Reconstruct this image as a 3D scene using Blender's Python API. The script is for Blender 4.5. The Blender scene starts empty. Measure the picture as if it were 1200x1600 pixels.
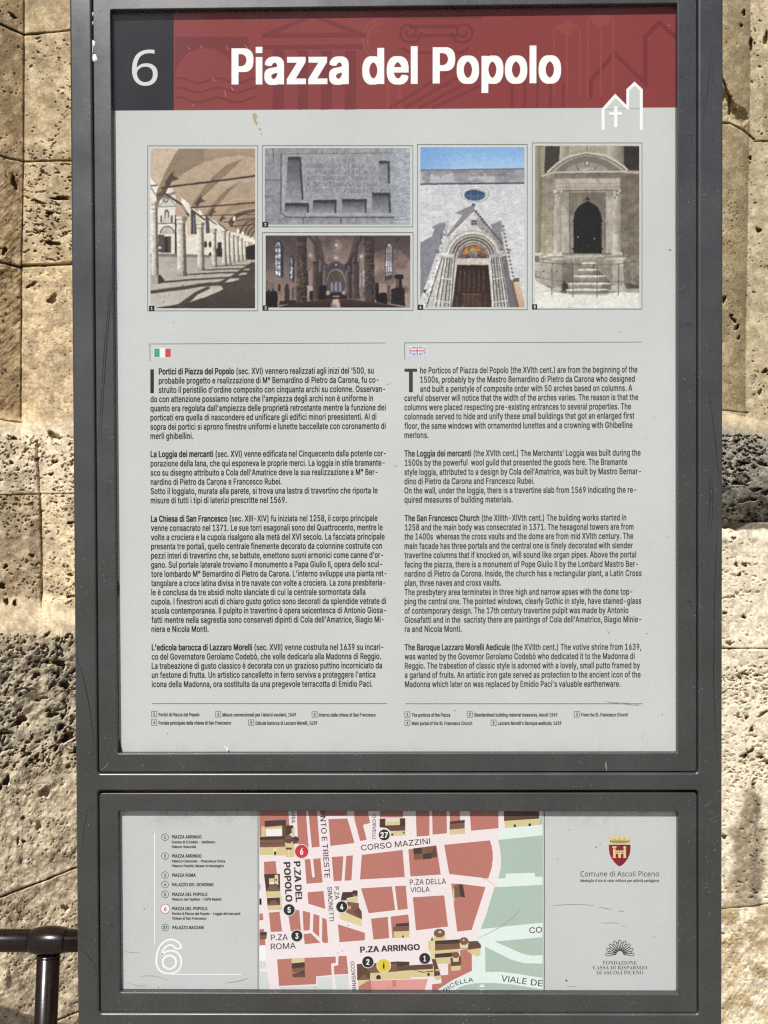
import bpy, math, random
import numpy as np
from mathutils import Vector, Matrix
from mathutils.geometry import tessellate_polygon

scene = bpy.context.scene
COL = scene.collection
R = math.radians

# ---------------------------------------------------------------- camera
CAM_D, CAM_Z = 0.964, 1.55          # metres in front of the sign face, eye height
YAW, PITCH, ROLL = R(-0.4), R(-0.6), R(-0.2)
FPX = 1220.0                        # focal length in photo pixels (1200 x 1600)
_cy, _sy, _cp, _sp = math.cos(YAW), math.sin(YAW), math.cos(PITCH), math.sin(PITCH)
FWD = np.array([_sy * _cp, _cy * _cp, _sp])
_r0 = np.array([_cy, -_sy, 0.0]); _u0 = np.cross(_r0, FWD)
RIGHT = math.cos(ROLL) * _r0 + math.sin(ROLL) * _u0
UP = -math.sin(ROLL) * _r0 + math.cos(ROLL) * _u0
cd = bpy.data.cameras.new('camera')
cd.sensor_fit = 'VERTICAL'; cd.sensor_height = 36; cd.sensor_width = 27
cd.lens = 36 * FPX / 1600
cd.clip_start = 0.02; cd.clip_end = 500
cam = bpy.data.objects.new('camera', cd); COL.objects.link(cam)
cam.matrix_world = Matrix(((RIGHT[0], UP[0], -FWD[0], 0), (RIGHT[1], UP[1], -FWD[1], -CAM_D),
                           (RIGHT[2], UP[2], -FWD[2], CAM_Z), (0, 0, 0, 1)))
scene.camera = cam

# ---------------------------------------------------------------- sky, sun, exposure
SUN_EL, SUN_AZ = R(50), R(20)       # azimuth measured to the left of the camera axis
world = bpy.data.worlds.new('World'); scene.world = world
world.use_nodes = True
wn = world.node_tree
sky = wn.nodes.new('ShaderNodeTexSky'); sky.sky_type = 'NISHITA'; sky.sun_disc = False
sky.sun_elevation = SUN_EL; sky.sun_rotation = R(200)
bg = wn.nodes['Background']; bg.inputs[1].default_value = 0.056
wn.links.new(sky.outputs[0], bg.inputs[0])
sl = bpy.data.lights.new('sun', 'SUN'); sl.energy = 4.2; sl.angle = R(0.5); sl.color = (1.0, 0.975, 0.93)
so = bpy.data.objects.new('sun', sl); COL.objects.link(so)
to_sun = Vector((-math.sin(SUN_AZ) * math.cos(SUN_EL), -math.cos(SUN_AZ) * math.cos(SUN_EL), math.sin(SUN_EL)))
so.rotation_euler = to_sun.to_track_quat('Z', 'Y').to_euler(); so.location = to_sun * 6
scene.view_settings.view_transform = 'Standard'; scene.view_settings.look = 'None'
scene.view_settings.gamma = 1; scene.view_settings.use_curve_mapping = False
scene.view_settings.exposure = 0.3
scene.cycles.use_denoising = False      # the small print stays crisp without it
scene.cycles.pixel_filter_type = 'BLACKMAN_HARRIS'; scene.cycles.filter_width = 1.25

# ---------------------------------------------------------------- helpers
def lin(c):
    c = np.asarray(c, dtype=float) / 255.0
    return np.where(c <= 0.04045, c / 12.92, ((c + 0.055) / 1.055) ** 2.4)

ALB = 0.84      # print seen at 255 has about this albedo
def ink(c): return lin(c) * ALB

def bp(u, v, y=0.0):
    """the point of the vertical plane at depth y where photo pixel (u, v) was measured"""
    u = np.asarray(u, float); v = np.asarray(v, float)
    d = [(u - 600) * RIGHT[i] - (v - 800) * UP[i] + FPX * FWD[i] for i in range(3)]
    t = (CAM_D + y) / d[1]
    return t * d[0], CAM_Z + t * d[2]

PX = CAM_D / FPX                    # metres per photo pixel on the sign face

def mesh_obj(name, V, F, mat, parent=None, col=None, smooth=False):
    me = bpy.data.meshes.new(name)
    me.from_pydata([tuple(map(float, p)) for p in V] if not isinstance(V, np.ndarray) else V.tolist(), [], F)
    if col is not None:
        a = me.color_attributes.new('Col', 'FLOAT_COLOR', 'POINT')
        c = np.ones((len(me.vertices), 4), np.float32); c[:, :3] = col
        a.data.foreach_set('color', c.ravel())
    if smooth:
        me.polygons.foreach_set('use_smooth', [True] * len(me.polygons))
    mats = mat if isinstance(mat, (list, tuple)) else [mat]
    for m in mats: me.materials.append(m)
    o = bpy.data.objects.new(name, me); COL.objects.link(o)
    if parent is not None:
        o.parent = parent
        if parent.type == 'EMPTY': o.matrix_parent_inverse = Matrix.Translation(parent.location).inverted()
        else:
            p = parent
            while p.parent is not None: p = p.parent
            o.matrix_parent_inverse = Matrix.Identity(4)
    return o

def thing(name, label, cat, loc=(0, 0, 0)):
    o = bpy.data.objects.new(name, None); COL.objects.link(o)
    o.location = loc; o.empty_display_size = 0.1
    o['label'] = label; o['category'] = cat
    return o

# --- materials
def new_mat(name):
    m = bpy.data.materials.new(name); m.use_nodes = True
    n = m.node_tree.nodes; l = m.node_tree.links
    return m, n, l, n['Principled BSDF']

def noise_node(n, l, scale, detail=4, rough=0.6, coord='Object', stretch=None):
    tc = n.new('ShaderNodeTexCoord'); t = n.new('ShaderNodeTexNoise')
    t.inputs['Scale'].default_value = scale; t.inputs['Detail'].default_value = detail
    t.inputs['Roughness'].default_value = rough
    if stretch:
        mp = n.new('ShaderNodeMapping'); mp.inputs['Scale'].default_value = stretch
        l.new(tc.outputs[coord], mp.inputs[0]); l.new(mp.outputs[0], t.inputs['Vector'])
    else: l.new(tc.outputs[coord], t.inputs['Vector'])
    return t

def ramp(n, l, src, a, b, ca, cb):
    r = n.new('ShaderNodeMapRange'); r.inputs[1].default_value = a; r.inputs[2].default_value = b
    r.inputs[3].default_value = ca; r.inputs[4].default_value = cb
    l.new(src, r.inputs[0]); return r.outputs[0]

def mul_col(n, l, colsock, fac):
    m = n.new('ShaderNodeMix'); m.data_type = 'RGBA'; m.blend_type = 'MULTIPLY'; m.inputs[0].default_value = 1
    l.new(colsock, m.inputs[6]); l.new(fac, m.inputs[7]); return m.outputs[2]

def make_print(name, grain=0.025, rough=0.5):
    m, n, l, b = new_mat(name)
    at = n.new('ShaderNodeAttribute'); at.attribute_name = 'Col'
    t1 = noise_node(n, l, 700, 2); t2 = noise_node(n, l, 6, 3)
    f1 = ramp(n, l, t1.outputs[0], 0.3, 0.7, 1 - grain, 1 + grain)
    f2 = ramp(n, l, t2.outputs[0], 0.3, 0.7, 0.97, 1.02)
    c = mul_col(n, l, mul_col(n, l, at.outputs[0], f1), f2)
    l.new(c, b.inputs['Base Color']); b.inputs['Roughness'].default_value = rough
    b.inputs['Specular IOR Level'].default_value = 0.04
    return m

M_PRINT = make_print('printed_ink')
M_PHOTO = make_print('printed_photo', 0.03, 0.45)

def make_paper(name, rgb, dirt_z0, dirt_z1, grime=0.5):
    m, n, l, b = new_mat(name)
    base = n.new('ShaderNodeRGB'); base.outputs[0].default_value = (*ink(rgb), 1)
    t1 = noise_node(n, l, 900, 2); t2 = noise_node(n, l, 5, 4); t3 = noise_node(n, l, 45, 5, 0.7)
    f1 = ramp(n, l, t1.outputs[0], 0.3, 0.7, 0.982, 1.018)
    f2 = ramp(n, l, t2.outputs[0], 0.3, 0.7, 0.955, 1.03)
    # grime band near the edge z0..z1, broken up by noise
    tc = n.new('ShaderNodeTexCoord'); sx = n.new('ShaderNodeSeparateXYZ'); l.new(tc.outputs['Object'], sx.inputs[0])
    band = ramp(n, l, sx.outputs[2], dirt_z0, dirt_z1, 1.0, 0.0)
    g = ramp(n, l, t3.outputs[0], 0.46, 0.74, 0.0, grime)
    mm = n.new('ShaderNodeMath'); mm.operation = 'MULTIPLY'; l.new(band, mm.inputs[0]); l.new(g, mm.inputs[1])
    inv = ramp(n, l, mm.outputs[0], 0, 1, 1.0, 0.25)
    # sparse specks
    vo = n.new('ShaderNodeTexVoronoi'); vo.inputs['Scale'].default_value = 55; l.new(tc.outputs['Object'], vo.inputs['Vector'])
    sp = ramp(n, l, vo.outputs['Distance'], 0.035, 0.06, 0.62, 1.0)
    wn_ = n.new('ShaderNodeTexWhiteNoise'); l.new(vo.outputs['Position'], wn_.inputs['Vector'])
    th = n.new('ShaderNodeMath'); th.operation = 'GREATER_THAN'; th.inputs[1].default_value = 0.12
    l.new(wn_.outputs['Value'], th.inputs[0])
    mx = n.new('ShaderNodeMath'); mx.operation = 'MAXIMUM'; l.new(sp, mx.inputs[0]); l.new(th.outputs[0], mx.inputs[1])
    c = base.outputs[0]
    for f in (f1, f2, inv, mx.outputs[0]): c = mul_col(n, l, c, f)
    l.new(c, b.inputs['Base Color']); b.inputs['Roughness'].default_value = 0.55
    b.inputs['Specular IOR Level'].default_value = 0.04
    return m

def make_frame_paint():
    m, n, l, b = new_mat('dark_grey_flecked_paint')
    base = n.new('ShaderNodeRGB'); base.outputs[0].default_value = (0.041, 0.041, 0.041, 1)
    t1 = noise_node(n, l, 9, 5, 0.65); t2 = noise_node(n, l, 260, 3)
    f1 = ramp(n, l, t1.outputs[0], 0.3, 0.7, 0.82, 1.18)
    f2 = ramp(n, l, t2.outputs[0], 0.3, 0.7, 0.88, 1.12)
    tc = n.new('ShaderNodeTexCoord')
    vo = n.new('ShaderNodeTexVoronoi'); vo.inputs['Scale'].default_value = 330; l.new(tc.outputs['Object'], vo.inputs['Vector'])
    wn_ = n.new('ShaderNodeTexWhiteNoise'); l.new(vo.outputs['Position'], wn_.inputs['Vector'])
    gt = n.new('ShaderNodeMath'); gt.operation = 'GREATER_THAN'; gt.inputs[1].default_value = 0.88
    l.new(wn_.outputs['Value'], gt.inputs[0])
    cl = noise_node(n, l, 14, 3)
    clm = ramp(n, l, cl.outputs[0], 0.42, 0.62, 0.0, 1.0)
    dot = ramp(n, l, vo.outputs['Distance'], 0.10, 0.24, 1.0, 0.0)
    mm = n.new('ShaderNodeMath'); mm.operation = 'MULTIPLY'; l.new(gt.outputs[0], mm.inputs[0]); l.new(dot, mm.inputs[1])
    m2 = n.new('ShaderNodeMath'); m2.operation = 'MULTIPLY'; l.new(mm.outputs[0], m2.inputs[0]); l.new(clm, m2.inputs[1])
    c = mul_col(n, l, mul_col(n, l, base.outputs[0], f1), f2)
    mix = n.new('ShaderNodeMix'); mix.data_type = 'RGBA'
    l.new(m2.outputs[0], mix.inputs[0]); l.new(c, mix.inputs[6]); mix.inputs[7].default_value = (0.27, 0.27, 0.27, 1)
    l.new(mix.outputs[2], b.inputs['Base Color'])
    rr = ramp(n, l, t1.outputs[0], 0.3, 0.7, 0.27, 0.42); l.new(rr, b.inputs['Roughness'])
    bu = n.new('ShaderNodeBump'); bu.inputs['Strength'].default_value = 0.12; bu.inputs['Distance'].default_value = 0.0004
    l.new(t2.outputs[0], bu.inputs['Height']); l.new(bu.outputs[0], b.inputs['Normal'])
    b.inputs['Specular IOR Level'].default_value = 0.8
    return m
M_FRAME = make_frame_paint()

def flat_mat(name, rgb, rough=0.6, spec=0.4, var=0.1, scale=80, bump=0.0):
    m, n, l, b = new_mat(name)
    base = n.new('ShaderNodeRGB'); base.outputs[0].default_value = (*rgb, 1)
    t = noise_node(n, l, scale, 4)
    f = ramp(n, l, t.outputs[0], 0.3, 0.7, 1 - var, 1 + var)
    l.new(mul_col(n, l, base.outputs[0], f), b.inputs['Base Color'])
    b.inputs['Roughness'].default_value = rough; b.inputs['Specular IOR Level'].default_value = spec
    if bump:
        bu = n.new('ShaderNodeBump'); bu.inputs['Strength'].default_value = 0.4; bu.inputs['Distance'].default_value = bump
        l.new(t.outputs[0], bu.inputs['Height']); l.new(bu.outputs[0], b.inputs['Normal'])
    return m
M_SCRATCH = flat_mat('scratched_bare_primer', (0.012, 0.012, 0.012), 0.8, 0.2)
M_WHITE = flat_mat('white_paint_drop', (0.78, 0.79, 0.80), 0.5)
M_BOARD = flat_mat('dark_backing_board', (0.10, 0.088, 0.075), 0.8)
M_RAIL = flat_mat('brown_gloss_paint', (0.013, 0.0068, 0.0050), 0.22, 0.42, 0.4, 120, 0.0002)
M_RUST = flat_mat('rust_brown_stain', (0.36, 0.25, 0.12), 0.8)

def make_pane():
    m = bpy.data.materials.new('clear_plastic_pane'); m.use_nodes = True
    n = m.node_tree.nodes; l = m.node_tree.links
    n.remove(n['Principled BSDF'])
    tr = n.new('ShaderNodeBsdfTransparent'); tr.inputs[0].default_value = (0.985, 0.988, 0.985, 1)
    gl = n.new('ShaderNodeBsdfGlossy'); gl.inputs['Roughness'].default_value = 0.06
    lw = n.new('ShaderNodeLayerWeight'); lw.inputs[0].default_value = 0.5
    pw = n.new('ShaderNodeMath'); pw.operation = 'POWER'; pw.inputs[1].default_value = 5; l.new(lw.outputs['Facing'], pw.inputs[0])
    fr = n.new('ShaderNodeMath'); fr.operation = 'MULTIPLY_ADD'; fr.inputs[1].default_value = 0.96; fr.inputs[2].default_value = 0.012
    l.new(pw.outputs[0], fr.inputs[0])
    mx = n.new('ShaderNodeMixShader')
    l.new(fr.outputs[0], mx.inputs[0]); l.new(tr.outputs[0], mx.inputs[1]); l.new(gl.outputs[0], mx.inputs[2])
    # a thin film of dust, thicker in drifts; the extra at upper left is a painted reflection haze
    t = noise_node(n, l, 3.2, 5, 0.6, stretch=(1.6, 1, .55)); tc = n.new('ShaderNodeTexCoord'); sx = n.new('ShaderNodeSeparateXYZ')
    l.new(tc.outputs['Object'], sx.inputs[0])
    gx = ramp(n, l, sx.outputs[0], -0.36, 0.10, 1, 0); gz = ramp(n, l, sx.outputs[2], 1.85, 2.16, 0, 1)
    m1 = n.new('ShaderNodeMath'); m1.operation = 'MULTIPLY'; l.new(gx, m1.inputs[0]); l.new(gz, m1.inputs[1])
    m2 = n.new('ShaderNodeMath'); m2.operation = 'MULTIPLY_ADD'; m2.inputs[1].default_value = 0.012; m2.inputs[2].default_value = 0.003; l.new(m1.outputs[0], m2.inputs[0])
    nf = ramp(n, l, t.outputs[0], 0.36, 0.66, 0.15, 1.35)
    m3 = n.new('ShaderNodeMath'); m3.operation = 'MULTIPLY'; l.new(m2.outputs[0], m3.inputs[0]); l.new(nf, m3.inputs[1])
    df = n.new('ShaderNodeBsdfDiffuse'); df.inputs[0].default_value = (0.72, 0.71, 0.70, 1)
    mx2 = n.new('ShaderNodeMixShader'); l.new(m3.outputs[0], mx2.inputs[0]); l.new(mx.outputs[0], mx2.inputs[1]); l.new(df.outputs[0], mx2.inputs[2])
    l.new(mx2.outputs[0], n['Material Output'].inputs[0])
    return m
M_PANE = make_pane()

def make_stone():
    m, n, l, b = new_mat('weathered_travertine')
    at = n.new('ShaderNodeAttribute'); at.attribute_name = 'Col'
    t1 = noise_node(n, l, 190, 6, 0.72); t2 = noise_node(n, l, 520, 3, 0.6, stretch=(1, 1, 1.6))
    f1 = ramp(n, l, t1.outputs[0], 0.32, 0.68, 0.74, 1.24)
    l.new(mul_col(n, l, at.outputs[0], f1), b.inputs['Base Color'])
    b.inputs['Roughness'].default_value = 0.92; b.inputs['Specular IOR Level'].default_value = 0.15
    ad = n.new('ShaderNodeMath'); ad.operation = 'ADD'; l.new(t1.outputs[0], ad.inputs[0]); l.new(t2.outputs[0], ad.inputs[1])
    bu = n.new('ShaderNodeBump'); bu.inputs['Strength'].default_value = 0.55; bu.inputs['Distance'].default_value = 0.0016
    l.new(ad.outputs[0], bu.inputs['Height']); l.new(bu.outputs[0], b.inputs['Normal'])
    return m
M_STONE = make_stone()

def make_paving():
    m, n, l, b = new_mat('stone_paving')
    tc = n.new('ShaderNodeTexCoord'); br = n.new('ShaderNodeTexBrick')
    br.inputs['Color1'].default_value = (0.27, 0.24, 0.19, 1); br.inputs['Color2'].default_value = (0.22, 0.195, 0.155, 1)
    br.inputs['Mortar'].default_value = (0.14, 0.12, 0.1, 1); br.inputs['Scale'].default_value = 1.6
    br.inputs['Mortar Size'].default_value = 0.008
    l.new(tc.outputs['Object'], br.inputs['Vector'])
    t = noise_node(n, l, 12, 5); f = ramp(n, l, t.outputs[0], 0.3, 0.7, 0.8, 1.15)
    l.new(mul_col(n, l, br.outputs[0], f), b.inputs['Base Color']); b.inputs['Roughness'].default_value = 0.8
    return m

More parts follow.
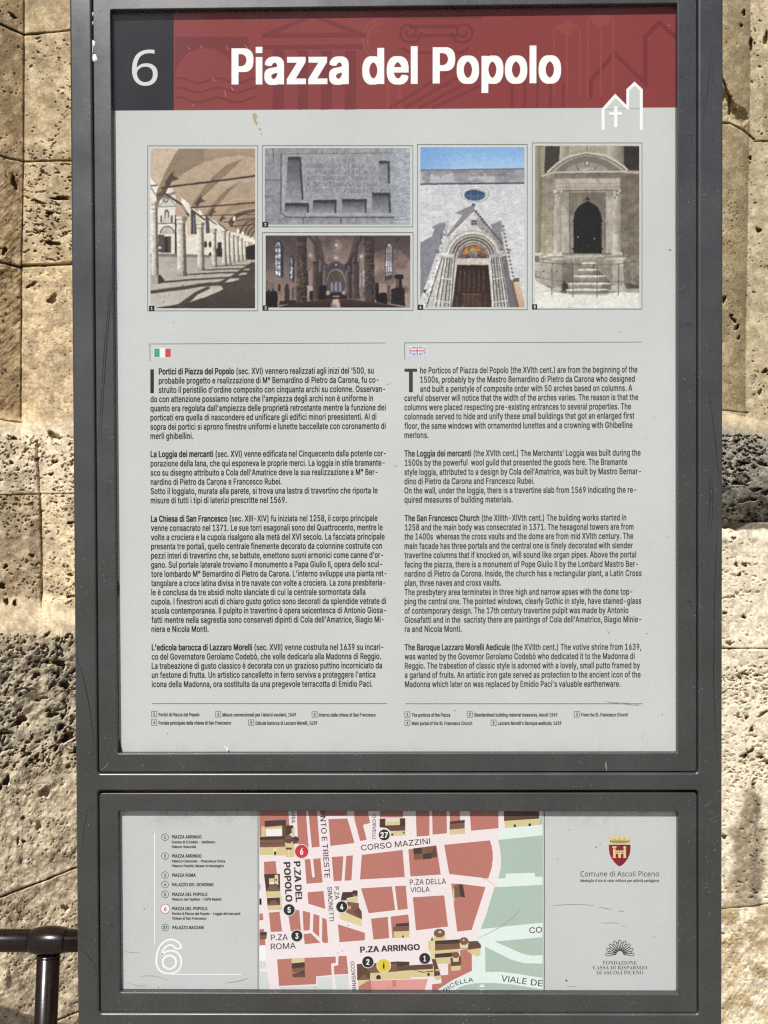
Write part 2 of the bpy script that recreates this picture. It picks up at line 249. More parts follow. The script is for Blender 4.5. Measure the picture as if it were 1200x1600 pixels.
# --- lettering: glyph outlines, traced once and squeezed to measure when set
FONTS = {}
GLYPHS = """
regular
A479|14 -2 88 -1 138 140 341 140 391 -1 465 -1 460 19 279 511 198 510 16 11|160 201 239 444 271 338 319 202
B456|58 -2 259 -2 312 4 346 15 371 29 390 46 403 64 415 92 421 130 419 166 413 188 394 222 378 239 349 257 318 264 341 273 360 284 375 298 389 316 400 350 399 402 388 436 371 462 354 479 332 493 307 503 264 510 57 510|129 59 129 229 250 229 284 224 316 208 340 182 351 152 350 118 342 100 333 88 325 80 307 69 277 61 249 59|129 287 129 450 239 450 269 447 293 439 310 427 322 412 331 390 332 358 328 344 319 326 296 304 276 294 251 288
C510|259 -9 297 -8 340 1 370 13 405 35 423 52 451 89 463 113 475 155 475 162 406 162 389 121 363 89 328 67 280 55 241 57 213 65 187 78 162 98 144 119 128 146 115 181 108 217 106 251 108 292 115 328 127 361 143 389 167 415 188 431 214 444 239 451 283 453 313 447 343 434 370 413 391 385 406 346 475 347 472 368 463 396 440 437 419 461 393 482 365 498 319 513 287 517 222 514 182 503 145 484 107 453 87 430 67 397 50 355 40 308 37 264 40 201 50 154 67 112 91 74 119 44 150 21 193 2 223 -6
D502|58 -2 229 -2 271 1 314 11 355 29 379 45 402 66 423 94 438 120 452 156 461 200 464 238 461 312 451 356 437 392 422 418 398 448 357 480 317 498 273 508 231 511 57 510|129 59 128 449 249 448 287 440 316 427 338 411 361 386 377 356 388 324 394 294 395 231 388 186 376 150 361 124 338 99 316 83 285 69 248 61 219 59
E418|58 -2 378 -1 378 59 128 60 129 227 358 227 358 288 129 288 128 449 375 450 375 511 57 510
F410|58 -2 128 -1 129 219 349 220 349 280 128 280 128 449 372 450 372 511 57 510
G520|260 -9 306 -7 347 2 381 17 408 35 434 61 453 88 465 113 478 158 481 196 481 258 280 258 280 197 411 197 406 159 394 127 380 106 360 85 344 74 313 61 276 55 242 57 213 65 186 79 168 93 141 124 127 148 118 172 109 211 106 251 108 292 116 332 130 367 145 392 162 412 187 431 213 444 245 452 282 453 311 447 345 431 375 404 391 380 406 346 477 347 469 382 452 419 434 444 407 471 384 487 343 506 316 513 285 517 220 514 183 504 145 485 113 461 85 428 67 398 59 379 49 352 40 309 37 264 40 201 49 157 65 115 87 78 116 46 146 23 189 3 224 -6
H516|58 -2 128 -1 129 230 389 230 389 -1 460 -1 460 511 389 510 389 291 129 291 128 510 57 510
I174|52 -2 122 -2 122 511 52 511
J396|176 -9 220 -7 250 1 275 13 296 29 315 52 329 79 337 110 339 135 339 511 269 511 269 147 266 118 259 97 246 78 227 62 206 54 189 52 164 54 143 62 123 78 111 95 103 119 101 175 30 175 33 107 40 80 56 50 73 30 94 14 116 3 151 -7
K466|58 -2 128 -1 128 166 198 239 370 -2 451 -1 448 8 248 288 444 498 451 506 451 511 361 511 172 306 128 252 128 510 57 510
L392|58 -2 364 -1 364 59 128 60 128 511 57 510
M628|58 -2 125 -1 124 413 167 288 282 -1 345 -2 459 288 503 414 501 -1 571 -2 571 510 473 510 349 190 315 85 280 190 155 510 58 511
N523|58 -2 128 -1 128 312 125 415 199 288 383 -1 466 -1 466 511 396 510 398 95 354 173 141 508 139 511 57 510
O533|259 -9 311 -6 351 5 389 24 426 56 446 79 466 112 482 152 493 202 496 249 493 307 483 354 466 397 442 435 419 461 388 485 346 505 313 514 280 517 221 514 182 503 148 486 110 456 86 428 67 397 54 365 40 308 37 264 40 201 49 158 66 114 88 78 118 45 147 23 186 4 223 -6|262 55 241 57 219 63 187 78 165 95 144 119 127 148 115 181 108 217 106 258 108 292 116 332 129 365 144 390 160 409 188 431 214 444 239 451 276 453 295 451 320 444 348 430 366 416 388 392 407 359 418 329 425 293 427 250 425 216 417 177 404 144 385 114 368 94 354 83 322 65 294 57
P444|58 -2 128 -1 129 184 250 184 277 186 308 193 336 205 358 220 378 240 393 264 404 290 410 318 412 350 410 378 404 404 393 432 378 454 359 474 337 489 306 502 272 509 57 510|129 244 129 450 254 449 277 444 294 437 318 418 329 402 337 382 341 358 341 336 337 314 331 298 321 280 308 267 281 252 257 246
Q533|398 -50 471 -49 469 -42 408 40 442 74 466 112 483 155 491 192 496 249 493 307 483 354 475 375 466 397 446 430 426 453 389 484 352 503 313 514 280 517 222 514 182 503 148 486 136 477 118 463 93 437 67 397 51 357 40 308 37 245 40 201 52 149 67 112 88 78 118 45 147 23 186 4 223 -6 258 -9 312 -6 356 7|262 55 240 57 215 64 187 78 165 95 144 119 127 148 115 181 108 217 106 258 108 292 118 337 129 365 144 390 160 409 188 431 214 444 239 451 276 453 295 451 320 444 346 431 366 416 388 392 407 359 418 329 425 293 427 250 425 216 417 177 408 153 390 120 368 94 316 161 242 161 244 154 313 64 294 57
R448|58 -2 128 -1 129 196 244 196 349 -1 430 -1 426 11 319 207 320 209 340 217 359 229 380 250 393 268 404 294 412 340 410 386 405 408 394 434 380 455 365 471 338 490 309 502 275 509 57 510|129 257 129 450 261 448 295 438 322 416 338 384 342 346 338 320 331 302 314 281 294 268 256 258
S446|213 -11 265 -9 296 -3 326 8 351 22 368 36 389 61 402 86 410 120 410 163 405 183 388 214 363 239 336 256 314 266 172 310 147 324 124 349 119 363 119 389 123 402 134 420 154 437 171 446 188 452 213 456 253 454 275 448 300 435 318 418 327 403 335 376 403 377 401 404 393 429 380 451 360 473 344 486 319 500 292 510 261 516 188 515 140 502 111 487 92 472 70 448 58 426 50 394 49 362 54 334 67 306 87 284 111 266 145 249 292 203 319 187 337 165 342 145 341 125 336 110 327 95 300 70 275 59 244 52 219 51 193 54 153 68 135 81 116 105 107 138 35 138 39 106 47 82 60 59 80 36 102 19 138 2 178 -8
T448|190 -2 260 -1 260 449 419 450 419 511 29 510 29 450 190 449
U517|249 -10 304 -7 335 0 368 14 393 30 417 52 436 78 449 105 458 140 460 164 460 511 390 510 390 180 388 156 382 133 363 99 345 81 310 62 267 54 237 55 211 61 192 69 172 82 155 98 143 115 134 135 127 176 127 510 57 510 57 165 60 135 68 105 81 78 100 52 125 30 139 21 183 0 220 -8
V479|201 -2 281 -1 463 498 465 511 391 510 292 226 241 65 192 218 87 510 13 510
W686|152 -2 233 -2 234 1 320 318 343 419 364 320 451 1 453 -2 533 -2 672 510 601 511 599 508 517 190 493 81 464 200 383 510 304 511 220 198 193 79 172 174 85 510 14 511 14 502
X474|16 -2 95 -2 202 152 238 210 264 164 379 -2 458 -1 454 10 280 262 446 502 449 511 371 511 268 362 238 310 209 360 107 511 26 510 28 504 196 260 17 6
Y471|201 -2 271 -1 271 208 458 506 458 511 379 511 376 508 276 346 251 302 237 269 197 344 95 510 13 510 17 500 200 207
Z438|39 -2 402 -1 402 59 121 58 173 128 399 458 399 511 37 510 38 450 317 450 270 388 38 48
0453|219 -9 265 -6 296 4 325 21 352 47 371 75 388 112 400 156 408 231 407 299 400 352 388 396 371 434 351 463 322 489 297 504 266 514 238 517 187 514 156 504 128 487 102 462 83 434 65 394 53 349 47 309 45 267 47 200 54 153 66 111 83 74 100 49 129 20 156 4 188 -6|220 52 205 54 184 62 166 75 149 96 136 119 126 146 118 180 113 229 113 280 118 329 126 363 136 390 150 415 168 435 185 447 206 455 230 457 247 455 268 447 286 434 303 416 317 392 328 362 336 326 340 293 341 243 336 184 328 147 318 120 304 95 284 73 270 63 248 54
1453|74 -2 393 -1 393 57 278 57 278 511 196 511 83 428 83 356 90 356 209 443 209 57 74 57
2453|61 -2 392 -1 391 59 157 60 274 182 336 252 355 278 374 314 384 360 383 394 376 424 365 446 351 465 330 485 304 501 265 514 228 518 194 516 164 509 139 498 114 481 91 455 74 426 65 394 63 360 129 360 136 398 151 426 162 437 182 449 205 456 236 457 255 453 282 440 305 416 316 388 317 360 309 330 301 314 279 284 61 50
3453|207 -9 255 -7 283 -1 315 12 335 24 357 43 375 66 388 93 394 114 396 135 394 175 387 200 375 224 358 246 337 263 311 278 282 288 252 292 228 292 376 459 375 511 67 511 67 450 285 450 155 303 154 246 213 245 248 240 271 232 299 212 318 185 326 154 325 127 312 95 299 80 271 62 238 53 198 53 170 60 142 76 122 101 115 118 112 134 41 134 45 102 54 77 67 56 88 33 105 20 130 7 156 -2
4453|279 -2 346 -1 346 103 417 104 416 165 346 166 346 320 279 320 278 165 113 166 314 506 313 511 244 511 39 164 37 160 37 104 278 103
5453|211 -9 255 -7 286 1 312 13 335 29 356 50 373 75 385 102 393 140 393 191 383 232 362 271 332 302 297 323 257 334 210 335 174 327 138 308 153 447 154 450 369 450 369 511 93 511 65 251 131 244 149 257 182 270 217 275 241 272 270 261 301 235 318 204 323 185 324 144 312 107 302 92 283 73 261 60 238 53 212 52 195 55 162 70 148 83 133 104 125 132 57 132 60 103 67 82 80 58 98 36 116 21 158 0 187 -7
6453|217 -9 260 -7 287 0 313 12 336 28 357 50 371 70 383 96 390 123 392 171 385 214 373 243 358 265 340 282 314 299 293 308 268 314 225 316 188 308 319 497 325 506 324 511 250 511 248 509 107 300 78 244 64 197 61 171 63 128 71 97 81 74 96 51 117 28 150 7 193 -7|215 51 191 57 177 64 150 90 141 104 132 129 129 146 130 179 141 212 150 226 170 245 192 257 210 262 242 262 275 250 302 227 319 196 324 175 324 141 320 123 311 102 302 88 286 72 259 56 237 51
7453|95 -2 169 -1 393 445 393 511 59 510 60 450 320 449 94 3
8453|215 -9 264 -7 288 -2 317 8 344 23 359 35 383 62 397 91 402 108 404 129 403 157 399 176 391 197 379 217 347 248 321 262 307 266 327 274 343 285 363 307 375 328 382 350 385 376 383 407 376 431 365 452 353 467 327 489 309 500 284 510 241 517 190 515 167 510 142 500 121 487 99 467 86 450 76 431 69 405 67 378 70 351 77 328 89 307 107 286 126 273 146 266 112 253 92 238 78 223 62 198 55 180 49 144 51 107 58 84 71 60 89 38 109 22 137 7 163 -2|221 51 190 55 172 61 155 70 138 86 131 95 120 122 120 156 134 189 160 214 187 227 203 231 244 232 281 220 311 198 328 171 333 151 333 127 328 108 321 95 296 70 265 56|213 292 182 301 156 321 140 349 136 371 137 391 147 418 169 441 197 454 211 457 240 457 271 448 298 428 314 396 315 360 304 332 285 311 276 305 244 293
9453|128 -2 203 -2 206 1 343 204 364 240 385 292 392 334 391 374 384 408 373 434 357 458 336 480 312 497 285 509 261 515 223 518 191 515 164 508 134 493 117 481 98 461 82 438 70 412 63 384 61 360 63 318 69 292 81 266 93 248 119 222 158 201 190 194 235 193 266 202 134 11 128 3|216 246 194 251 177 259 151 283 141 298 133 320 129 344 130 370 141 404 151 420 166 436 199 454 221 458 242 457 260 452 279 442 299 424 309 410 318 392 324 368 324 334 312 296 303 283 287 267 259 251 236 246
-453|112 186 340 186 340 246 112 247
.187|89 -6 110 -5 120 -1 134 10 143 26 144 51 138 67 122 83 110 88 87 89 69 83 55 69 48 55 48 27 53 16 69 0
bold
A332|-3 -15 87 -13 119 127 213 127 247 -14 336 -14 336 16 212 524 119 524 -3 16|139 214 165 332 193 215
B317|26 -15 219 -13 237 -8 260 5 284 30 295 53 305 94 305 180 290 232 279 250 262 268 279 290 290 320 292 414 288 438 274 474 249 504 230 516 191 524 26 524|113 72 113 216 152 216 175 211 198 194 212 170 220 140 214 112 200 91 190 82 173 75|113 300 113 436 165 434 179 427 193 414 201 398 207 368 200 342 187 320 166 305 143 300
C352|159 -22 224 -21 258 -9 283 9 305 35 320 61 333 95 342 140 341 175 256 175 244 130 230 105 211 85 184 71 160 84 140 105 123 133 112 162 104 197 99 249 105 319 126 382 149 415 166 429 186 437 205 428 224 412 244 379 256 333 342 334 342 370 336 402 327 432 308 470 270 510 241 525 217 530 134 527 108 516 80 493 52 454 33 411 21 366 15 323 15 186 24 131 45 68 64 35 87 8 120 -13
D347|26 -15 206 -12 235 -2 262 16 294 54 307 79 327 144 333 188 335 282 327 366 317 406 294 456 262 494 234 512 208 521 180 524 26 524|113 72 113 436 133 437 177 427 200 410 224 378 244 316 249 238 237 164 228 140 210 111 195 95 173 81 151 74
E292|26 -15 278 -14 277 72 113 73 113 214 265 215 264 301 113 302 113 436 275 437 275 524 26 524
F286|26 -15 113 -14 113 206 259 207 258 293 113 294 113 436 273 437 273 524 26 524
G359|160 -22 234 -19 254 -12 278 3 299 24 319 56 336 101 344 143 345 271 173 271 173 185 258 184 249 141 238 116 228 101 197 75 185 71 154 89 135 112 113 159 100 227 100 282 105 319 127 384 136 400 159 424 185 437 210 423 235 393 256 333 343 334 340 388 327 432 310 466 292 490 269 510 240 525 216 530 133 527 107 516 80 494 52 455 33 412 21 367 15 323 15 186 30 107 46 65 65 33 84 10 115 -11 135 -19
H357|26 -15 113 -14 113 217 245 217 245 -14 332 -14 331 524 245 524 244 304 113 304 113 524 26 524
I130|22 -15 109 -15 109 524 22 524
J277|104 -22 156 -22 194 -11 225 19 245 65 252 119 251 524 166 524 166 161 160 113 148 87 129 71 110 90 96 132 94 188 8 188 10 92 23 41 35 19 53 -2 84 -19
K324|26 -15 113 -14 113 152 135 189 231 -13 326 -14 326 16 199 286 324 490 325 524 226 524 113 338 113 524 26 524
L275|26 -15 269 -14 268 72 113 73 112 524 26 524
M430|26 -15 111 -14 111 227 175 -15 256 -14 318 227 319 -14 405 -14 404 524 300 522 216 192 131 522 26 524
N361|26 -15 113 -14 113 291 241 -14 336 -14 335 524 250 524 249 215 121 522 26 524
O367|159 -22 233 -19 260 -8 289 16 317 55 336 98 348 144 354 188 354 321 348 365 328 431 305 474 279 502 249 521 212 530 134 527 108 516 81 494 47 445 32 408 15 322 15 186 23 135 46 66 64 35 87 8 120 -13|184 71 155 88 136 110 123 133 105 191 99 260 105 318 123 376 138 402 153 419 169 431 185 437 199 431 221 414 247 374 264 319 270 249 264 190 246 133 218 92
P309|26 -15 113 -14 113 170 192 171 210 173 231 180 248 191 263 206 278 227 288 250 295 276 300 322 300 374 295 418 288 444 279 465 266 486 250 502 229 515 207 522 187 524 26 524|113 257 113 436 155 436 180 425 199 404 211 368 213 354 211 326 199 292 182 271 157 259
Q367|251 -63 339 -62 339 -31 306 37 323 66 337 101 353 180 356 276 348 364 337 408 321 447 302 478 271 508 256 518 228 528 156 530 134 527 108 516 81 494 47 445 32 408 21 365 13 281 15 186 21 144 32 101 46 66 64 35 87 8 107 -7 135 -19 158 -22 229 -19|182 72 151 92 123 133 105 191 99 260 105 318 123 376 153 419 169 431 185 437 199 431 220 415 247 374 264 319 270 249 264 190 250 147 236 174 148 174 148 144
R312|26 -15 113 -14 113 183 150 182 219 -15 313 -14 313 16 246 200 277 232 295 280 300 316 300 388 296 420 277 472 262 492 231 515 187 524 26 524|113 270 113 436 145 437 170 432 194 414 207 390 213 362 207 316 195 294 170 275 145 270
S310|129 -24 203 -22 246 -3 263 14 279 37 293 72 298 97 297 187 290 214 274 244 237 278 136 327 116 349 107 373 109 389 121 415 138 431 157 440 184 424 197 407 205 387 209 363 294 364 292 421 279 464 265 487 240 512 200 529 116 529 77 513 56 495 37 467 26 439 21 412 21 334 29 301 42 275 82 237 181 190 200 172 211 150 210 124 196 95 178 77 156 67 139 74 119 91 106 114 99 151 11 151 15 86 25 52 39 25 70 -6 95 -18
T312|113 -15 199 -14 199 436 304 437 304 524 7 524 7 437 113 436
U357|152 -23 215 -22 249 -13 289 18 318 70 326 97 332 148 331 524 245 523 244 165 235 127 217 95 203 82 179 70 153 83 137 101 122 130 114 164 112 523 26 523 26 149 33 93 43 62 70 17 109 -13
V332|121 -15 214 -14 334 484 335 524 246 522 167 176 86 524 -3 524 -1 484
W468|88 -15 183 -13 234 277 286 -12 380 -14 471 486 471 524 384 524 332 224 280 524 188 524 136 225 85 524 -3 524 -2 486
X328|-2 -15 90 -15 164 147 238 -15 331 -14 331 16 219 262 324 492 323 524 232 524 165 376 98 524 6 524 6 492 111 260 -2 16
Y327|120 -15 207 -14 207 194 330 492 329 524 237 522 164 342 91 522 -3 524 -3 492 120 196
Z305|14 -15 294 -14 293 72 122 73 292 445 291 524 13 524 13 437 184 436 14 62
a272|87 -24 142 -24 162 -20 171 -15 252 -14 252 282 249 311 243 335 228 365 211 382 189 394 161 399 109 399 76 391 60 382 36 359 19 327 13 307 13 277 50 259 96 259 105 282 113 294 136 311 152 300 160 287 165 272 166 257 155 245 71 226 43 212 27 198 20 188 10 163 6 133 6 84 11 47 17 30 29 9 49 -11 64 -19|121 64 102 79 93 97 92 108 99 126 112 139 121 144 147 153 168 157 165 125 154 95 137 73
b296|132 -23 184 -23 219 -13 245 10 265 43 282 99 287 139 288 212 282 277 261 341 239 373 220 389 202 397 181 400 125 399 105 392 104 524 21 524 21 -15 105 -14|152 68 135 82 119 110 108 152 105 199 112 246 120 270 135 295 153 310 172 295 189 265 200 221 202 175 195 131 186 105 173 83 159 70
c277|119 -23 182 -22 217 -7 233 6 252 33 270 85 269 118 232 132 187 132 179 103 167 83 144 67 134 73 116 95 102 131 95 173 101 240 117 282 138 307 146 310 165 295 179 272 186 247 230 247 269 262 266 307 248 350 222 380 203 392 180 399 106 398 81 389 65 377 49 358 33 331 14 268 9 213 10 138 23 70 47 20 66 -1 87 -15
d296|112 -23 173 -22 186 -18 191 -14 276 -15 275 524 192 524 192 392 171 399 115 400 94 397 76 389 61 377 45 357 32 333 22 306 14 271 9 216 10 136 15 99 22 70 36 35 57 4 77 -13 93 -20|141 68 124 83 109 109 97 155 95 205 101 243 108 266 124 294 143 310 162 295 178 268 189 226 192 184 185 132 175 103 163 83 147 69
e282|122 -23 186 -22 216 -11 227 -3 252 24 263 46 271 73 269 107 232 121 188 121 175 87 160 72 147 66 130 76 120 87 103 121 96 155 275 155 274 249 267 294 259 321 242 355 229 371 206 389 178 399 121 400 99 397 80 389 62 375 47 356 32 329 22 302 12 253 9 213 10 137 15 100 23 69 33 44 45 23 66 -1 88 -15 105 -21|98 236 103 257 114 281 125 296 142 310 147 309 156 302 170 285 178 269 187 236
f183|40 -15 123 -14 123 312 180 312 180 394 124 394 124 422 131 444 139 453 180 454 190 504 190 536 177 542 107 545 74 533 56 514 43 486 39 457 39 394 -10 394 -10 312 39 312
g296|116 -166 184 -165 221 -152 251 -124 270 -82 276 -39 275 394 193 394 191 391 164 399 94 396 76 388 49 362 22 307 10 243 10 140 22 77 35 46 63 9 94 -8 160 -11 191 -3 188 -29 181 -48 163 -69 145 -79 132 -74 117 -60 97 -26 53 -26 20 -54 22 -91 48 -134 78 -157|142 79 126 91 108 120 97 161 95 207 102 248 113 277 124 294 144 309 162 296 179 267 190 223 192 180 179 119 163 93
h286|21 -15 105 -14 106 233 120 283 144 308 155 303 166 290 180 250 182 -14 266 -14 266 268 256 334 237 372 223 385 205 395 188 399 130 399 105 392 104 524 21 524
i120|19 -15 102 -15 102 394 19 394|19 452 102 452 102 545 19 545
j125|-20 -158 37 -158 63 -151 83 -133 101 -89 105 -46 105 394 20 394 20 -28 16 -48 7 -64 -3 -71 -21 -72|36 428 90 428 105 440 112 457 112 510 105 527 95 536 36 538 17 521 13 509 13 458 22 438
k267|21 -15 105 -14 106 127 180 -15 276 -14 276 16 172 214 268 364 268 394 173 394 105 288 104 524 21 524
l120|19 -15 102 -15 102 545 19 545
m418|21 -15 105 -14 106 244 120 288 138 308 154 296 160 284 167 254 167 -14 252 -14 252 248 264 288 283 309 301 294 312 264 313 -14 398 -14 397 298 387 344 370 376 358 387 332 400 268 401 242 393 220 375 207 390 178 401 125 401 105 394 21 394
n286|21 -15 105 -14 106 233 120 283 144 308 155 303 166 290 180 250 182 -14 266 -14 266 268 263 302 247 356 237 372 210 393 188 399 130 399 105 391 103 394 21 394
o290|119 -23 186 -21 209 -12 224 -1 244 20 257 42 268 70 276 101 281 139 282 212 276 274 268 306 255 337 243 357 231 371 209 389 183 398 167 400 106 398 81 389 65 377 49 358 33 331 22 302 14 268 9 213 10 138 15 101 23 70 32 47 47 20 66 -1 87 -15 103 -21|144 67 125 82 108 112 97 155 95 202 101 240 111 270 126 295 138 307 145 310 165 295 184 261 194 221 197 185 190 134 180 105 166 82 152 70
p296|21 -158 104 -158 105 -15 127 -23 188 -23 211 -17 236 0 251 18 275 70 283 106 288 165 287 238 282 278 274 310 253 356 222 387 200 397 130 399 104 390 103 394 21 394|153 67 136 81 119 110 105 180 108 227 119 268 136 297 152 309 161 305 182 281 195 247 202 204 200 157 189 112 172 82
q296|192 -158 276 -157 276 394 193 394 192 390 166 399 96 397 77 389 51 365 33 336 22 307 14 272 9 216 10 136 15 99 33 41 59 2 75 -12 108 -23 169 -23 192 -15|143 67 125 82 108 112 95 174 97 223 108 266 125 296 142 309 161 297 178 268 189 226 192 195 189 153 178 110 161 81
r187|21 -15 105 -14 105 224 108 252 120 283 135 300 147 307 191 308 190 399 125 400 104 394 21 394
s256|100 -23 167 -22 201 -9 227 16 242 47 247 69 247 143 232 186 204 214 120 250 103 275 108 291 129 312 136 311 146 300 163 262 207 262 243 275 243 308 226 356 199 387 167 399 98 399 62 386 32 353 18 312 18 233 33 193 63 165 144 131 155 118 161 103 148 78 128 65 112 75 102 87 92 122 48 122 9 109 12 60 29 18 59 -11 77 -19
t166|94 -19 147 -19 170 -13 170 22 163 68 127 69 119 76 113 100 113 311 164 312 164 393 113 394 113 486 30 486 29 394 -10 393 -10 312 29 311 29 64 36 26 46 6 61 -8 76 -16
u286|102 -20 153 -20 182 -11 183 -15 266 -15 265 394 182 393 181 145 166 95 141 71 120 90 107 130 105 393 21 393 21 112 25 70 32 42 49 9 73 -12
v272|94 -15 180 -12 274 360 274 394 186 392 137 183 86 392 -3 394 -3 362
w390|77 -15 162 -13 195 163 229 -14 314 -14 389 360 388 394 303 394 270 218 238 394 152 394 120 219 88 394 1 394 1 362
x265|0 -15 90 -15 133 83 175 -15 266 -14 266 16 185 192 262 362 261 394 172 394 134 306 96 394 6 394 6 362 82 194 0 16
y272|43 -160 95 -160 112 -156 134 -140 154 -106 274 360 274 394 186 392 137 183 86 392 -3 393 -3 362 89 0 77 -49 66 -67 61 -71 27 -71 25 -75 17 -121 17 -154
z267|14 -15 253 -14 253 71 126 72 249 316 249 394 17 394 18 308 139 306 13 62
0315|133 -22 203 -19 224 -9 246 12 265 43 279 80 292 139 296 179 296 330 285 407 274 445 260 476 232 510 206 526 185 530 112 527 91 517 71 498 42 445 31 407 20 330 19 189 28 117 42 63 57 31 81 0 112 -19|157 71 136 92 118 132 106 194 103 277 111 349 120 383 139 422 158 438 181 416 198 378 210 315 213 235 206 167 196 126 179 90
1315|37 -15 288 -14 288 70 212 70 212 524 117 524 42 441 43 343 87 343 126 386 126 70 37 70
2315|29 -15 287 -14 287 72 148 73 252 244 270 286 281 338 280 416 268 461 248 496 232 512 197 529 135 531 97 522 65 496 52 478 38 443 30 402 30 347 114 347 116 378 125 408 134 422 156 440 167 434 183 416 194 390 196 364 190 338 172 296 28 62
3315|125 -22 196 -20 232 -4 263 29 283 75 288 100 290 160 285 206 276 236 262 262 239 286 216 300 194 306 276 446 275 524 32 524 32 437 161 437 90 315 90 233 128 232 152 227 181 206 194 184 203 146 193 106 173 80 151 68 130 80 116 98 107 118 101 147 15 147 18 87 25 60 41 28 57 8 74 -6 94 -16
4315|173 -15 256 -15 256 90 303 90 303 178 256 178 256 332 173 334 235 494 235 524 148 522 12 174 13 90 172 90|113 178 172 331 172 178
5315|128 -22 197 -20 233 -1 263 38 281 86 287 128 287 204 275 263 258 300 237 326 211 343 190 348 122 348 130 437 271 438 271 524 49 524 30 238 66 231 115 231 130 247 152 257 165 249 185 224 200 177 201 155 193 119 179 92 155 70 144 75 125 96 115 117 110 145 25 145 29 80 40 45 50 27 81 -6 97 -15
6315|131 -22 199 -20 226 -7 251 17 262 34 281 84 287 138 286 198 281 232 267 272 253 295 223 320 204 327 168 330 243 494 242 524 152 523 61 320 33 231 28 187 28 137 33 91 41 61 64 17 81 -2 97 -13|156 69 139 84 127 102 116 134 113 163 120 197 129 217 138 230 157 245 179 227 190 208 199 180 201 148 186 99 173 81
7315|51 -15 140 -12 288 434 288 524 27 524 28 437 190 436 50 16
8315|131 -22 202 -20 239 -4 271 31 288 69 293 94 291 190 276 234 250 268 268 295 280 337 282 398 276 444 263 476 248 498 231 514 197 529 118 529 84 514 64 496 47 469 33 418 34 336 45 297 64 268 40 238 23 189 20 113 26 70 42 33 65 5 96 -15|154 68 139 76 121 95 109 123 107 144 115 174 124 190 142 208 158 216 173 208 192 187 204 159 207 135 200 109 185 85 173 74|157 309 130 335 118 378 130 416 148 435 159 440 184 416 196 375 183 334
9315|72 -15 163 -14 254 190 278 262 286 308 287 366 285 398 275 443 263 472 245 498 218 521 200 528 135 531 96 521 64 492 43 454 34 426 28 376 29 306 34 276 49 234 68 208 92 188 113 181 147 180 72 16|156 264 138 280 126 298 113 352 116 374 128 409 137 422 157 440 171 430 188 406 199 374 201 342 186 292 167 270
(196|103 -111 186 -110 186 -80 163 -4 141 94 130 200 133 266 142 340 163 445 186 524 185 554 102 554 73 458 52 338 45 244 46 146 51 92 72 -16
)196|11 -111 95 -109 125 -16 146 93 151 149 152 239 145 338 124 458 93 554 11 554 11 523 34 445 55 339 67 209 57 100 42 27 11 -79
-315|62 173 252 173 252 259 62 260
.139|47 -19 100 -18 111 -11 120 4 123 16 122 71 115 88 100 101 41 101 28 89 22 77 19 62 22 5 36 -15
,139|11 -134 86 -134 121 56 120 87 31 86 11 -100
'152|38 303 114 303 119 524 32 523
à272|87 -24 142 -24 171 -15 252 -14 252 282 249 311 243 335 228 365 211 382 189 394 161 399 109 399 76 391 60 382 36 359 19 327 13 307 13 277 50 259 96 259 113 294 136 311 152 300 165 272 166 257 155 245 71 226 43 212 20 188 10 163 6 84 17 30 29 9 49 -11 64 -19|121 64 102 79 93 97 92 108 99 126 121 144 168 157 165 125 154 95 137 73|96 413 172 414 172 445 141 544 52 544 52 512
è282|122 -23 186 -22 216 -11 252 24 271 73 269 107 232 121 188 121 175 87 160 72 147 66 120 87 103 121 96 155 275 155 274 249 259 321 242 355 229 371 206 389 178 399 99 397 80 389 62 375 32 329 22 302 12 253 10 137 23 69 45 23 66 -1 88 -15|98 236 103 257 114 281 125 296 142 310 156 302 170 285 187 236|105 414 182 414 182 445 150 544 62 543 62 512
ò290|119 -23 186 -21 209 -12 224 -1 244 20 257 42 276 101 281 139 282 212 276 274 268 306 255 337 231 371 209 389 183 398 106 398 81 389 65 377 49 358 33 331 14 268 9 213 10 138 23 70 47 20 66 -1 87 -15|144 67 125 82 108 112 97 155 95 202 101 240 111 270 126 295 145 310 165 295 184 261 194 221 197 185 190 134 180 105 166 82|107 414 184 414 184 446 152 544 64 543 64 513
’132|21 303 95 304 130 494 130 524 40 524 20 338
medium
A332|4 -9 80 -8 112 133 220 133 254 -8 329 -8 329 10 205 518 126 518 7 24|129 208 165 371 203 209
B317|33 -9 212 -7 253 11 277 37 288 58 299 115 295 192 276 238 246 266 266 286 281 318 286 352 285 409 267 468 242 498 223 510 184 518 33 518|106 66 106 221 159 222 184 216 208 196 224 162 227 130 221 106 207 85 180 69|106 294 106 442 152 443 186 433 206 409 214 382 212 350 200 322 183 305 164 296
C352|166 -16 233 -11 276 15 313 67 326 101 335 146 334 169 263 169 251 124 237 99 211 74 180 64 161 72 133 99 105 156 93 221 97 319 115 380 146 425 179 444 199 441 220 428 238 409 256 372 263 339 335 340 335 364 326 408 299 467 260 506 234 519 210 524 141 521 115 510 87 487 59 448 40 405 22 317 22 192 31 137 52 74 71 41 94 14 127 -7
D347|33 -9 172 -9 199 -6 228 4 255 22 274 42 295 75 310 111 321 156 328 234 326 318 310 400 287 450 267 476 233 503 205 514 173 518 33 518|106 66 106 442 159 441 184 433 203 420 221 400 235 376 245 348 255 292 252 196 235 134 221 110 202 89 180 75 158 68
E292|33 -9 271 -8 270 66 106 66 106 220 258 221 257 295 106 296 106 442 268 443 268 518 33 518
F286|33 -9 106 -8 106 212 252 213 251 287 106 288 106 442 266 443 266 518 33 518
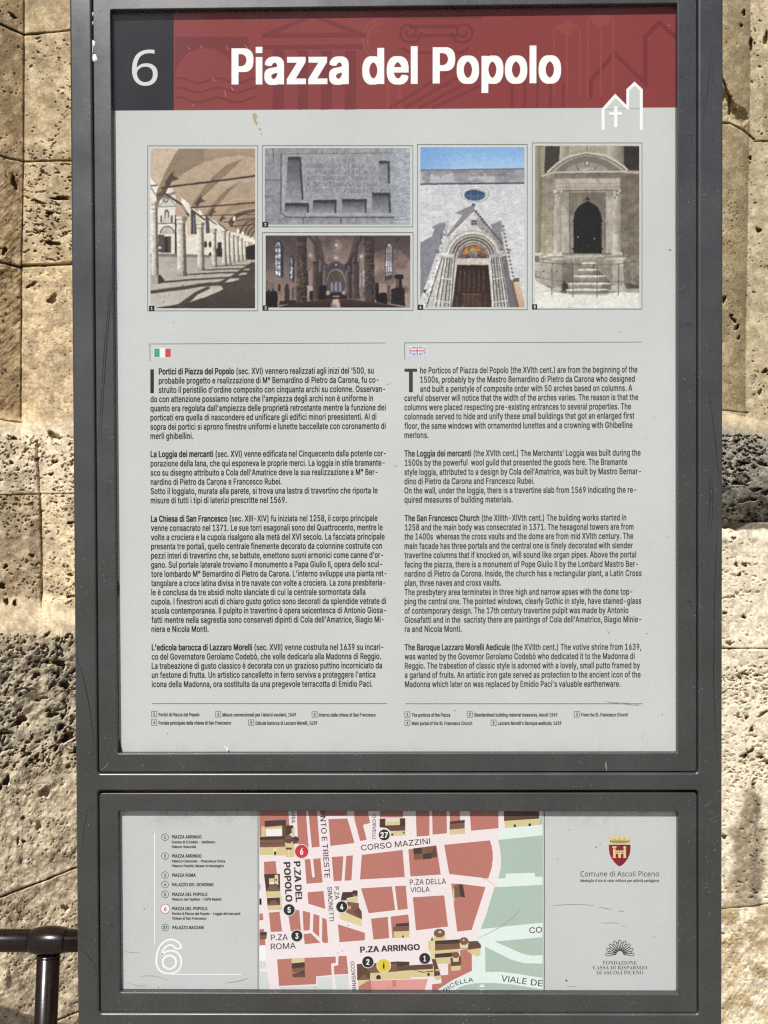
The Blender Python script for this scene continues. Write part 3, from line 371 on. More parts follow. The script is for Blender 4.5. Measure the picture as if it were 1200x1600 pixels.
G359|167 -16 227 -13 271 9 292 30 312 62 329 107 337 149 338 265 180 265 180 190 266 190 262 156 245 110 235 95 204 69 180 64 147 83 128 106 106 153 93 221 97 319 115 380 129 406 147 426 178 444 200 440 217 429 239 404 263 339 336 340 336 363 327 406 299 466 262 504 233 519 209 524 140 521 114 510 87 488 59 449 40 406 22 317 22 192 37 113 53 71 91 16 122 -5 142 -13
H357|33 -9 106 -8 106 223 252 222 252 -8 325 -8 324 518 252 518 251 298 106 298 106 518 33 518
I130|29 -9 102 -9 102 518 29 518
J277|111 -16 165 -14 187 -5 218 25 239 75 245 125 244 518 173 518 173 155 167 107 155 81 129 61 103 84 89 126 87 182 15 182 17 98 30 47 42 25 60 4 91 -13
K324|33 -9 106 -8 106 158 136 208 238 -8 319 -8 319 10 189 286 317 496 318 518 233 518 106 309 106 518 33 518
L275|33 -9 262 -8 261 66 106 66 105 518 33 518
M430|33 -9 104 -8 104 287 182 -9 250 -6 326 286 326 -8 398 -8 397 518 307 516 216 155 124 516 33 518
N361|33 -9 106 -8 105 334 248 -8 329 -8 328 518 257 518 256 175 114 516 33 518
O367|166 -16 226 -13 253 -2 282 22 310 61 329 104 347 194 347 315 334 387 316 437 298 468 272 496 242 515 205 524 141 521 115 510 88 488 54 439 39 402 22 316 22 192 30 141 53 72 71 41 94 14 127 -7|180 64 148 82 129 104 116 127 98 185 92 266 98 324 118 386 146 425 162 437 185 445 222 425 239 407 254 380 271 325 277 243 271 184 251 123 223 84 203 70
P309|33 -9 106 -8 106 176 185 177 224 186 256 212 281 256 293 328 288 412 272 459 259 480 243 496 222 509 180 518 33 518|106 251 106 442 151 443 175 438 200 418 214 390 220 336 213 302 197 272 176 257 147 251
Q367|258 -57 332 -56 332 -37 295 38 314 68 329 104 346 186 349 270 340 363 314 441 298 468 273 495 253 510 227 521 205 524 141 521 115 510 88 488 54 439 39 402 28 359 20 275 22 192 29 145 54 70 71 41 94 14 114 -1 142 -13 203 -16 234 -10|180 64 144 85 116 127 98 185 92 266 98 324 118 386 146 425 162 437 184 445 206 437 222 425 239 407 254 380 271 325 277 243 271 184 251 125 229 168 155 168 155 150 196 69
R312|33 -9 106 -8 106 189 157 188 226 -9 306 -8 306 10 236 202 270 238 288 286 293 322 289 414 270 466 255 486 224 509 180 518 33 518|106 264 106 442 152 443 177 438 201 420 216 388 221 346 214 310 202 288 177 269 152 264
S310|136 -18 196 -16 239 3 272 43 291 103 289 187 267 238 230 272 129 321 109 343 100 367 102 395 114 421 134 439 156 448 178 440 193 428 212 393 216 369 287 370 282 429 261 477 233 506 193 523 123 523 84 507 63 489 44 461 28 406 28 340 36 307 49 281 89 243 188 196 207 178 218 156 220 131 208 97 193 77 160 60 132 68 112 85 99 108 92 145 18 145 24 83 46 31 77 0 102 -12
T312|120 -9 192 -8 192 442 297 443 297 518 14 518 14 443 120 442
U357|159 -17 217 -15 242 -7 261 5 296 44 317 95 325 154 324 518 252 517 251 159 242 121 224 89 207 74 180 62 160 68 133 91 115 124 107 158 105 517 33 517 33 155 40 99 50 68 77 23 116 -7
V332|128 -9 207 -8 327 490 328 518 253 516 167 138 79 518 4 518 6 490
W468|95 -9 176 -8 234 323 293 -6 373 -8 464 492 464 518 391 518 333 176 274 518 195 518 135 176 78 518 4 518 5 492
X328|5 -9 84 -8 164 170 244 -8 324 -8 324 10 209 262 317 498 316 518 239 518 165 353 92 518 13 518 13 498 121 260 8 16
Y327|127 -9 200 -8 200 200 323 498 322 518 244 516 164 317 84 516 4 518 4 498 127 202
Z305|21 -9 287 -8 286 66 109 66 285 451 284 518 20 518 20 443 197 442 21 57
a272|94 -18 144 -17 175 -1 176 -9 245 -8 242 305 236 329 221 359 204 376 182 388 116 393 77 382 43 353 20 301 22 281 57 265 89 265 106 300 122 313 139 319 159 306 172 278 174 254 167 242 78 220 56 210 34 192 17 157 13 90 24 36 36 15 56 -5|120 56 104 64 90 81 84 101 87 122 110 148 175 166 174 130 162 91 144 67
b296|139 -17 185 -16 212 -7 238 16 258 49 275 105 280 145 281 206 275 271 254 335 232 367 213 383 190 392 143 394 117 389 98 375 98 517 28 518 28 -9 96 -9 97 4 117 -12|153 58 137 67 116 95 105 126 98 174 101 232 111 271 128 301 153 319 179 301 194 276 206 233 210 190 207 151 196 106 180 77
c277|126 -17 175 -16 214 2 245 39 263 91 262 112 225 126 194 126 186 97 174 77 154 61 141 59 127 67 113 83 95 125 87 183 90 226 104 276 119 301 131 313 150 317 170 303 186 278 193 253 223 253 262 268 259 301 239 347 208 379 173 393 108 391 72 371 40 325 29 296 18 240 18 135 27 87 39 53 54 26 73 5 94 -9
d296|119 -17 170 -15 199 4 200 -9 269 -9 268 518 199 517 198 374 184 386 164 393 122 394 94 388 68 371 52 351 29 300 16 210 17 142 29 76 43 41 64 10 84 -7|143 58 117 77 102 103 90 149 87 184 90 229 101 272 117 300 143 319 169 301 185 274 199 201 196 146 185 104 170 77
e282|129 -17 179 -16 216 0 245 30 264 79 262 101 225 115 195 115 178 76 161 62 147 57 123 70 113 81 96 115 88 161 268 161 266 253 252 315 222 365 199 383 171 393 106 391 69 368 52 347 34 310 17 231 18 134 26 90 40 50 73 5 95 -9|89 230 101 276 122 307 144 319 169 302 185 275 194 230
f183|47 -9 116 -8 116 318 173 318 173 388 117 388 117 428 124 450 132 459 173 460 183 530 170 536 105 538 74 521 59 502 50 480 46 388 -3 388 -3 318 46 318
g296|123 -160 177 -159 214 -146 244 -118 263 -76 269 -33 268 388 200 388 199 373 180 388 167 392 101 390 83 382 56 356 29 301 17 237 17 146 29 83 42 52 70 15 105 -3 165 -4 199 14 198 -20 189 -52 178 -68 157 -83 142 -87 122 -78 107 -62 90 -32 60 -32 27 -60 31 -90 55 -128 85 -151|142 70 119 85 101 114 91 149 87 197 94 250 106 283 126 309 144 318 169 302 186 273 197 229 199 174 192 131 180 101 164 81
h286|28 -9 98 -8 99 240 113 288 131 310 144 317 162 309 173 296 187 256 189 -8 259 -8 259 262 249 328 230 366 210 383 189 392 129 392 98 376 97 518 28 518
i120|26 -9 95 -9 95 388 26 388|26 453 95 453 95 539 26 539
j125|-13 -152 40 -151 61 -142 84 -114 94 -83 98 -40 98 388 27 388 27 -34 23 -54 14 -70 4 -77 -14 -78|43 434 86 435 103 456 105 504 98 521 86 531 43 532 23 513 20 464 29 444
k267|28 -9 98 -8 98 130 107 144 187 -9 269 -8 269 10 161 216 261 370 261 388 180 388 98 260 97 518 28 518
l120|26 -9 95 -9 95 539 26 539
m418|28 -9 98 -8 99 250 113 294 138 318 161 302 173 270 174 -8 245 -8 245 254 257 294 271 312 284 319 306 302 319 270 320 -8 391 -8 390 292 380 338 363 370 351 381 325 394 267 394 244 384 219 358 200 384 171 395 126 394 97 377 96 388 28 388
n286|28 -9 98 -8 99 240 113 288 131 310 144 317 162 309 173 296 187 256 189 -8 259 -8 256 296 240 350 230 366 203 387 181 393 137 393 115 387 97 374 96 388 28 388
o290|126 -17 183 -14 202 -6 226 13 250 48 260 73 274 145 273 240 261 300 251 325 218 371 185 390 160 394 108 391 88 383 68 366 42 329 31 302 17 231 18 135 27 87 39 53 54 26 73 5 94 -9|143 58 118 76 101 106 90 149 87 191 90 226 104 276 119 301 146 319 172 301 191 267 201 227 204 179 197 128 187 99 164 68
p296|28 -152 98 -151 98 3 128 -16 197 -14 229 6 244 24 268 76 276 112 281 171 275 272 267 304 246 350 215 381 193 391 129 392 116 388 97 373 96 388 28 388|152 58 129 75 112 104 101 146 98 205 112 274 129 303 154 318 180 300 196 272 206 234 210 189 206 145 196 106 179 76
q296|199 -152 269 -151 269 388 200 388 199 373 183 386 167 392 103 391 84 383 58 359 40 330 29 301 16 210 22 105 40 47 66 8 82 -6 115 -17 162 -17 183 -10 199 2|142 58 118 76 101 106 90 150 87 194 94 249 105 281 120 304 144 318 168 303 185 274 196 232 199 178 185 104 168 75
r187|28 -9 98 -8 101 258 113 288 128 306 146 315 184 314 183 393 124 393 97 379 96 388 28 388
s256|107 -17 160 -16 194 -3 220 22 235 53 240 75 240 137 225 180 197 208 113 244 96 269 101 297 115 313 132 322 153 306 170 268 200 268 236 281 233 315 212 361 192 381 160 393 105 393 69 380 52 365 35 340 24 299 25 239 43 195 70 171 151 137 168 109 168 96 155 72 129 56 105 69 95 81 85 116 55 116 16 103 23 52 43 14 74 -9
t166|101 -13 150 -12 163 -7 156 62 120 63 112 70 106 94 106 317 157 318 157 387 106 388 106 480 37 480 36 388 -3 387 -3 318 36 317 36 70 43 32 53 12 68 -2
u286|109 -14 161 -12 189 5 190 -9 259 -9 258 388 189 387 188 139 173 89 156 70 141 62 126 69 113 84 100 124 98 387 28 387 28 118 33 71 39 48 56 15 80 -6
v272|101 -9 173 -6 267 366 267 388 193 386 137 145 79 386 4 388 4 368
w390|84 -9 155 -8 195 208 236 -8 307 -8 382 366 381 388 310 388 270 172 231 388 159 388 120 172 81 388 8 388 8 368
x265|7 -9 83 -9 133 106 182 -9 259 -8 259 10 175 192 255 368 254 388 179 388 134 282 89 388 13 388 13 368 91 192 7 10
y272|50 -154 96 -153 115 -145 132 -128 147 -100 267 366 267 388 193 386 136 145 79 386 4 387 4 368 98 -2 84 -55 73 -73 68 -77 34 -77 32 -81 24 -148
z267|21 -9 246 -8 246 65 113 66 242 322 242 388 24 388 25 314 152 312 20 56
0315|140 -16 196 -13 217 -3 239 18 258 49 277 103 290 198 289 324 278 401 267 439 253 470 225 504 199 520 178 524 119 521 98 511 78 492 62 468 41 412 26 313 27 184 38 107 49 69 64 37 88 6 119 -13|157 61 131 83 111 126 99 188 96 283 104 355 119 405 132 428 158 448 184 428 205 384 217 321 220 229 213 161 203 120 186 84 171 68
1315|44 -9 281 -8 281 64 205 64 205 518 124 518 49 436 50 349 80 349 133 408 133 64 44 64
2315|36 -9 280 -8 280 66 133 66 245 250 263 292 274 344 273 410 261 455 241 490 225 506 190 523 124 523 96 511 72 490 59 472 42 428 37 353 107 353 109 384 118 414 139 440 154 448 174 440 190 422 201 396 204 366 198 334 179 290 35 57
3315|132 -16 189 -14 225 2 256 35 276 81 283 154 278 200 269 230 252 260 226 285 206 295 180 300 269 452 268 518 39 518 39 443 175 443 97 309 97 239 159 233 188 212 201 190 210 152 208 125 200 100 180 74 152 60 133 67 113 86 101 109 94 141 22 141 30 72 52 28 88 -4
4315|180 -9 249 -9 249 96 296 96 296 172 249 173 249 327 179 326 179 173 101 173 227 496 228 518 155 516 19 168 20 96 179 96
5315|135 -16 190 -14 226 5 243 24 256 44 274 92 281 174 278 215 267 260 251 294 230 320 191 341 134 342 114 337 122 443 264 443 264 518 56 518 37 244 73 237 108 237 131 258 154 265 172 255 187 238 200 212 207 183 207 142 194 99 173 71 155 61 137 69 120 87 108 111 103 139 32 139 38 77 57 33 88 0 104 -9
6315|138 -16 192 -14 226 4 255 40 274 90 280 144 279 192 274 226 257 272 246 289 216 314 197 321 155 324 236 500 235 518 159 517 68 314 40 225 35 181 36 123 48 67 71 23 88 4 104 -7|156 60 140 69 120 96 109 128 106 169 122 223 139 244 157 254 176 243 193 222 206 186 209 153 205 125 193 93 175 70
7315|58 -9 133 -6 281 440 281 518 34 518 35 443 201 442 57 10
8315|138 -16 195 -14 236 5 269 46 286 100 287 161 279 204 258 246 236 267 261 301 273 343 275 392 269 438 251 479 231 502 209 517 181 524 125 523 87 505 62 478 52 459 40 412 39 367 45 323 60 288 78 267 51 239 31 188 27 119 33 76 49 39 72 11 103 -9|154 60 132 70 114 89 102 117 99 140 103 165 117 196 135 214 159 224 180 214 199 193 211 165 214 129 207 103 192 79 168 62|156 301 138 311 123 329 113 356 111 384 118 412 131 433 146 444 160 448 174 441 191 422 201 395 203 369 190 328 173 308
9315|79 -9 156 -8 247 196 275 286 279 380 266 443 238 492 211 515 193 522 142 525 121 522 97 511 71 486 60 470 41 420 35 370 36 312 41 283 57 238 75 214 99 194 120 187 160 186 79 10|156 255 140 264 119 292 109 322 106 358 121 414 141 440 157 449 177 437 195 412 206 380 209 346 204 314 193 286 174 264
(196|110 -105 179 -104 179 -86 137 72 123 194 126 272 135 346 156 451 179 530 178 548 109 548 80 452 58 323 52 238 58 98 79 -10
)196|18 -105 88 -103 118 -10 139 99 145 233 138 332 117 452 86 548 18 548 18 529 56 381 68 301 74 215 64 94 49 21 18 -85
-315|69 179 245 179 245 253 69 254
.139|54 -13 93 -12 104 -5 113 10 115 65 108 82 93 95 48 95 35 83 29 71 26 56 29 11 43 -9
,139|18 -128 79 -128 114 62 113 81 38 80
'152|45 309 107 309 112 518 39 517
à272|94 -18 144 -17 175 -1 176 -9 245 -8 242 305 236 329 221 359 204 376 182 388 116 393 77 382 43 353 20 301 22 281 57 265 89 265 106 300 122 313 139 319 159 306 172 278 174 254 167 242 78 220 56 210 34 192 17 157 13 90 24 36 36 15 56 -5|120 56 104 64 90 81 84 101 87 122 110 148 175 166 174 130 162 91 144 67|103 419 165 420 164 443 134 538 60 538 59 518
è282|129 -17 179 -16 216 0 245 30 264 79 262 101 225 115 195 115 178 76 161 62 147 57 123 70 113 81 96 115 88 161 268 161 266 253 252 315 222 365 199 383 171 393 106 391 69 368 52 347 34 310 17 231 18 134 26 90 40 50 73 5 95 -9|89 230 101 276 122 307 144 319 169 302 185 275 194 230|112 420 175 420 175 439 144 537 69 538 69 518
ò290|126 -17 183 -14 202 -6 226 13 250 48 260 73 274 145 273 240 261 300 251 325 218 371 185 390 160 394 108 391 88 383 68 366 42 329 31 302 17 231 18 135 27 87 39 53 54 26 73 5 94 -9|143 58 118 76 101 106 90 149 87 191 90 226 104 276 119 301 146 319 172 301 191 267 201 227 204 179 197 128 187 99 164 68|114 420 177 420 176 444 147 536 71 538 71 519
°224|94 274 139 275 164 288 185 315 201 363 202 427 193 464 168 504 154 515 137 521 88 521 60 507 38 480 22 429 22 367 32 329 61 288|111 348 90 376 86 405 95 431 113 448 129 431 139 397 128 364
‘132|28 309 103 310 123 518 62 518 27 330
’132|28 309 88 310 123 500 123 518 47 518
humanist
6384|233 -4 263 4 289 17 311 36 329 60 342 87 350 119 353 154 350 187 343 216 331 241 314 262 294 279 270 291 243 298 214 300 187 298 163 293 143 284 126 272 112 259 100 244 96 244 98 270 101 295 106 318 113 341 121 361 132 380 145 397 162 411 181 422 203 431 229 436 258 438 288 436 316 430 316 480 288 485 257 486 214 484 177 475 146 462 119 444 97 423 79 397 65 369 54 339 46 307 41 273 38 239 37 205 39 160 47 120 59 86 75 57 95 34 118 16 143 3 171 -4 200 -7|178 45 159 51 142 61 128 75 117 91 108 108 102 128 98 147 97 166 98 180 103 194 110 208 120 220 132 231 146 241 163 248 181 252 201 254 230 251 253 242 271 227 284 207 292 183 294 154 291 120 283 92 268 70 249 55 226 46 199 43
C424|329 -2 385 13 385 65 330 52 270 46 231 50 198 59 169 76 146 98 128 127 115 160 107 197 105 240 108 282 116 320 130 353 149 381 173 404 202 420 234 430 271 433 292 432 311 430 330 425 379 407 404 458 364 474 320 483 271 486 225 483 183 472 146 455 114 431 88 403 67 368 53 330 44 287 41 240 44 192 52 149 65 109 85 75 109 46 139 24 174 7 215 -3 261 -7
o406|239 -4 271 6 300 21 325 42 345 69 359 101 367 139 370 181 368 218 361 252 349 282 333 307 314 328 290 345 264 357 236 364 204 367 168 364 135 355 106 339 82 318 62 292 48 260 40 223 37 181 39 143 46 109 58 79 75 53 94 32 117 15 143 3 172 -4 202 -7|178 45 156 52 138 63 123 80 109 107 101 141 98 181 101 220 109 253 123 281 137 297 155 308 177 315 203 317 229 315 251 308 269 297 283 281 298 253 306 220 309 181 306 141 298 107 283 80 269 63 251 52 229 45 203 42
m627|116 0 116 187 118 226 125 258 137 283 150 298 166 309 187 315 212 317 245 312 268 296 281 269 286 232 286 0 345 0 345 199 347 234 355 264 367 287 380 300 397 309 418 315 442 317 474 312 497 296 511 269 515 232 515 0 574 0 574 234 572 267 566 295 557 317 543 335 526 349 505 359 481 365 452 367 429 365 407 360 386 352 366 340 350 325 336 306 333 306 317 333 293 352 262 363 223 367 202 365 182 361 162 353 144 342 129 328 117 311 113 311 105 360 57 360 57 0
u415|207 -5 229 -1 250 6 269 17 285 31 298 48 301 48 310 0 358 0 358 360 299 360 299 173 296 134 289 102 276 76 262 61 243 51 220 44 193 42 158 48 133 64 118 91 113 128 113 360 53 360 53 124 55 92 61 65 72 42 86 25 104 11 127 1 153 -5 184 -7
n415|116 0 116 187 119 226 126 258 139 283 153 298 171 309 194 315 222 317 257 312 282 295 297 268 302 230 302 0 361 0 361 234 359 267 352 295 342 317 328 335 309 349 287 359 261 365 230 367 208 365 186 361 165 353 146 342 130 328 117 311 113 311 105 360 57 360 57 0
e378|234 -6 255 -4 274 -1 328 17 328 69 274 50 255 46 235 44 213 44 188 46 165 52 146 62 129 76 116 93 107 115 101 140 98 169 345 169 345 204 343 235 337 264 327 290 313 312 296 331 276 347 252 358 226 364 196 367 166 364 138 357 112 344 90 326 72 305 57 279 46 249 39 215 37 177 39 140 47 106 59 76 75 51 96 30 120 14 147 3 177 -4 210 -7|105 245 114 271 129 291 147 306 169 315 195 318 223 315 245 306 262 290 273 269 280 244 283 216 99 216
d413|211 -5 234 0 254 9 271 21 285 34 297 48 300 48 308 0 356 0 356 510 297 510 297 367 299 339 301 314 297 314 285 328 270 340 254 351 234 360 211 365 185 367 153 364 125 355 100 340 78 319 60 293 47 261 39 223 37 179 39 136 47 98 60 66 77 40 99 20 124 5 153 -4 185 -7|171 45 152 51 135 62 122 78 109 105 101 138 98 178 101 218 109 252 122 280 135 296 152 308 171 315 193 318 221 315 244 309 262 297 275 282 288 254 295 220 298 179 298 168 295 129 287 98 274 74 261 60 243 50 221 44 194 42
i173|96 421 104 424 111 429 117 436 120 446 122 457 120 469 117 479 111 486 104 491 96 494 87 495 78 494 70 491 62 486 57 479 54 469 52 457 54 446 57 436 62 429 70 424 78 421 87 420|116 0 116 360 57 360 57 0
A429|61 0 118 148 308 148 366 0 428 0 242 482 187 482 0 0|193 347 203 378 214 419 221 396 230 367 236 347 290 202 138 202
s321|189 -4 224 5 253 20 270 35 282 53 289 75 291 99 290 118 286 133 279 147 269 159 257 170 242 180 183 206 129 229 116 236 107 243 99 249 95 257 92 265 91 275 93 287 99 298 110 307 124 313 143 317 165 318 183 318 200 315 216 312 264 296 284 343 231 360 211 364 191 366 169 367 132 364 99 356 72 342 55 328 44 312 37 293 34 271 36 253 40 237 48 223 58 211 71 200 86 191 146 164 200 140 212 133 221 125 227 118 231 111 234 103 234 94 232 79 225 66 214 55 198 47 176 43 149 41 128 42 107 45 87 50 35 70 35 16 50 9 66 4 83 -1 102 -4 124 -6 148 -7
c322|254 -2 294 13 294 65 253 50 237 47 220 45 201 44 177 46 156 53 138 64 124 79 110 105 101 139 98 179 101 220 110 254 125 281 145 300 172 311 204 315 244 310 282 298 300 347 259 361 206 367 174 365 146 358 119 347 96 332 76 311 59 286 47 256 39 220 37 178 39 138 46 103 58 73 74 48 93 28 117 13 143 2 171 -5 201 -7
l173|116 0 116 510 57 510 57 0
P406|126 0 126 187 181 187 225 189 263 196 294 208 320 224 340 243 354 264 364 288 370 313 372 338 369 370 361 398 348 422 329 443 304 459 273 470 236 477 192 480 65 480 65 0|126 428 187 428 225 425 257 418 280 405 293 392 302 376 308 357 310 336 308 311 301 290 291 274 276 261 250 248 216 241 174 238 126 238
M609|121 0 121 291 120 364 116 420 119 420 277 0 326 0 486 420 489 420 486 364 484 295 484 0 544 0 544 480 455 480 305 87 302 87 154 480 65 480 65 0
a376|173 -5 196 0 216 7 233 19 249 33 265 51 268 51 279 0 322 0 322 245 320 275 314 300 305 321 291 337 273 350 251 359 224 364 193 366 170 365 148 362 126 357 106 350 87 343 71 335 89 291 136 310 154 315 172 317 190 318 212 316 230 311 245 301 256 286 262 265 265 238 265 217 203 215 162 212 127 206 97 196 73 183 55 167 41 148 34 125 31 100 33 74 39 52 49 34 63 19 86 5 114 -4 144 -7|140 43 124 47 110 55 100 66 94 81 92 99 95 121 103 138 118 152 140 163 171 170 211 174 264 176 264 144 262 119 256 98 247 80 234 66 212 52 187 44 158 41
g413|233 -159 267 -151 294 -139 317 -122 334 -100 346 -74 353 -42 356 -6 356 360 309 360 301 312 298 312 283 329 267 343 249 353 229 361 208 365 185 367 152 364 123 354 98 338 76 316 59 288 47 256 39 220 37 179 39 138 47 101 59 69 76 42 98 21 123 6 152 -4 185 -7 221 -3 251 7 276 24 297 48 300 48 298 27 298 3 298 -11 295 -40 286 -65 271 -85 251 -100 227 -109 198 -112 148 -109 103 -100 65 -84 65 -138 102 -151 145 -159 195 -161|172 44 153 50 136 61 123 77 109 104 101 138 98 179 101 220 109 254 123 281 137 297 153 308 172 315 193 317 218 315 240 309 258 299 273 285 287 259 295 224 298 179 298 165 295 126 287 94 273 71 259 58 241 49 219 43 194 42
'151|94 306 107 480 44 480 57 306
r277|116 0 116 192 118 215 123 236 131 256 141 272 154 286 169 298 186 306 203 311 221 313 241 312 260 308 267 363 247 366 225 367 201 364 179 357 160 345 143 330 128 313 115 294 112 294 105 360 57 360 57 0
v341|204 0 341 360 278 360 201 148 190 116 179 81 171 52 169 52 162 80 151 115 140 148 63 360 0 360 136 0
t242|201 -4 228 4 228 49 205 44 177 42 162 43 148 49 137 57 128 70 123 86 121 106 121 314 225 314 225 360 121 360 121 443 86 443 62 366 11 343 11 314 62 314 62 105 63 78 68 55 77 37 87 22 100 11 115 3 132 -2 149 -6 167 -7
p413|116 -161 116 -13 115 17 112 46 116 46 128 32 142 20 159 9 179 0 202 -5 228 -7 260 -4 288 5 313 20 335 41 353 68 366 100 374 137 376 181 374 224 366 262 353 294 335 320 314 341 288 355 260 364 228 367 201 365 178 360 158 351 142 339 128 326 116 311 113 311 105 360 57 360 57 -161|192 45 169 51 151 63 138 78 126 106 119 140 116 181 116 192 119 231 127 262 140 286 153 300 171 309 192 315 218 317 241 315 261 308 278 296 291 280 304 253 312 220 315 181 314 155 310 132 305 110 296 90 286 74 273 60 258 50 240 44 219 42
à376|173 -5 196 0 216 7 233 19 249 33 265 51 268 51 279 0 322 0 322 245 320 275 314 300 305 321 291 337 273 350 251 359 224 364 193 366 170 365 148 362 126 357 106 350 87 343 71 335 89 291 136 310 154 315 172 317 190 318 212 316 230 311 245 301 256 286 262 265 265 238 265 217 203 215 162 212 127 206 97 196 73 183 55 167 41 148 34 125 31 100 33 74 39 52 49 34 63 19 86 5 114 -4 144 -7|140 43 124 47 110 55 100 66 94 81 92 99 95 121 103 138 118 152 140 163 171 170 211 174 264 176 264 144 262 119 256 98 247 80 234 66 212 52 187 44 158 41|118 525 113 519 203 415 238 415 193 525
serif
F404|246 2 246 16 237 16 220 18 206 22 194 26 184 33 178 42 174 53 172 65 171 81 171 226 189 226 219 223 245 215 265 202 279 182 289 154 294 120 291 120 291 345 293 345 289 314 278 288 264 269 244 256 219 248 191 245 171 245 171 398 175 422 182 427 189 430 198 431 230 433 262 432 290 428 314 422 334 413 351 402 365 387 375 368 383 346 386 322 383 322 383 453 25 453 25 440 37 437 55 432 69 425 79 413 84 397 86 375 86 84 84 62 79 44 71 32 57 24 39 18 26 16 26 2
O525|292 -7 322 -1 351 9 377 23 401 39 423 59 442 82 457 107 470 134 480 164 485 195 487 228 485 261 480 293 470 322 458 350 442 375 423 397 402 417 379 433 353 446 325 456 296 462 265 464 233 462 203 456 174 446 148 433 124 416 103 396 84 373 68 348 55 321 46 291 40 260 39 228 40 195 46 164 55 134 68 107 84 82 102 59 124 39 147 23 173 9 200 -1 230 -7 261 -9|235 14 209 24 187 42 168 66 153 97 142 134 136 178 134 228 137 294 147 348 164 390 189 421 221 439 260 445 289 442 316 431 338 414 357 390 372 359 382 321 388 278 390 228 387 162 377 107 360 65 336 35 304 16 265 10
N493|411 -9 411 377 412 398 417 415 425 426 439 434 457 438 469 440 469 453 342 453 342 440 372 433 383 429 391 423 396 415 400 405 401 392 402 377 398 165 151 453 29 453 29 440 42 435 87 389 87 79 86 64 85 51 82 41 76 32 68 26 58 21 47 18 34 16 29 16 29 2 156 2 156 16 143 18 125 22 110 29 102 41 97 57 96 79 99 354 408 -9
D495|228 2 299 8 357 27 400 58 432 102 451 159 457 228 453 279 442 324 424 362 398 395 365 420 325 439 277 450 221 453 26 453 26 440 36 439 54 435 69 428 78 416 83 398 85 374 85 74 84 54 79 39 71 28 58 22 41 17 31 16 31 2|206 23 192 27 181 33 175 42 172 55 171 72 171 385 172 402 175 415 181 425 192 431 206 434 223 435 265 429 301 412 328 383 347 343 358 292 362 229 360 180 354 138 343 103 329 74 309 51 285 35 256 25 222 22
A436|117 2 117 16 123 16 100 18 81 24 68 34 63 48 65 59 68 71 96 134 260 134 283 82 295 46 290 32 275 23 255 18 240 16 240 2 432 2 432 16 427 18 413 24 402 33 374 86 217 463 214 464 59 74 50 54 41 39 31 29 20 22 6 18 2 16 2 2|177 323 258 159 97 159
Z441|397 2 412 162 415 162 407 130 393 102 376 78 356 60 332 45 305 35 274 29 239 27 134 27 395 444 395 453 67 453 56 318 53 318 61 345 72 368 85 387 100 402 118 414 138 422 160 427 185 431 214 432 295 432 31 10 31 2
I260|235 2 235 16 202 24 191 29 183 36 177 44 172 77 172 387 173 405 179 420 189 429 203 435 222 439 233 440 233 453 24 453 24 440 37 439 56 435 70 429 80 420 85 405 86 387 86 75 85 56 79 41 68 31 54 24 36 19 24 16 24 2
E441|393 2 416 141 418 141 409 115 395 93 379 74 361 58 340 46 317 37 291 30 262 27 230 26 212 26 197 29 185 33 177 41 173 52 172 67 172 224 186 224 208 223 228 220 245 215 260 207 273 196 283 182 290 165 295 143 297 120 293 120 293 343 297 343 292 313 282 287 267 268 248 254 223 246 194 244 172 244 172 388 175 417 180 423 188 428 197 430 232 432 278 430 316 422 346 408 365 393 378 373 388 349 393 322 388 322 388 453 27 453 27 440 38 439 56 435 70 427 80 414 85 395 86 369 86 78 85 56 80 40 70 28 56 21 37 16 25 15 25 2
C468|312 -3 360 16 402 47 432 89 429 103 415 80 390 59 363 43 335 31 307 24 278 21 234 27 197 44 168 73 148 113 137 164 133 226 136 293 147 347 164 390 190 421 224 439 265 445 292 443 317 436 341 425 364 408 390 381 412 348 427 310 426 310 426 463 427 463 422 447 407 437 387 433 364 438 324 452 290 461 259 463 217 460 179 450 144 433 113 410 87 383 66 350 50 313 40 272 37 228 40 184 50 143 65 105 87 72 112 44 143 22 177 5 215 -5 256 -9
S390|54 -9 60 8 68 12 76 14 85 14 101 11 129 3 160 -6 192 -8 223 -6 251 0 276 10 297 23 315 39 329 59 340 81 346 106 348 133 347 153 344 171 340 187 333 203 323 217 310 232 294 245 273 258 248 271 184 301 162 312 144 323 129 335 118 348 111 363 108 380 111 398 119 414 132 428 150 438 171 445 194 447 215 445 235 439 254 431 272 418 288 404 303 386 315 366 325 344 330 321 328 321 328 464 328 464 326 453 315 445 300 443 289 444 279 446 227 459 185 464 161 462 140 457 120 448 103 435 89 420 77 402 68 381 63 358 61 332 64 303 72 277 85 254 106 233 133 212 168 193 230 162 255 147 274 130 286 111 290 89 287 69 279 50 265 34 246 22 223 15 197 13 170 15 145 22 123 33 103 48 82 76 65 113 54 156 54 156 54 -9
R472|231 2 231 16 219 18 200 22 186 30 177 42 172 59 171 81 171 214 207 214 344 2 469 2 469 15 478 15 466 16 455 19 445 24 423 49 298 225 354 243 383 266 400 297 406 335 403 363 395 387 381 408 362 424 336 437 303 446 263 451 217 453 27 453 27 440 39 438 56 433 70 425 79 414 84 398 86 379 86 81 84 59 79 42 71 30 57 23 38 18 26 16 26 2|171 386 172 402 175 415 181 424 192 429 207 432 225 433 251 430 274 422 292 409 305 390 312 365 315 336 312 303 303 277 288 257 266 243 237 234 204 232 171 232
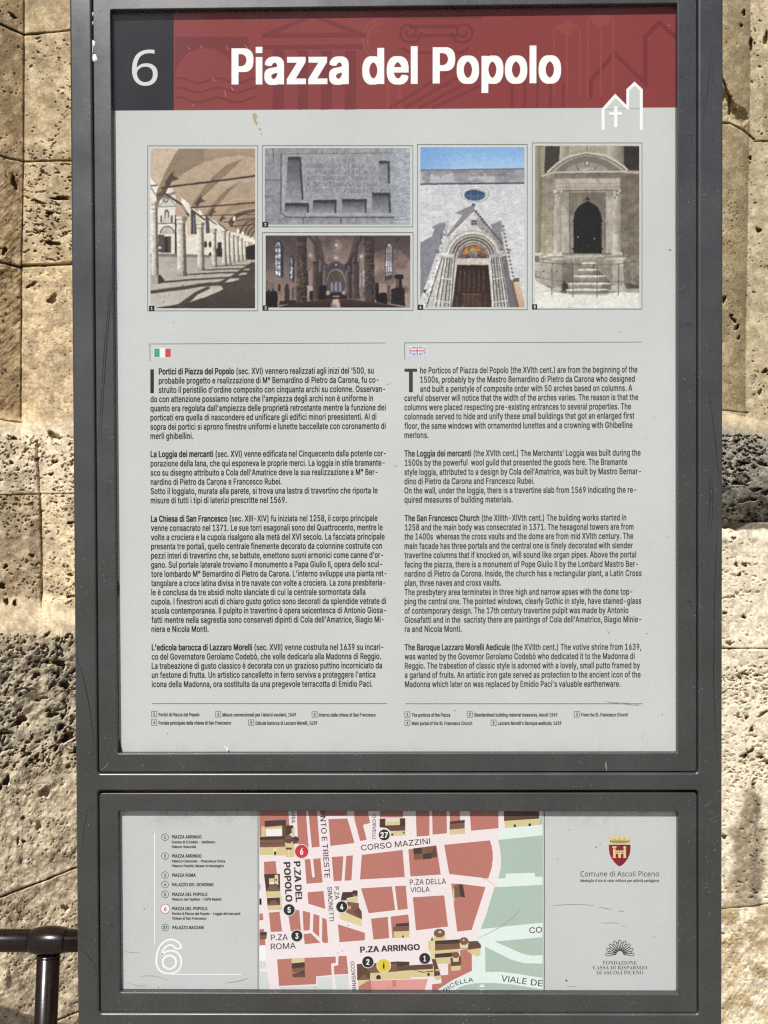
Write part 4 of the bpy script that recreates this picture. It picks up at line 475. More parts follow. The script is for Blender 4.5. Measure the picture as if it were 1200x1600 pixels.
P417|231 2 231 16 219 18 200 22 186 30 177 42 172 59 171 81 171 208 241 208 279 210 311 216 338 227 360 242 376 260 388 281 396 305 398 332 396 356 390 377 380 396 367 413 351 427 332 438 304 447 264 452 213 453 27 453 27 440 39 438 56 433 70 425 79 414 84 398 86 379 86 81 84 59 79 42 71 30 57 23 38 18 26 16 26 2|171 398 172 409 175 418 181 425 191 430 202 432 216 433 244 430 267 422 284 407 295 387 301 361 303 329 301 296 293 270 280 251 260 238 234 230 202 228 171 228
M633|158 2 158 16 146 17 127 21 112 28 102 40 96 57 94 80 101 393 277 2 281 2 459 403 466 83 465 67 463 54 460 43 455 35 447 28 437 23 407 16 407 2 606 2 606 16 601 16 588 18 577 21 567 26 559 33 554 42 551 53 550 68 549 85 549 378 551 398 555 413 564 425 578 432 595 438 606 440 606 453 457 453 317 138 177 453 26 453 26 440 56 434 67 430 75 424 81 417 84 407 86 396 86 382 86 79 85 58 79 42 69 30 55 22 36 18 25 16 25 2
L426|392 2 414 152 416 152 407 124 394 99 378 78 361 61 341 48 319 38 294 31 265 27 233 26 197 29 186 33 179 39 175 47 171 83 171 379 172 394 174 407 178 417 184 425 193 432 205 436 218 438 232 440 239 440 239 453 27 453 27 440 38 438 56 434 70 426 79 415 84 399 86 379 86 81 84 59 79 42 71 30 57 23 38 18 26 16 26 2
"""
def _load_fonts():
    cur = None
    for ln in GLYPHS.strip('\n').split('\n'):
        if ln in ('regular', 'bold', 'medium', 'humanist', 'serif'):
            cur = FONTS.setdefault(ln, {}); continue
        ch = ln[0]; parts = ln[1:].split('|')
        cs = []
        for p in parts[1:]:
            q = np.array(list(map(int, p.split())), float).reshape(-1, 2) / 1000
            cs.append(q)
        cur[ch] = [int(parts[0]) / 1000, cs, None]
_load_fonts()
SPACE = {'regular': 0.17, 'bold': 0.125, 'medium': 0.125, 'humanist': 0.17, 'serif': 0.18}
CAPH = {'regular': 0.511, 'bold': 0.520, 'medium': 0.515, 'humanist': 0.48, 'serif': 0.45}

def glyph_tris(font, ch):
    g = FONTS[font][ch]
    if g[2] is None:
        def area(c): x, y = c[:, 0], c[:, 1]; return float(np.sum(x * np.roll(y, -1) - np.roll(x, -1) * y) / 2)
        def inside(p, c):
            r = False
            for (x1, y1), (x2, y2) in zip(c, np.roll(c, -1, 0)):
                if (y1 > p[1]) != (y2 > p[1]) and p[0] < (x2 - x1) * (p[1] - y1) / (y2 - y1) + x1: r = not r
            return r
        outs = [c for c in g[1] if area(c) > 0]; holes = [c for c in g[1] if area(c) <= 0]
        if ch in 'àèò': outs = outs + [h for h in holes if not any(inside(h[0], o) for o in outs)]
        VV, TT, k = [], [], 0
        for o in outs:                       # each outer contour with its own holes
            loops = [o] + [h for h in holes if h is not o and inside(h[0], o)]
            for t in tessellate_polygon([[Vector((x * 100, y * 100, 0)) for x, y in c] for c in loops]): TT.append(tuple(i + k for i in t))
            VV += loops; k += sum(len(c) for c in loops)
        g[2] = (np.vstack(VV), TT)
    return g[2]

class Prints:
    """flat printed shapes gathered into one mesh; each shape keeps its own ink colour"""
    def __init__(self, y): self.y = y; self.V = []; self.F = []; self.C = []; self.n = 0
    def raw(self, xz, tris, col, lay=0):
        yy = self.y - lay * 3e-5
        V = np.column_stack([xz[:, 0], np.full(len(xz), yy), xz[:, 1]])
        # all faces look at -y
        for t in tris:
            a, b_, c = xz[t[0]], xz[t[1]], xz[t[2]]
            s = (b_[0] - a[0]) * (c[1] - a[1]) - (b_[1] - a[1]) * (c[0] - a[0])
            if abs(s) < 1e-14: continue
            t = t if s > 0 else t[::-1]
            self.F.append(tuple(int(i) + self.n for i in t))
        self.V.append(V); self.C.append(np.tile(ink(col), (len(xz), 1)).astype(np.float32)); self.n += len(xz)
    def poly(self, pts, col, lay=0):
        p = np.array(pts, float); x, z = bp(p[:, 0], p[:, 1], self.y); q = np.column_stack([x, z])
        t = tessellate_polygon([[Vector((a, b_, 0)) for a, b_ in q * 1000]])
        self.raw(q, [tuple(k) for k in t], col, lay)
    def rect(self, u0, v0, u1, v1, col, lay=0): self.poly([(u0, v0), (u1, v0), (u1, v1), (u0, v1)], col, lay)
    def disc(self, u, v, r, col, lay=0, n=28, ry=None):
        ry = ry or r
        self.poly([(u + r * math.cos(2 * math.pi * i / n), v + ry * math.sin(2 * math.pi * i / n)) for i in range(n)], col, lay)
    def ring(self, u, v, r0, r1, col, lay=0, n=32):
        a = np.arange(n) * 2 * math.pi / n
        p = np.vstack([np.column_stack([u + r0 * np.cos(a), v + r0 * np.sin(a)]), np.column_stack([u + r1 * np.cos(a), v + r1 * np.sin(a)])])
        x, z = bp(p[:, 0], p[:, 1], self.y)
        tr = []
        for i in range(n):
            j = (i + 1) % n; tr += [(i, j, n + j), (i, n + j, n + i)]
        self.raw(np.column_stack([x, z]), tr, col, lay)
    def line(self, pts, w, col, lay=0, closed=False, taper=False):
        """a mitred stroke of constant width (taper: fades to nothing at its ends)"""
        p = np.array(pts, float); n = len(p)
        L, Rr = [], []
        for i in range(n):
            a = p[i - 1] if (i > 0 or closed) else None
            b_ = p[(i + 1) % n] if (i < n - 1 or closed) else None
            d1 = (p[i] - a) if a is not None else (b_ - p[i]); d2 = (b_ - p[i]) if b_ is not None else d1
            d1 = d1 / (np.linalg.norm(d1) + 1e-9); d2 = d2 / (np.linalg.norm(d2) + 1e-9)
            n1 = np.array([-d1[1], d1[0]]); n2 = np.array([-d2[1], d2[0]])
            m = n1 + n2; k = np.linalg.norm(m); m = n1 if k < 0.2 else m / k
            s = 1 / max(0.45, float(m @ n1)); ww = w
            if taper: ww = w * max(0.15, math.sin(math.pi * (i + 0.3) / (n - 0.4)))
            L.append(p[i] + m * s * ww / 2); Rr.append(p[i] - m * s * ww / 2)
        q = np.vstack([L, Rr]); x, z = bp(q[:, 0], q[:, 1], self.y)
        tr = []
        for i in range(n if closed else n - 1):
            j = (i + 1) % n; tr += [(i, j, n + j), (i, n + j, n + i)]
        self.raw(np.column_stack([x, z]), tr, col, lay)
    def frame(self, u0, v0, u1, v1, w, col, lay=0):
        self.line([(u0, v0), (u1, v0), (u1, v1), (u0, v1)], w, col, lay, closed=True)
    def text(self, runs, p0, p1, cap, col, lay=0, flat=False):
        """runs: [(font, words)], set from p0 to p1 (photo px, baseline), cap height in px"""
        if isinstance(runs, tuple): runs = [runs]
        capfont = CAPH[runs[-1][0]]
        y = self.y
        a = np.array(bp(*p0, y)); b_ = np.array(bp(*p1, y))
        if flat: b_[1] = a[1]
        adv = 0; seq = []
        for font, s in runs:
            for ch in s:
                if ch == ' ': adv += SPACE[font]; continue
                seq.append((font, ch, adv)); adv += FONTS[font][ch][0]
        # first and last side bearings are taken off so that the ink fits p0..p1
        lb = FONTS[seq[0][0]][seq[0][1]]; l0 = min(c[:, 0].min() for c in lb[1])
        rb = FONTS[seq[-1][0]][seq[-1][1]]; r0 = rb[0] - max(c[:, 0].max() for c in rb[1])
        d = b_ - a; L = np.linalg.norm(d); d = d / L; up = np.array([-d[1], d[0]])
        sx = L / (adv - l0 - r0); sz = cap * PX * (CAM_D + y) / CAM_D / capfont
        for font, ch, x in seq:
            V, T = glyph_tris(font, ch)
            q = a + np.outer((x - l0 + V[:, 0]) * sx, d) + np.outer(V[:, 1] * sz, up)
            self.raw(q, T, col, lay)
    def text_along(self, font, s, pts, cap, col, lay=0):
        """words set along a bent line of photo points"""
        y = self.y; p = np.array(pts, float); q = np.column_stack(bp(p[:, 0], p[:, 1], y))
        cum = np.concatenate([[0], np.cumsum(np.hypot(*np.diff(q, axis=0).T))]); adv = 0; seq = []
        for ch in s:
            if ch == ' ': adv += SPACE[font]; continue
            seq.append((ch, adv)); adv += FONTS[font][ch][0]
        k = cum[-1] / adv; sz = cap * PX * (CAM_D + y) / CAM_D / CAPH[font]
        at = lambda t: np.array([np.interp(t, cum, q[:, 0]), np.interp(t, cum, q[:, 1])])
        for ch, x in seq:
            w = FONTS[font][ch][0]; a, b_ = at(x * k), at((x + w) * k); d = (b_ - a) / np.linalg.norm(b_ - a); up = np.array([-d[1], d[0]])
            V, T = glyph_tris(font, ch)
            self.raw(a + np.outer(V[:, 0] * k, d) + np.outer(V[:, 1] * sz, up), T, col, lay)
    def centred(self, font, s, u, v, width, cap, col, lay=0):
        self.text([(font, s)], (u - width / 2, v + cap / 2), (u + width / 2, v + cap / 2), cap, col, lay, flat=True)
    def build(self, name, parent, mat=None):
        return mesh_obj(name, np.vstack(self.V), self.F, mat or M_PRINT, parent, np.vstack(self.C))

# --- solid plates with rounded corners, openings and soft edges
def rounded(corners, r, seg=5):
    """corners (x, z) counter-clockwise -> loop with rounded corners"""
    out = []; n = len(corners); c = [np.array(k, float) for k in corners]
    for i in range(n):
        p, a, b_ = c[i], c[i - 1], c[(i + 1) % n]
        d1 = (a - p) / np.linalg.norm(a - p); d2 = (b_ - p) / np.linalg.norm(b_ - p)
        s, e = p + d1 * r, p + d2 * r
        for k in range(seg + 1):
            t = k / seg; q = s * (1 - t) ** 2 + p * 2 * t * (1 - t) + e * t * t
            out.append(q)
    return np.array(out)

def inset(loop, d):
    """moves a counter-clockwise loop inwards by d"""
    n = len(loop); out = []
    for i in range(n):
        e1 = loop[i] - loop[i - 1]; e2 = loop[(i + 1) % n] - loop[i]
        e1 = e1 / (np.linalg.norm(e1) + 1e-12); e2 = e2 / (np.linalg.norm(e2) + 1e-12)
        n1 = np.array([-e1[1], e1[0]]); n2 = np.array([-e2[1], e2[0]]); m = n1 + n2; m /= np.linalg.norm(m) + 1e-12
        out.append(loop[i] + m * d / max(0.5, float(m @ n1)))
    return np.array(out)

def plate(name, outer, holes, y0, y1, bev, mat, parent, seg=3):
    """outer ccw loop, holes as ccw loops; front at y0, back at y1, edges rounded by bev"""
    V, F, S = [], [], []
    def add_loop(lp, y):
        i = len(V); V.extend([(x, y, z) for x, z in lp]); return list(range(i, i + len(lp)))
    fronts, backs = [], []
    for k, lp in enumerate([outer] + list(holes)):
        sgn = 1 if k == 0 else -1
        rows = []
        for s in range(seg + 1):
            t = s / seg * math.pi / 2
            rows.append(add_loop(inset(lp, sgn * bev * (1 - math.sin(t))), y0 + bev * (1 - math.cos(t))))
        rows.append(add_loop(lp, y1))
        for a, b_ in zip(rows[:-1], rows[1:]):
            n = len(a)
            for i in range(n):
                j = (i + 1) % n
                f = (a[i], b_[i], b_[j], a[j])
                F.append(f if k == 0 else f[::-1]); S.append(rows.index(b_) <= seg)
        fronts.append(rows[0]); backs.append(rows[-1])
    for loops, front in ((fronts, True), (backs, False)):
        idx = [i for lp in loops for i in lp]
        ts = tessellate_polygon([[Vector((V[i][0], V[i][2], 0)) for i in lp] for lp in loops])
        for t in ts:
            a, b_, c = [idx[k] for k in t]
            s = (V[b_][0] - V[a][0]) * (V[c][2] - V[a][2]) - (V[b_][2] - V[a][2]) * (V[c][0] - V[a][0])
            if abs(s) < 1e-13: continue
            if (s > 0) != front: a, c = c, a
            F.append((a, b_, c)); S.append(False)
    o = mesh_obj(name, V, F, mat, parent)
    o.data.polygons.foreach_set('use_smooth', S)
    return o

def tube(V, F, p0, p1, r0, r1=None, n=24, caps=True):
    r1 = r0 if r1 is None else r1
    p0, p1 = Vector(p0), Vector(p1); d = (p1 - p0).normalized()
    a = d.orthogonal().normalized(); b_ = d.cross(a); i0 = len(V)
    for p, r in ((p0, r0), (p1, r1)):
        for k in range(n):
            t = 2 * math.pi * k / n; V.append(tuple(p + (a * math.cos(t) + b_ * math.sin(t)) * r))
    for k in range(n):
        j = (k + 1) % n; F.append((i0 + k, i0 + j, i0 + n + j, i0 + n + k))
    if caps: F.append(tuple(range(i0 + n - 1, i0 - 1, -1))); F.append(tuple(range(i0 + n, i0 + 2 * n)))

def lathe(V, F, origin, axis, prof, n=28):
    """prof: (distance along axis, radius)"""
    o = Vector(origin); d = Vector(axis).normalized(); a = d.orthogonal().normalized(); b_ = d.cross(a); i0 = len(V)
    for s, r in prof:
        for k in range(n):
            t = 2 * math.pi * k / n; V.append(tuple(o + d * s + (a * math.cos(t) + b_ * math.sin(t)) * r))
    for m in range(len(prof) - 1):
        for k in range(n):
            j = (k + 1) % n; F.append((i0 + m * n + k, i0 + m * n + j, i0 + (m + 1) * n + j, i0 + (m + 1) * n + k))
    F.append(tuple(range(i0 + n - 1, i0 - 1, -1))); F.append(tuple(range(i0 + (len(prof) - 1) * n, i0 + len(prof) * n)))

# --- numpy noise
def _hash(ix, iy, seed):
    h = (ix.astype(np.int64) * 374761393 + iy.astype(np.int64) * 668265263 + seed * 1442695041) & 0xffffffff
    h = ((h ^ (h >> 13)) * 1274126177) & 0xffffffff
    h = ((h ^ (h >> 16)) * 2246822519) & 0xffffffff
    return ((h ^ (h >> 15)) & 0xffffff) / float(0xffffff)
def vnoise(x, y, seed=0):
    x0 = np.floor(x); y0 = np.floor(y); fx = x - x0; fy = y - y0
    fx = fx * fx * (3 - 2 * fx); fy = fy * fy * (3 - 2 * fy)
    a = _hash(x0, y0, seed); b_ = _hash(x0 + 1, y0, seed); c = _hash(x0, y0 + 1, seed); d = _hash(x0 + 1, y0 + 1, seed)
    return (a * (1 - fx) + b_ * fx) * (1 - fy) + (c * (1 - fx) + d * fx) * fy
def fbm(x, y, scale, octv=4, seed=0, gain=0.5):
    s = 0; amp = 1; tot = 0; f = 1.0 / scale
    for o in range(octv):
        s = s + amp * vnoise(x * f + 17.3 * o, y * f + 9.1 * o, seed + o * 7); tot += amp; amp *= gain; f *= 2.03
    return s / tot          # 0..1, mean .5
def sstep(a, b_, x):
    t = np.clip((x - a) / (b_ - a), 0, 1); return t * t * (3 - 2 * t)
# ================================================================ ground
gv = [(-20, -20, 0), (20, -20, 0), (20, 6, 0), (-20, 6, 0)]
ground = mesh_obj('ground', gv, [(0, 1, 2, 3)], make_paving()); ground['kind'] = 'structure'

# ================================================================ stone facade behind the sign
facade = thing('church_facade', 'weathered tan travertine church front with pitted blocks and round column base, behind the sign',
               'church', (0, 0.5, 0))
rng = np.random.default_rng(7)

def seg_dist(U, V, pts):
    d = np.full(U.shape, 1e9)
    for (a, b_), (c, e) in zip(pts[:-1], pts[1:]):
        dx, dy = c - a, e - b_; t = np.clip(((U - a) * dx + (V - b_) * dy) / (dx * dx + dy * dy), 0, 1)
        d = np.minimum(d, np.hypot(U - a - t * dx, V - b_ - t * dy))
    return d

class Wall:
    def __init__(self, us, vs):
        self.us, self.vs = us, vs
        self.U, self.V = np.meshgrid(us, vs)
        self.H = np.zeros_like(self.U)          # metres proud of the nominal face
        self.C = np.zeros(self.U.shape + (3,))
    def joint(self, pts, w=3.0, depth=0.008, rough=1.5, seed=1):
        rough = rough * .45; w = w * .52 * (.7 + .9 * fbm(self.U, self.V, 30, 3, seed + 90)); depth = depth * (.35 + 1.3 * fbm(self.U, self.V, 26, 3, seed + 120))
        Uw = self.U + (fbm(self.U, self.V, 14, 3, seed) - .5) * rough * 4
        Vw = self.V + (fbm(self.U, self.V, 14, 3, seed + 50) - .5) * rough * 4
        d = seg_dist(Uw, Vw, pts)
        self.H -= depth * np.exp(-(d / w) ** 2)
    def pits(self, n, u0, u1, v0, v1, rmin, rmax, depth, elong=1.6, ang=0.0, clump=True, seed=0):
        g = np.random.default_rng(seed)
        k = 0; tries = 0
        while k < n and tries < n * 8:
            tries += 1
            u = g.uniform(u0, u1); v = g.uniform(v0, v1)
            if clump and g.random() > (fbm(np.array([u]), np.array([v]), 60, 2, seed)[0] - .25) * 1.9: continue
            k += 1
            r = rmin + (rmax - rmin) * g.random() ** 3; e = 1 + (elong - 1) * g.random() * 1.6
            self.pit(u, v, r * e, r, depth * (0.5 + 0.8 * min(1, r / 4)), ang + g.normal(0, .5), g)
    def pit(self, u, v, ru, rv, depth, a, g=rng):
        m = max(ru, rv) * 1.7
        i0, i1 = np.searchsorted(self.us, [u - m, u + m]); j0, j1 = np.searchsorted(self.vs, [v - m, v + m])
        if i1 - i0 < 2 or j1 - j0 < 2: return
        uu = self.U[j0:j1, i0:i1] - u; vv = self.V[j0:j1, i0:i1] - v
        x = uu * math.cos(a) + vv * math.sin(a); y = -uu * math.sin(a) + vv * math.cos(a)
        th = np.arctan2(y / rv, x / ru); p = g.uniform(0, 6.28, 3)
        e = np.hypot(x / ru, y / rv) / (1 + .22 * np.sin(2 * th + p[0]) + .16 * np.sin(3 * th + p[1]) + .1 * np.sin(5 * th + p[2]))
        self.H[j0:j1, i0:i1] -= depth * 1.5 * (1 - sstep(.6, 1.04, e))
    def paint(self, mask, rgb): self.C = self.C * (1 - mask[..., None]) + np.array(rgb, float) * mask[..., None]
    def build(self, part_id, names, Y):
        U, V = self.U, self.V
        X, Z = bp(U, V, Y)
        P = np.stack([X, Y, Z], -1).reshape(-1, 3); Cl = (lin(np.clip(self.C, 0, 255)) * ALB).reshape(-1, 3)
        nv, nu = U.shape
        idx = np.arange(nv * nu).reshape(nv, nu)
        Q = np.stack([idx[1:, :-1], idx[1:, 1:], idx[:-1, 1:], idx[:-1, :-1]], -1).reshape(-1, 4)
        pid = part_id[:-1, :-1].reshape(-1)
        for k, nm in names.items():
            q = Q[pid == k]
            if len(q) == 0: continue
            used, inv = np.unique(q, return_inverse=True)
            me = bpy.data.meshes.new(nm)
            inv = inv.reshape(-1, 4).astype(np.int32)
            me.vertices.add(len(used)); me.vertices.foreach_set('co', P[used].astype(np.float32).ravel())
            me.loops.add(inv.size); me.loops.foreach_set('vertex_index', inv.ravel())
            me.polygons.add(len(inv)); me.polygons.foreach_set('loop_start', np.arange(0, inv.size, 4, dtype=np.int32))
            me.update(calc_edges=True)
            a = me.color_attributes.new('Col', 'FLOAT_COLOR', 'POINT')
            c = np.ones((len(used), 4), np.float32); c[:, :3] = Cl[used]; a.data.foreach_set('color', c.ravel())
            me.polygons.foreach_set('use_smooth', [True] * len(inv))
            me.materials.append(M_STONE)
            o = bpy.data.objects.new(nm, me); COL.objects.link(o); o.parent = facade
            o.matrix_parent_inverse = Matrix.Translation(facade.location).inverted()

vs = np.concatenate([np.arange(-420, -40, 9), np.arange(-40, 1645, 1.15), np.arange(1645, 2380, 12)])

# ---- left: re-entrant corner over a battered base
us = np.concatenate([np.arange(-960, -420, 20), np.arange(-420, -24, 8), np.arange(-24, 130, 1.1), np.arange(130, 150, 4), np.arange(150, 625, 14)])
W = Wall(us, vs); U, V = W.U, W.V
UC = 38 - 5 * sstep(0, 650, V)
def J0(u): return np.where(u < 38, 38 + .45 * u, 55 - (u - 38) * .10)
def J1(u): return np.where(u < 37, 244 + .25 * u, 253 - (u - 37) * .03)
def J2(u): return np.where(u < 35, 410 + .24 * u, 416 - (u - 35) * .04)
def J6(u): return 1402 - .385 * np.clip(u, -400, 200)
def J7(u): return 1630 - .40 * np.clip(u, -400, 200)
sA = np.clip(UC - U, 0, 330)
yA = .45 - sA * .00062 - np.clip(U - UC, 0, 220) * .00018
yM = .45 - np.clip(66 - U, 0, 330) * .00045 - np.clip(U - 66, 0, 200) * .00018
yL = .468 - np.clip(118 - U, -60, 420) * .00052
t1 = sstep(652, 700, V); t2 = sstep(935, 985, V)
Y0 = (yA * (1 - t1) + yM * t1) * (1 - t2) + yL * t2
wob = (fbm(U, V * 1.0, 120, 3, 5) - .5) * 16
prof = np.interp(V + wob * sstep(900, 960, V) * .9 + wob * .35, [-500, 640, 652, 664, 692, 735, 768, 780, 930, 946, 972, 990, 1012, 1060, 1130, 1300, 2100],
                 [0, 0, .003, .020, .036, .044, .045, .045, .047, .058, .098, 
                 .112, .112, .104, .098, .100, .104])
n1 = fbm(U, V, 26, 4, 11) - .5; n2 = fbm(U, V, 9, 4, 12) - .5; n3 = fbm(U, V * .8, 60, 3, 13) - .5
rough = .25 + .55 * sstep(380, 420, V) * (1 - sstep(412, 440, V)) + .3 * sstep(650, 680, V) + 0.5 * sstep(985, 1010, V) * (1 - sstep(1170, 1230, V)) + .3 * sstep(1190, 1230, V)
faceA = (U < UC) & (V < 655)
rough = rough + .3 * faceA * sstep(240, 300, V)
W.H += n1 * .010 * rough + n2 * .006 * rough + n3 * .010 * (.3 + rough)
# tooling grooves running diagonally on the shaded face
W.H += (vnoise((U + V) / 3.2, (U - V) / 22, 3) - .5) * .0008 * faceA * sstep(230, 280, V)
W.H += (vnoise((U - V) / 4, (U + V) / 26, 4) - .5) * .0018 * sstep(1190, 1250, V)
uu = np.concatenate([np.arange(-420, 640, 20.0), [33, 35, 37, 38]]); uu.sort()
W.joint(list(zip(uu, J0(uu))), 2.2, .010, .7, 1)
W.joint(list(zip(uu, J1(uu))), 2.0, .008, .8, 2)
W.joint(list(zip(uu, J2(uu))), 2.6, .012, .9, 3)
W.joint([(-420, 560), (0, 656), (33, 661)], 2.6, .010, .7, 4)
W.joint([(-420, 774), (-24, 774), (160, 770), (640, 770)], 1.6, .006, .8, 5)
W.joint([(38.5, -420), (37.5, 240), (34, 410), (33, 655)], 1.8, .006, .5, 6)
W.joint([(58, 690), (63, 775), (66, 860), (66, 948)], 3.2, .007, 2.0, 7)
W.joint(list(zip(uu, J6(uu))), 2.0, .014, 1.3, 8)
W.joint(list(zip(uu, J7(uu))), 2.0, .012, 1.3, 9)
W.pits(442, 38, 125, 60, 410, 0.55, 1.89, 0.0029, 2.0, .3, True, 21)
W.pits(102, 38, 125, 255, 410, 0.95, 2.23, 0.0047, 3.0, .15, True, 22)
W.pits(255, -30, 38, -30, 655, 0.55, 1.79, 0.0029, 1.4, 1.0, True, 23)
W.pits(374, 33, 125, 425, 650, 0.55, 1.45, 0.0018, 1.6, .5, True, 24)
W.pits(561, -30, 125, 680, 772, 0.55, 2.35, 0.0041, 1.7, .1, True, 25)
W.pits(714, -30, 125, 772, 945, 0.55, 2.01, 0.0035, 1.7, .3, True, 26)
W.pits(714, -30, 130, 990, 1200, 0.77, 3.62, 0.0059, 1.9, -.5, True, 27)
W.pits(1190, -30, 130, 1190, 1640, 0.55, 1.89, 0.0027, 1.7, -.9, True, 28)
for (a, b_, c, d, e, f) in [(95, 310, 17, 3.2, .016, .05), (82, 380, 11, 4.5, .016, .1), (22, 285, 4, 14, .010, -.15), (7, 392, 4, 7, .012, 0), (62, 316, 9, 3, .010, .35), (78, 333, 6, 2.5, .010, .2),
                            (82, 468, 8, 8, .010, .3), (50, 445, 9, 3.5, .008, -.6), (20, 25, 8, 3, .008, .6), (93, 1036, 11, 5, .018, -.1), (57, 1055, 6, 5, .014, 0), (101, 1070, 7, 8, .015, 0), (32, 1125, 10, 8, .018, -.4),
                            (82, 1117, 9, 5, .015, -.3), (105, 1152, 14, 7, .022, -.4), (95, 1135, 10, 4, .014, -.6), (10, 1220, 5.5, 8.5, .022, .1), (1, 1230, 3, 5, .012, 0), (70, 1238, 7, 11, .008, .5), (36, 1278, 3, 3.5, .009, 0),
                            (28, 1314, 2, 6, .008, 0), (37, 1315, 3, 3, .011, 0), (60, 1290, 4, 9, .007, -.1), (102, 1418, 6, 5, .009, .2), (10, 940, 5, 5, .012, 0), (23, 943, 4, 4.5, .014, 0), (9, 885, 4, 4, .010, 0), (50, 868, 5, 3, .009, 0),
                            (3, 915, 7, 5, .012, 0), (111, 817, 6, 2.5, .012, 0), (110, 898, 5, 3, .010, 0), (110, 932, 7, 2.5, .010, 0), (85, 682, 11, 7, .012, .2), (22, 685, 5, 3.5, .009, 0), (85, 722, 5, 4, .010, .3), (58, 718, 4, 4, .009, 0),
                            (80, 741, 4, 3, .009, 0), (18, 723, 4, 3, .008, 0)]:
    W.pit(a, b_, c, d, e, f)
# crack near the old mortar at the foot
W.joint([(-5, 1175), (25, 1167), (48, 1173), (60, 1166)], 1.3, .006, 1.5, 31)
# colour of the stone: beds, iron staining, black crust, and one painted shaded side
mA = fbm(U, V, 70, 4, 41); mB = fbm(U, V, 22, 4, 42); mC = fbm(U, V * 1.3, 8, 3, 43)
base = np.zeros(U.shape + (3,)) + np.array([186, 164, 121.])
W.C = base
W.paint(sstep(.50, .66, mB) * .55, (212, 192, 148)); W.paint(sstep(.55, .72, mA) * .5, (160, 143, 110))
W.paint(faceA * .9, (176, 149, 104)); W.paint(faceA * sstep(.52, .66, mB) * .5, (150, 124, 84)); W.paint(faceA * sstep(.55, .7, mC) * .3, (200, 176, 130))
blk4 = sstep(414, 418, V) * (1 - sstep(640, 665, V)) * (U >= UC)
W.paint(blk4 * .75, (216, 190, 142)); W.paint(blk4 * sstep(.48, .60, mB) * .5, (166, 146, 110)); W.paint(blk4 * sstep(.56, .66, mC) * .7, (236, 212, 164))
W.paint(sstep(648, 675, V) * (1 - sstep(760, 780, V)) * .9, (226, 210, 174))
W.paint(sstep(765, 778, V) * (1 - sstep(940, 955, V)) * (U < 66) * .9, (176, 157, 122))  # left block darkened: shade of its turned face put into the colour
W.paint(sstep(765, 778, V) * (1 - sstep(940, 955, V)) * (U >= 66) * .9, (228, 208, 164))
W.paint(sstep(930, 950, V) * (1 - sstep(985, 1005, V)) * .9, (212, 194, 154))
W.paint(sstep(990, 1012, V) * (1 - sstep(1150, 1215, V + wob)) * .9, (174, 162, 132)); W.paint(sstep(990, 1012, V) * (1 - sstep(1150, 1215, V)) * sstep(.5, .6, mC) * .5, (204, 192, 160))
W.paint(sstep(1150, 1215, V + wob) * .9, (186, 170, 134))
W.paint(sstep(1190, 1215, V) * sstep(.54, .68, mB) * .45, (208, 194, 160))
W.paint((V > J6(U)) * sstep(.42, .62, mB) * .75, (146, 128, 96)); W.paint((V > J6(U)) * .3, (160, 142, 108))
W.paint(sstep(.58, .7, fbm(U, V, 40, 3, 47)) * .25, (128, 116, 92))
mD = fbm(U, V, 13, 4, 48); W.paint(sstep(.545, .585, mD) * .38, (226, 206, 164)); W.paint(sstep(.455, .415, mD) * .30, (142, 126, 98))
mE = fbm(U, V, 3.4, 2, 49); W.C = W.C * (1 + (mE - .5)[..., None] * .22)
W.paint(sstep(985, 1010, V) * .22, (226, 214, 186))
W.C = W.C * np.array([1.03, 1.03, 1.09]) * (1 + .07 * sstep(1180, 1230, V))[..., None]
# part ids
pid = np.full(U.shape, 1)
A = U < UC
rows = [(-1e9, J0(U)), (J0(U), J1(U)), (J1(U), J2(U)), (J2(U), np.where(A, 655 + .2 * U, 660))]
k = 1
for a, b_ in rows:
    for side in (A, ~A):
        pid[(V >= a) & (V < b_) & side] = k; k += 1
low = V >= np.where(A, 655 + .2 * U, 660)
pid[low & (V < 772)] = 9; pid[low & (V >= 772) & (V < 947) & (U < 65)] = 10; pid[low & (V >= 772) & (V < 947) & (U >= 65)] = 11
pid[(V >= 947) & (V < 992)] = 12; pid[(V >= 992) & (V < J6(U))] = 13; pid[(V >= J6(U)) & (V < J7(U)) & (V >= 992)] = 14; pid[(V >= J7(U)) & (V >= 992)] = 15
nm = {i: 'stone_block' for i in range(1, 16)}; nm[9] = 'base_moulding'; nm[12] = 'base_ledge'
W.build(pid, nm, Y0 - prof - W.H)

# ---- right: engaged column on a torus and plinth
us = np.concatenate([np.arange(600, 1096, 14), np.arange(1096, 1120, 3), np.arange(1120, 1226, 1.1), np.arange(1226, 1660, 8), np.arange(1660, 2300, 20)])
W = Wall(us, vs); U, V = W.U, W.V
uS = 1109 - 8 * sstep(0, 640, V)
shaft = .50 - np.sqrt(np.clip(70 ** 2 - (U - uS) ** 2, 0, None)) * .00118
flat = np.full(U.shape, .466) - np.clip(U - 1172, 0, 300) * .00010
Yc = np.minimum(shaft, flat)
on_shaft = shaft < flat
vt = V - np.clip(U - 1128, -100, 140) * .24 * (1 - sstep(700, 800, V))
plan = .545 - np.sqrt(np.clip(175 ** 2 - (U - 1105) ** 2, 0, None)) * .00118
q = np.clip((vt - 732) / 90, -1, 1)
tor = np.minimum(plan + .085 * (1 - np.sqrt(1 - q * q)), .462)
tor = np.where(np.abs(U - 1105) > 174, .46, tor)
in_t = (vt > 643) & (V < 816)
Y0 = np.where(in_t, np.minimum(tor, Yc + .02), Yc)
crev = (V >= 816) & (V < 827 + (fbm(U, V, 12, 2, 77) - .5) * 8)
Y0 = np.where(crev, .398, Y0)
in_p = (V >= 816) & ~crev
pl = .372 + .010 * (1 - sstep(826, 842, V)) + 0 * U
Y0 = np.where(in_p, pl, Y0)
